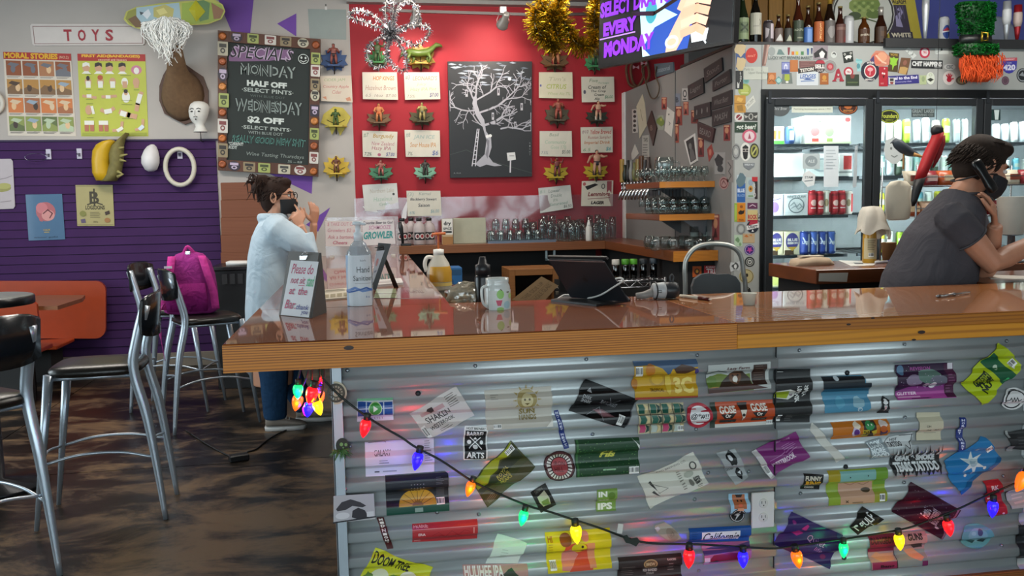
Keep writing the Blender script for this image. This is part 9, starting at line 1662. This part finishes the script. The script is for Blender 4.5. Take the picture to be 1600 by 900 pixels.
# ---- man leaning behind the bar
YMN=3.78
m=thing('person','man in grey T-shirt and dark mask leaning behind the bar with a phone','person',at(1445,450,Y=YMN));m.location.z=0;m['_w']=(m.location.x,m.location.y,0)
b=B();hc=at(1534,264,Y=YMN);sM=1.16
P,R3=head(b,hc,(.93,-.16,-.36),(.36,0,.93),sM)
b.tube([at(1492,322,Y=YMN),at(1506,303,Y=YMN),at(1518,284,Y=YMN)],[.085,.068,.066],14)
b.loft([oval(1440,520,62,.15,YMN),oval(1450,430,54,.14,YMN),oval(1472,370,44,.14,YMN),oval(1486,336,32,.13,YMN),oval(1500,308,19,.075,YMN)])
sh,el,wr=at(1492,345,Y=YMN-.165),at(1551,412,Y=YMN-.20),at(1618,378,Y=YMN-.12)
b.tube([sh,sh.lerp(el,.5),el,el.lerp(wr,.3),wr],[.068,.060,.050,.050,.036],14);hand(b,wr,(wr-el),(0,.3,1),(-.3,-1,.2),(.4,.4,.45,.5),1.05)
sh2,el2,wr2=at(1515,345,Y=YMN+.15),at(1543,424,Y=YMN+.02),at(1555,352,Y=YMN-.10)
b.tube([sh2,sh2.lerp(el2,.5),el2,el2.lerp(wr2,.35),wr2],[.062,.056,.046,.044,.033],14)
hd_d=(at(1550,316,Y=YMN-.115)-wr2);hand(b,wr2,hd_d,(-.4,-.5,.2),(.9,-.4,.2),(.25,.3,.38,.45),1.12,.9)
put_mesh(fuse(b,.0065,3),'body',SKIN,m)
face(m,P,R3,sM,-1,SKIN,HAIR)
hr=B();hr.ball(P(-.022,0,.046),(.100*sM,.083*sM,.090*sM),22,R3);hr.ball(P(-.05,0,.0),(.066*sM,.078*sM,.082*sM),18,R3);hr.ball(P(.04,0,.098),(.052*sM,.064*sM,.036*sM),16,R3);hr.ball(P(.045,0,.088),(.024*sM,.050*sM,.024*sM),12,R3)
hm=put_mesh(fuse(hr,.009,4),'hair',HAIR,m);hairstrands(hm,P,sM,HAIR,1500,3,-.55,.0038)
o=B(M('14161c',.75));o.loft([[P(x+.012*math.cos(a)*0,w_*math.sin(a),z)if abs(math.cos(a))<0 else P(-.0+x*max(.12,math.cos(a))**.7 if math.cos(a)>0 else-.0,w_*math.sin(a),z)for a in[-PI/2+PI*i/14 for i in range(15)]]for x,w_,z in((.112,.070,-.018),(.116,.071,-.045),(.108,.066,-.08),(.088,.056,-.105))],cap=False);o.build('face_mask',m)
o=B(M('111216',.6))
for sg in(-1,1):o.tube([P(.03,sg*.074,-.02),P(-.02,sg*.083,-.035),P(-.07,sg*.07,-.07),P(-.085,0,-.085)],.004*sM,5)
o.build('mask_straps',m)
sb=B();sb.loft([oval(1438,540,74,.19,YMN),oval(1446,470,74,.205,YMN),oval(1452,430,70,.205,YMN),oval(1464,395,64,.185,YMN),oval(1474,362,56,.18,YMN),oval(1484,336,46,.175,YMN,tilt=.15),oval(1492,318,36,.14,YMN,tilt=.1),oval(1501,304,22,.098,YMN,tilt=-.5)])
sl=sh.lerp(el,.42);sb.tube([at(1480,332,Y=YMN-.12),sh,sl],[.070,.076,.076],16);sl2=sh2.lerp(el2,.4);sb.tube([at(1490,332,Y=YMN+.12),sh2,sl2],[.085,.086,.082],16)
put_mesh(fuse(sb,.0085,5),'t_shirt',cloth('47454a',.06,18,.55,7),m)
o=B(M('403e43',.85));o.tube([q+V((0,0,.004))for q in oval(1501,304,21.5,.097,YMN,24)],.006,6,closed=True);o.build('collar',m);o=B(M('403e43',.85));d_=(el-sh).normalized();u_=d_.orthogonal().normalized();v_=d_.cross(u_);o.tube([sl+(u_*math.cos(a)+v_*math.sin(a))*.074 for a in[2*PI*i/20 for i in range(20)]],.005,6,closed=True);o.build('sleeve_hem',m)
o=B(M('1d2230',.8));o.loft([[V((m.location.x+dx+w_*math.cos(a),YMN+.17*math.sin(a),z))for a in[2*PI*i/16 for i in range(16)]]for z,w_,dx in((.02,.1,-.04),(.5,.13,-.03),(.9,.2,.0),(1.0,.2,.0))]);o.build('trousers',m)
t=thing('desk_phone','black telephone handset held to the ear of the man','phone',at(1538,276,Y=YMN-.14));a,b_=at(1525,253,Y=YMN-.125),at(1552,297,Y=YMN-.15);d=(b_-a);o=B(M('0d0e10',.3));n3=V((.25,-1,.1)).normalized();w3=d.cross(n3).normalized()
o.loft([[a+d*f+w3*(wd*cx_)+n3*(th*cy_)for cx_,cy_ in((-1,-.6),(-.7,-1),(.7,-1),(1,-.6),(1,.6),(.7,1),(-.7,1),(-1,.6))]for f,wd,th in((-.05,.018,.009),(.0,.026,.013),(.25,.026,.013),(.5,.022,.011),(.8,.026,.013),(1.0,.025,.013),(1.05,.017,.009))]);o.build('handset',t);o=B(M('1c1e22',.4));o.ball(a+d*.12-n3*.012,(.018,.012,.018),10);o.build('earpiece',t)
# ---- woman at the far left end of the bar
YWN=5.95
g=thing('person','woman in pale hoodie, glasses and black mask standing at the far bar end','person',at(432,668,Z=0));g.location.y=YWN;g['_w']=(g.location.x,YWN,0);g.location.z=0
b=B();hc=at(436,309,Y=YWN);sW=1.02
P,R3=head(b,hc,(.97,-.2,.02),(.0,0,1),sW)
b.tube([at(427,350,Y=YWN),at(431,337,Y=YWN),at(434,322,Y=YWN)],[.07,.056,.055],12)
b.loft([oval(427,600,30,.13,YWN),oval(427,500,34,.14,YWN),oval(428,420,32,.14,YWN),oval(428,365,28,.15,YWN),oval(428,344,12,.08,YWN)])
sh,el,wr=at(434,360,Y=YWN-.17),at(489,391,Y=YWN-.20),at(470,354,Y=YWN-.16)
b.tube([sh,el,wr],[.05,.042,.029],10);hand(b,wr,at(459,329,Y=YWN-.12)-wr,(.6,.2,.5),(.5,-.8,.3),(.15,.7,.9,1.0),1.0)
sh2,el2,wr2=at(438,362,Y=YWN+.17),at(488,400,Y=YWN+.15),at(490,350,Y=YWN+.10)
b.tube([sh2,el2,wr2],[.048,.04,.027],10);hand(b,wr2,at(492,325,Y=YWN+.08)-wr2,(-.7,-.6,.1),(.5,-.7,0),(.18,.22,.26,.34),1.02)
an,an2=at(430,652,Y=YWN-.08),at(478,648,Y=YWN+.12)
b.tube([at(428,560,Y=YWN-.09),an,V((an.x,an.y,.07))],[.07,.04,.038],10);b.tube([at(440,560,Y=YWN+.1),an2,V((an2.x,an2.y,.07))],[.07,.04,.038],10)
put_mesh(fuse(b,.0065,3),'body',SKIN2,g)
face(g,P,R3,sW,-1,SKIN2,HAIR2)
hr=B();hr.ball(P(-.024,0,.045),(.102*sW,.084*sW,.092*sW),22,R3);hr.ball(P(-.06,0,-.01),(.062*sW,.076*sW,.088*sW),18,R3);hr.ball(P(.035,0,.095),(.05*sW,.066*sW,.034*sW),16,R3)
bn=at(407,289,Y=YWN)
for i in range(9):a=i*2.4;hr.ball(bn+V((.03*math.cos(a),.03*math.sin(a),.035*math.sin(a*1.7))),.034,10)
hr.tube([bn,at(420,296,Y=YWN)],[.045,.05],10)
hm=put_mesh(fuse(hr,.009,3),'hair',HAIR2,g);hairstrands(hm,P,sW,HAIR2,700,5,-.75,.005)
o=B(HAIR2);r=random.Random(8)
for i in range(70):
    a,c_=r.uniform(0,2*PI),r.uniform(-1,1);e=V((math.cos(a),math.sin(a),c_)).normalized();p0=bn+e*.045;o.tube(curve([p0,p0+e*.02+V((r.uniform(-.02,.02),0,r.uniform(-.02,.03))),p0+e*.02+V((r.uniform(-.05,.02),r.uniform(-.03,.03),r.uniform(-.10,.03)))],3),[.006,.006,.005,.005,.004,.003,.001],4,cap=False)
o.build('bun_curls',hm,kind='stuff')
o=B(M('131316',.75));o.loft([[P(x*max(.12,math.cos(a))**.7 if math.cos(a)>0 else 0,w_*math.sin(a),z)for a in[-PI/2+PI*i/14 for i in range(15)]]for x,w_,z in((.112,.070,-.012),(.118,.071,-.04),(.108,.066,-.08),(.088,.056,-.105))],cap=False);o.build('face_mask',g)
o=B(M('2a1c18',.4))
for sg in(-1,1):o.tube([P(.096+.006*math.cos(a),sg*.033+.026*math.cos(a),.01+.022*math.sin(a))for a in[2*PI*i/14 for i in range(14)]],.0028,5,closed=True);o.tube([P(.092,sg*.058,.018),P(.03,sg*.08,.022),P(-.01,sg*.083,.018)],.0026,5)
o.tube([P(.1,-.008,.014),P(.1,.008,.014)],.0026,5);o.build('glasses',g)
sb=B();sb.loft([oval(424,545,33,.19,YWN),oval(421,520,36,.2,YWN),oval(421,480,37,.205,YWN),oval(424,440,38,.205,YWN),oval(427,400,39,.21,YWN),oval(429,370,35,.21,YWN),oval(429,352,27,.19,YWN),oval(428,341,18,.12,YWN),oval(430,334,14,.085,YWN)])
sb.tube([at(428,352,Y=YWN-.12),sh,sh.lerp(el,.55),el,el.lerp(wr,.62)],[.085,.092,.085,.075,.058],14);sb.tube([at(430,352,Y=YWN+.12),sh2,sh2.lerp(el2,.6),el2],[.08,.085,.08,.066],14);sb.tube(oval(426,340,17,.10,YWN,16),.032,8,closed=True)
put_mesh(fuse(sb,.009,5),'hoodie',cloth('b4c4cf',.04,14,.6,6),g)
o=B(M('9fb0bc',.9));o.tube(oval(424,545,34,.193,YWN,24),.014,8,closed=True);o.build('hem',g)
JN=cloth('23405f',.12,40,.4,12);jb=B()
jb.tube([at(424,540,Y=YWN-.08),at(428,590,Y=YWN-.09),V((an.x,an.y,.08))],[.115,.092,.075],14);jb.tube([at(432,540,Y=YWN+.08),at(455,595,Y=YWN+.1),V((an2.x,an2.y,.09))],[.11,.088,.07],14);jb.loft([oval(426,548,30,.18,YWN),oval(426,520,29,.175,YWN)])
put_mesh(fuse(jb,.010,4),'jeans',JN,g)
for ax,ay,nm in((an.x,an.y,'near'),(an2.x,an2.y,'far')):
    o=B(M('8f8378',.6,noise=.08));X=lambda x,w_,z0,z1:[V((ax+x,ay+w_*math.cos(a),z0+(z1-z0)*(.5+.5*math.sin(a))))for a in[2*PI*i/14 for i in range(14)]]
    o.loft([X(-.062,.022,.03,.085),X(-.05,.036,.028,.105),X(.0,.042,.028,.11),X(.05,.045,.028,.09),X(.11,.047,.028,.068),X(.165,.042,.028,.055),X(.195,.022,.03,.042)]);s_=o.build('shoe',g)
    o=B(M('c9c6c2',.6));o.loft([[V((ax+x*sc_+.0,ay+y,z))for x,y in((-.068,-.02),(-.05,-.04),(.05,-.048),(.12,-.05),(.18,-.04),(.203,0),(.18,.04),(.12,.05),(.05,.048),(-.05,.04),(-.068,.02))]for z,sc_ in((.001,.98),(.028,1.0))]);o.build('sole',s_)
    o=B(M('d8d4ce',.6))
    for i in range(4):o.tube([V((ax+.03+.02*i,ay-.03,.092-.008*i)),V((ax+.034+.02*i,ay,.108-.009*i)),V((ax+.03+.02*i,ay+.03,.092-.008*i))],.003,5)
    o.build('laces',s_)
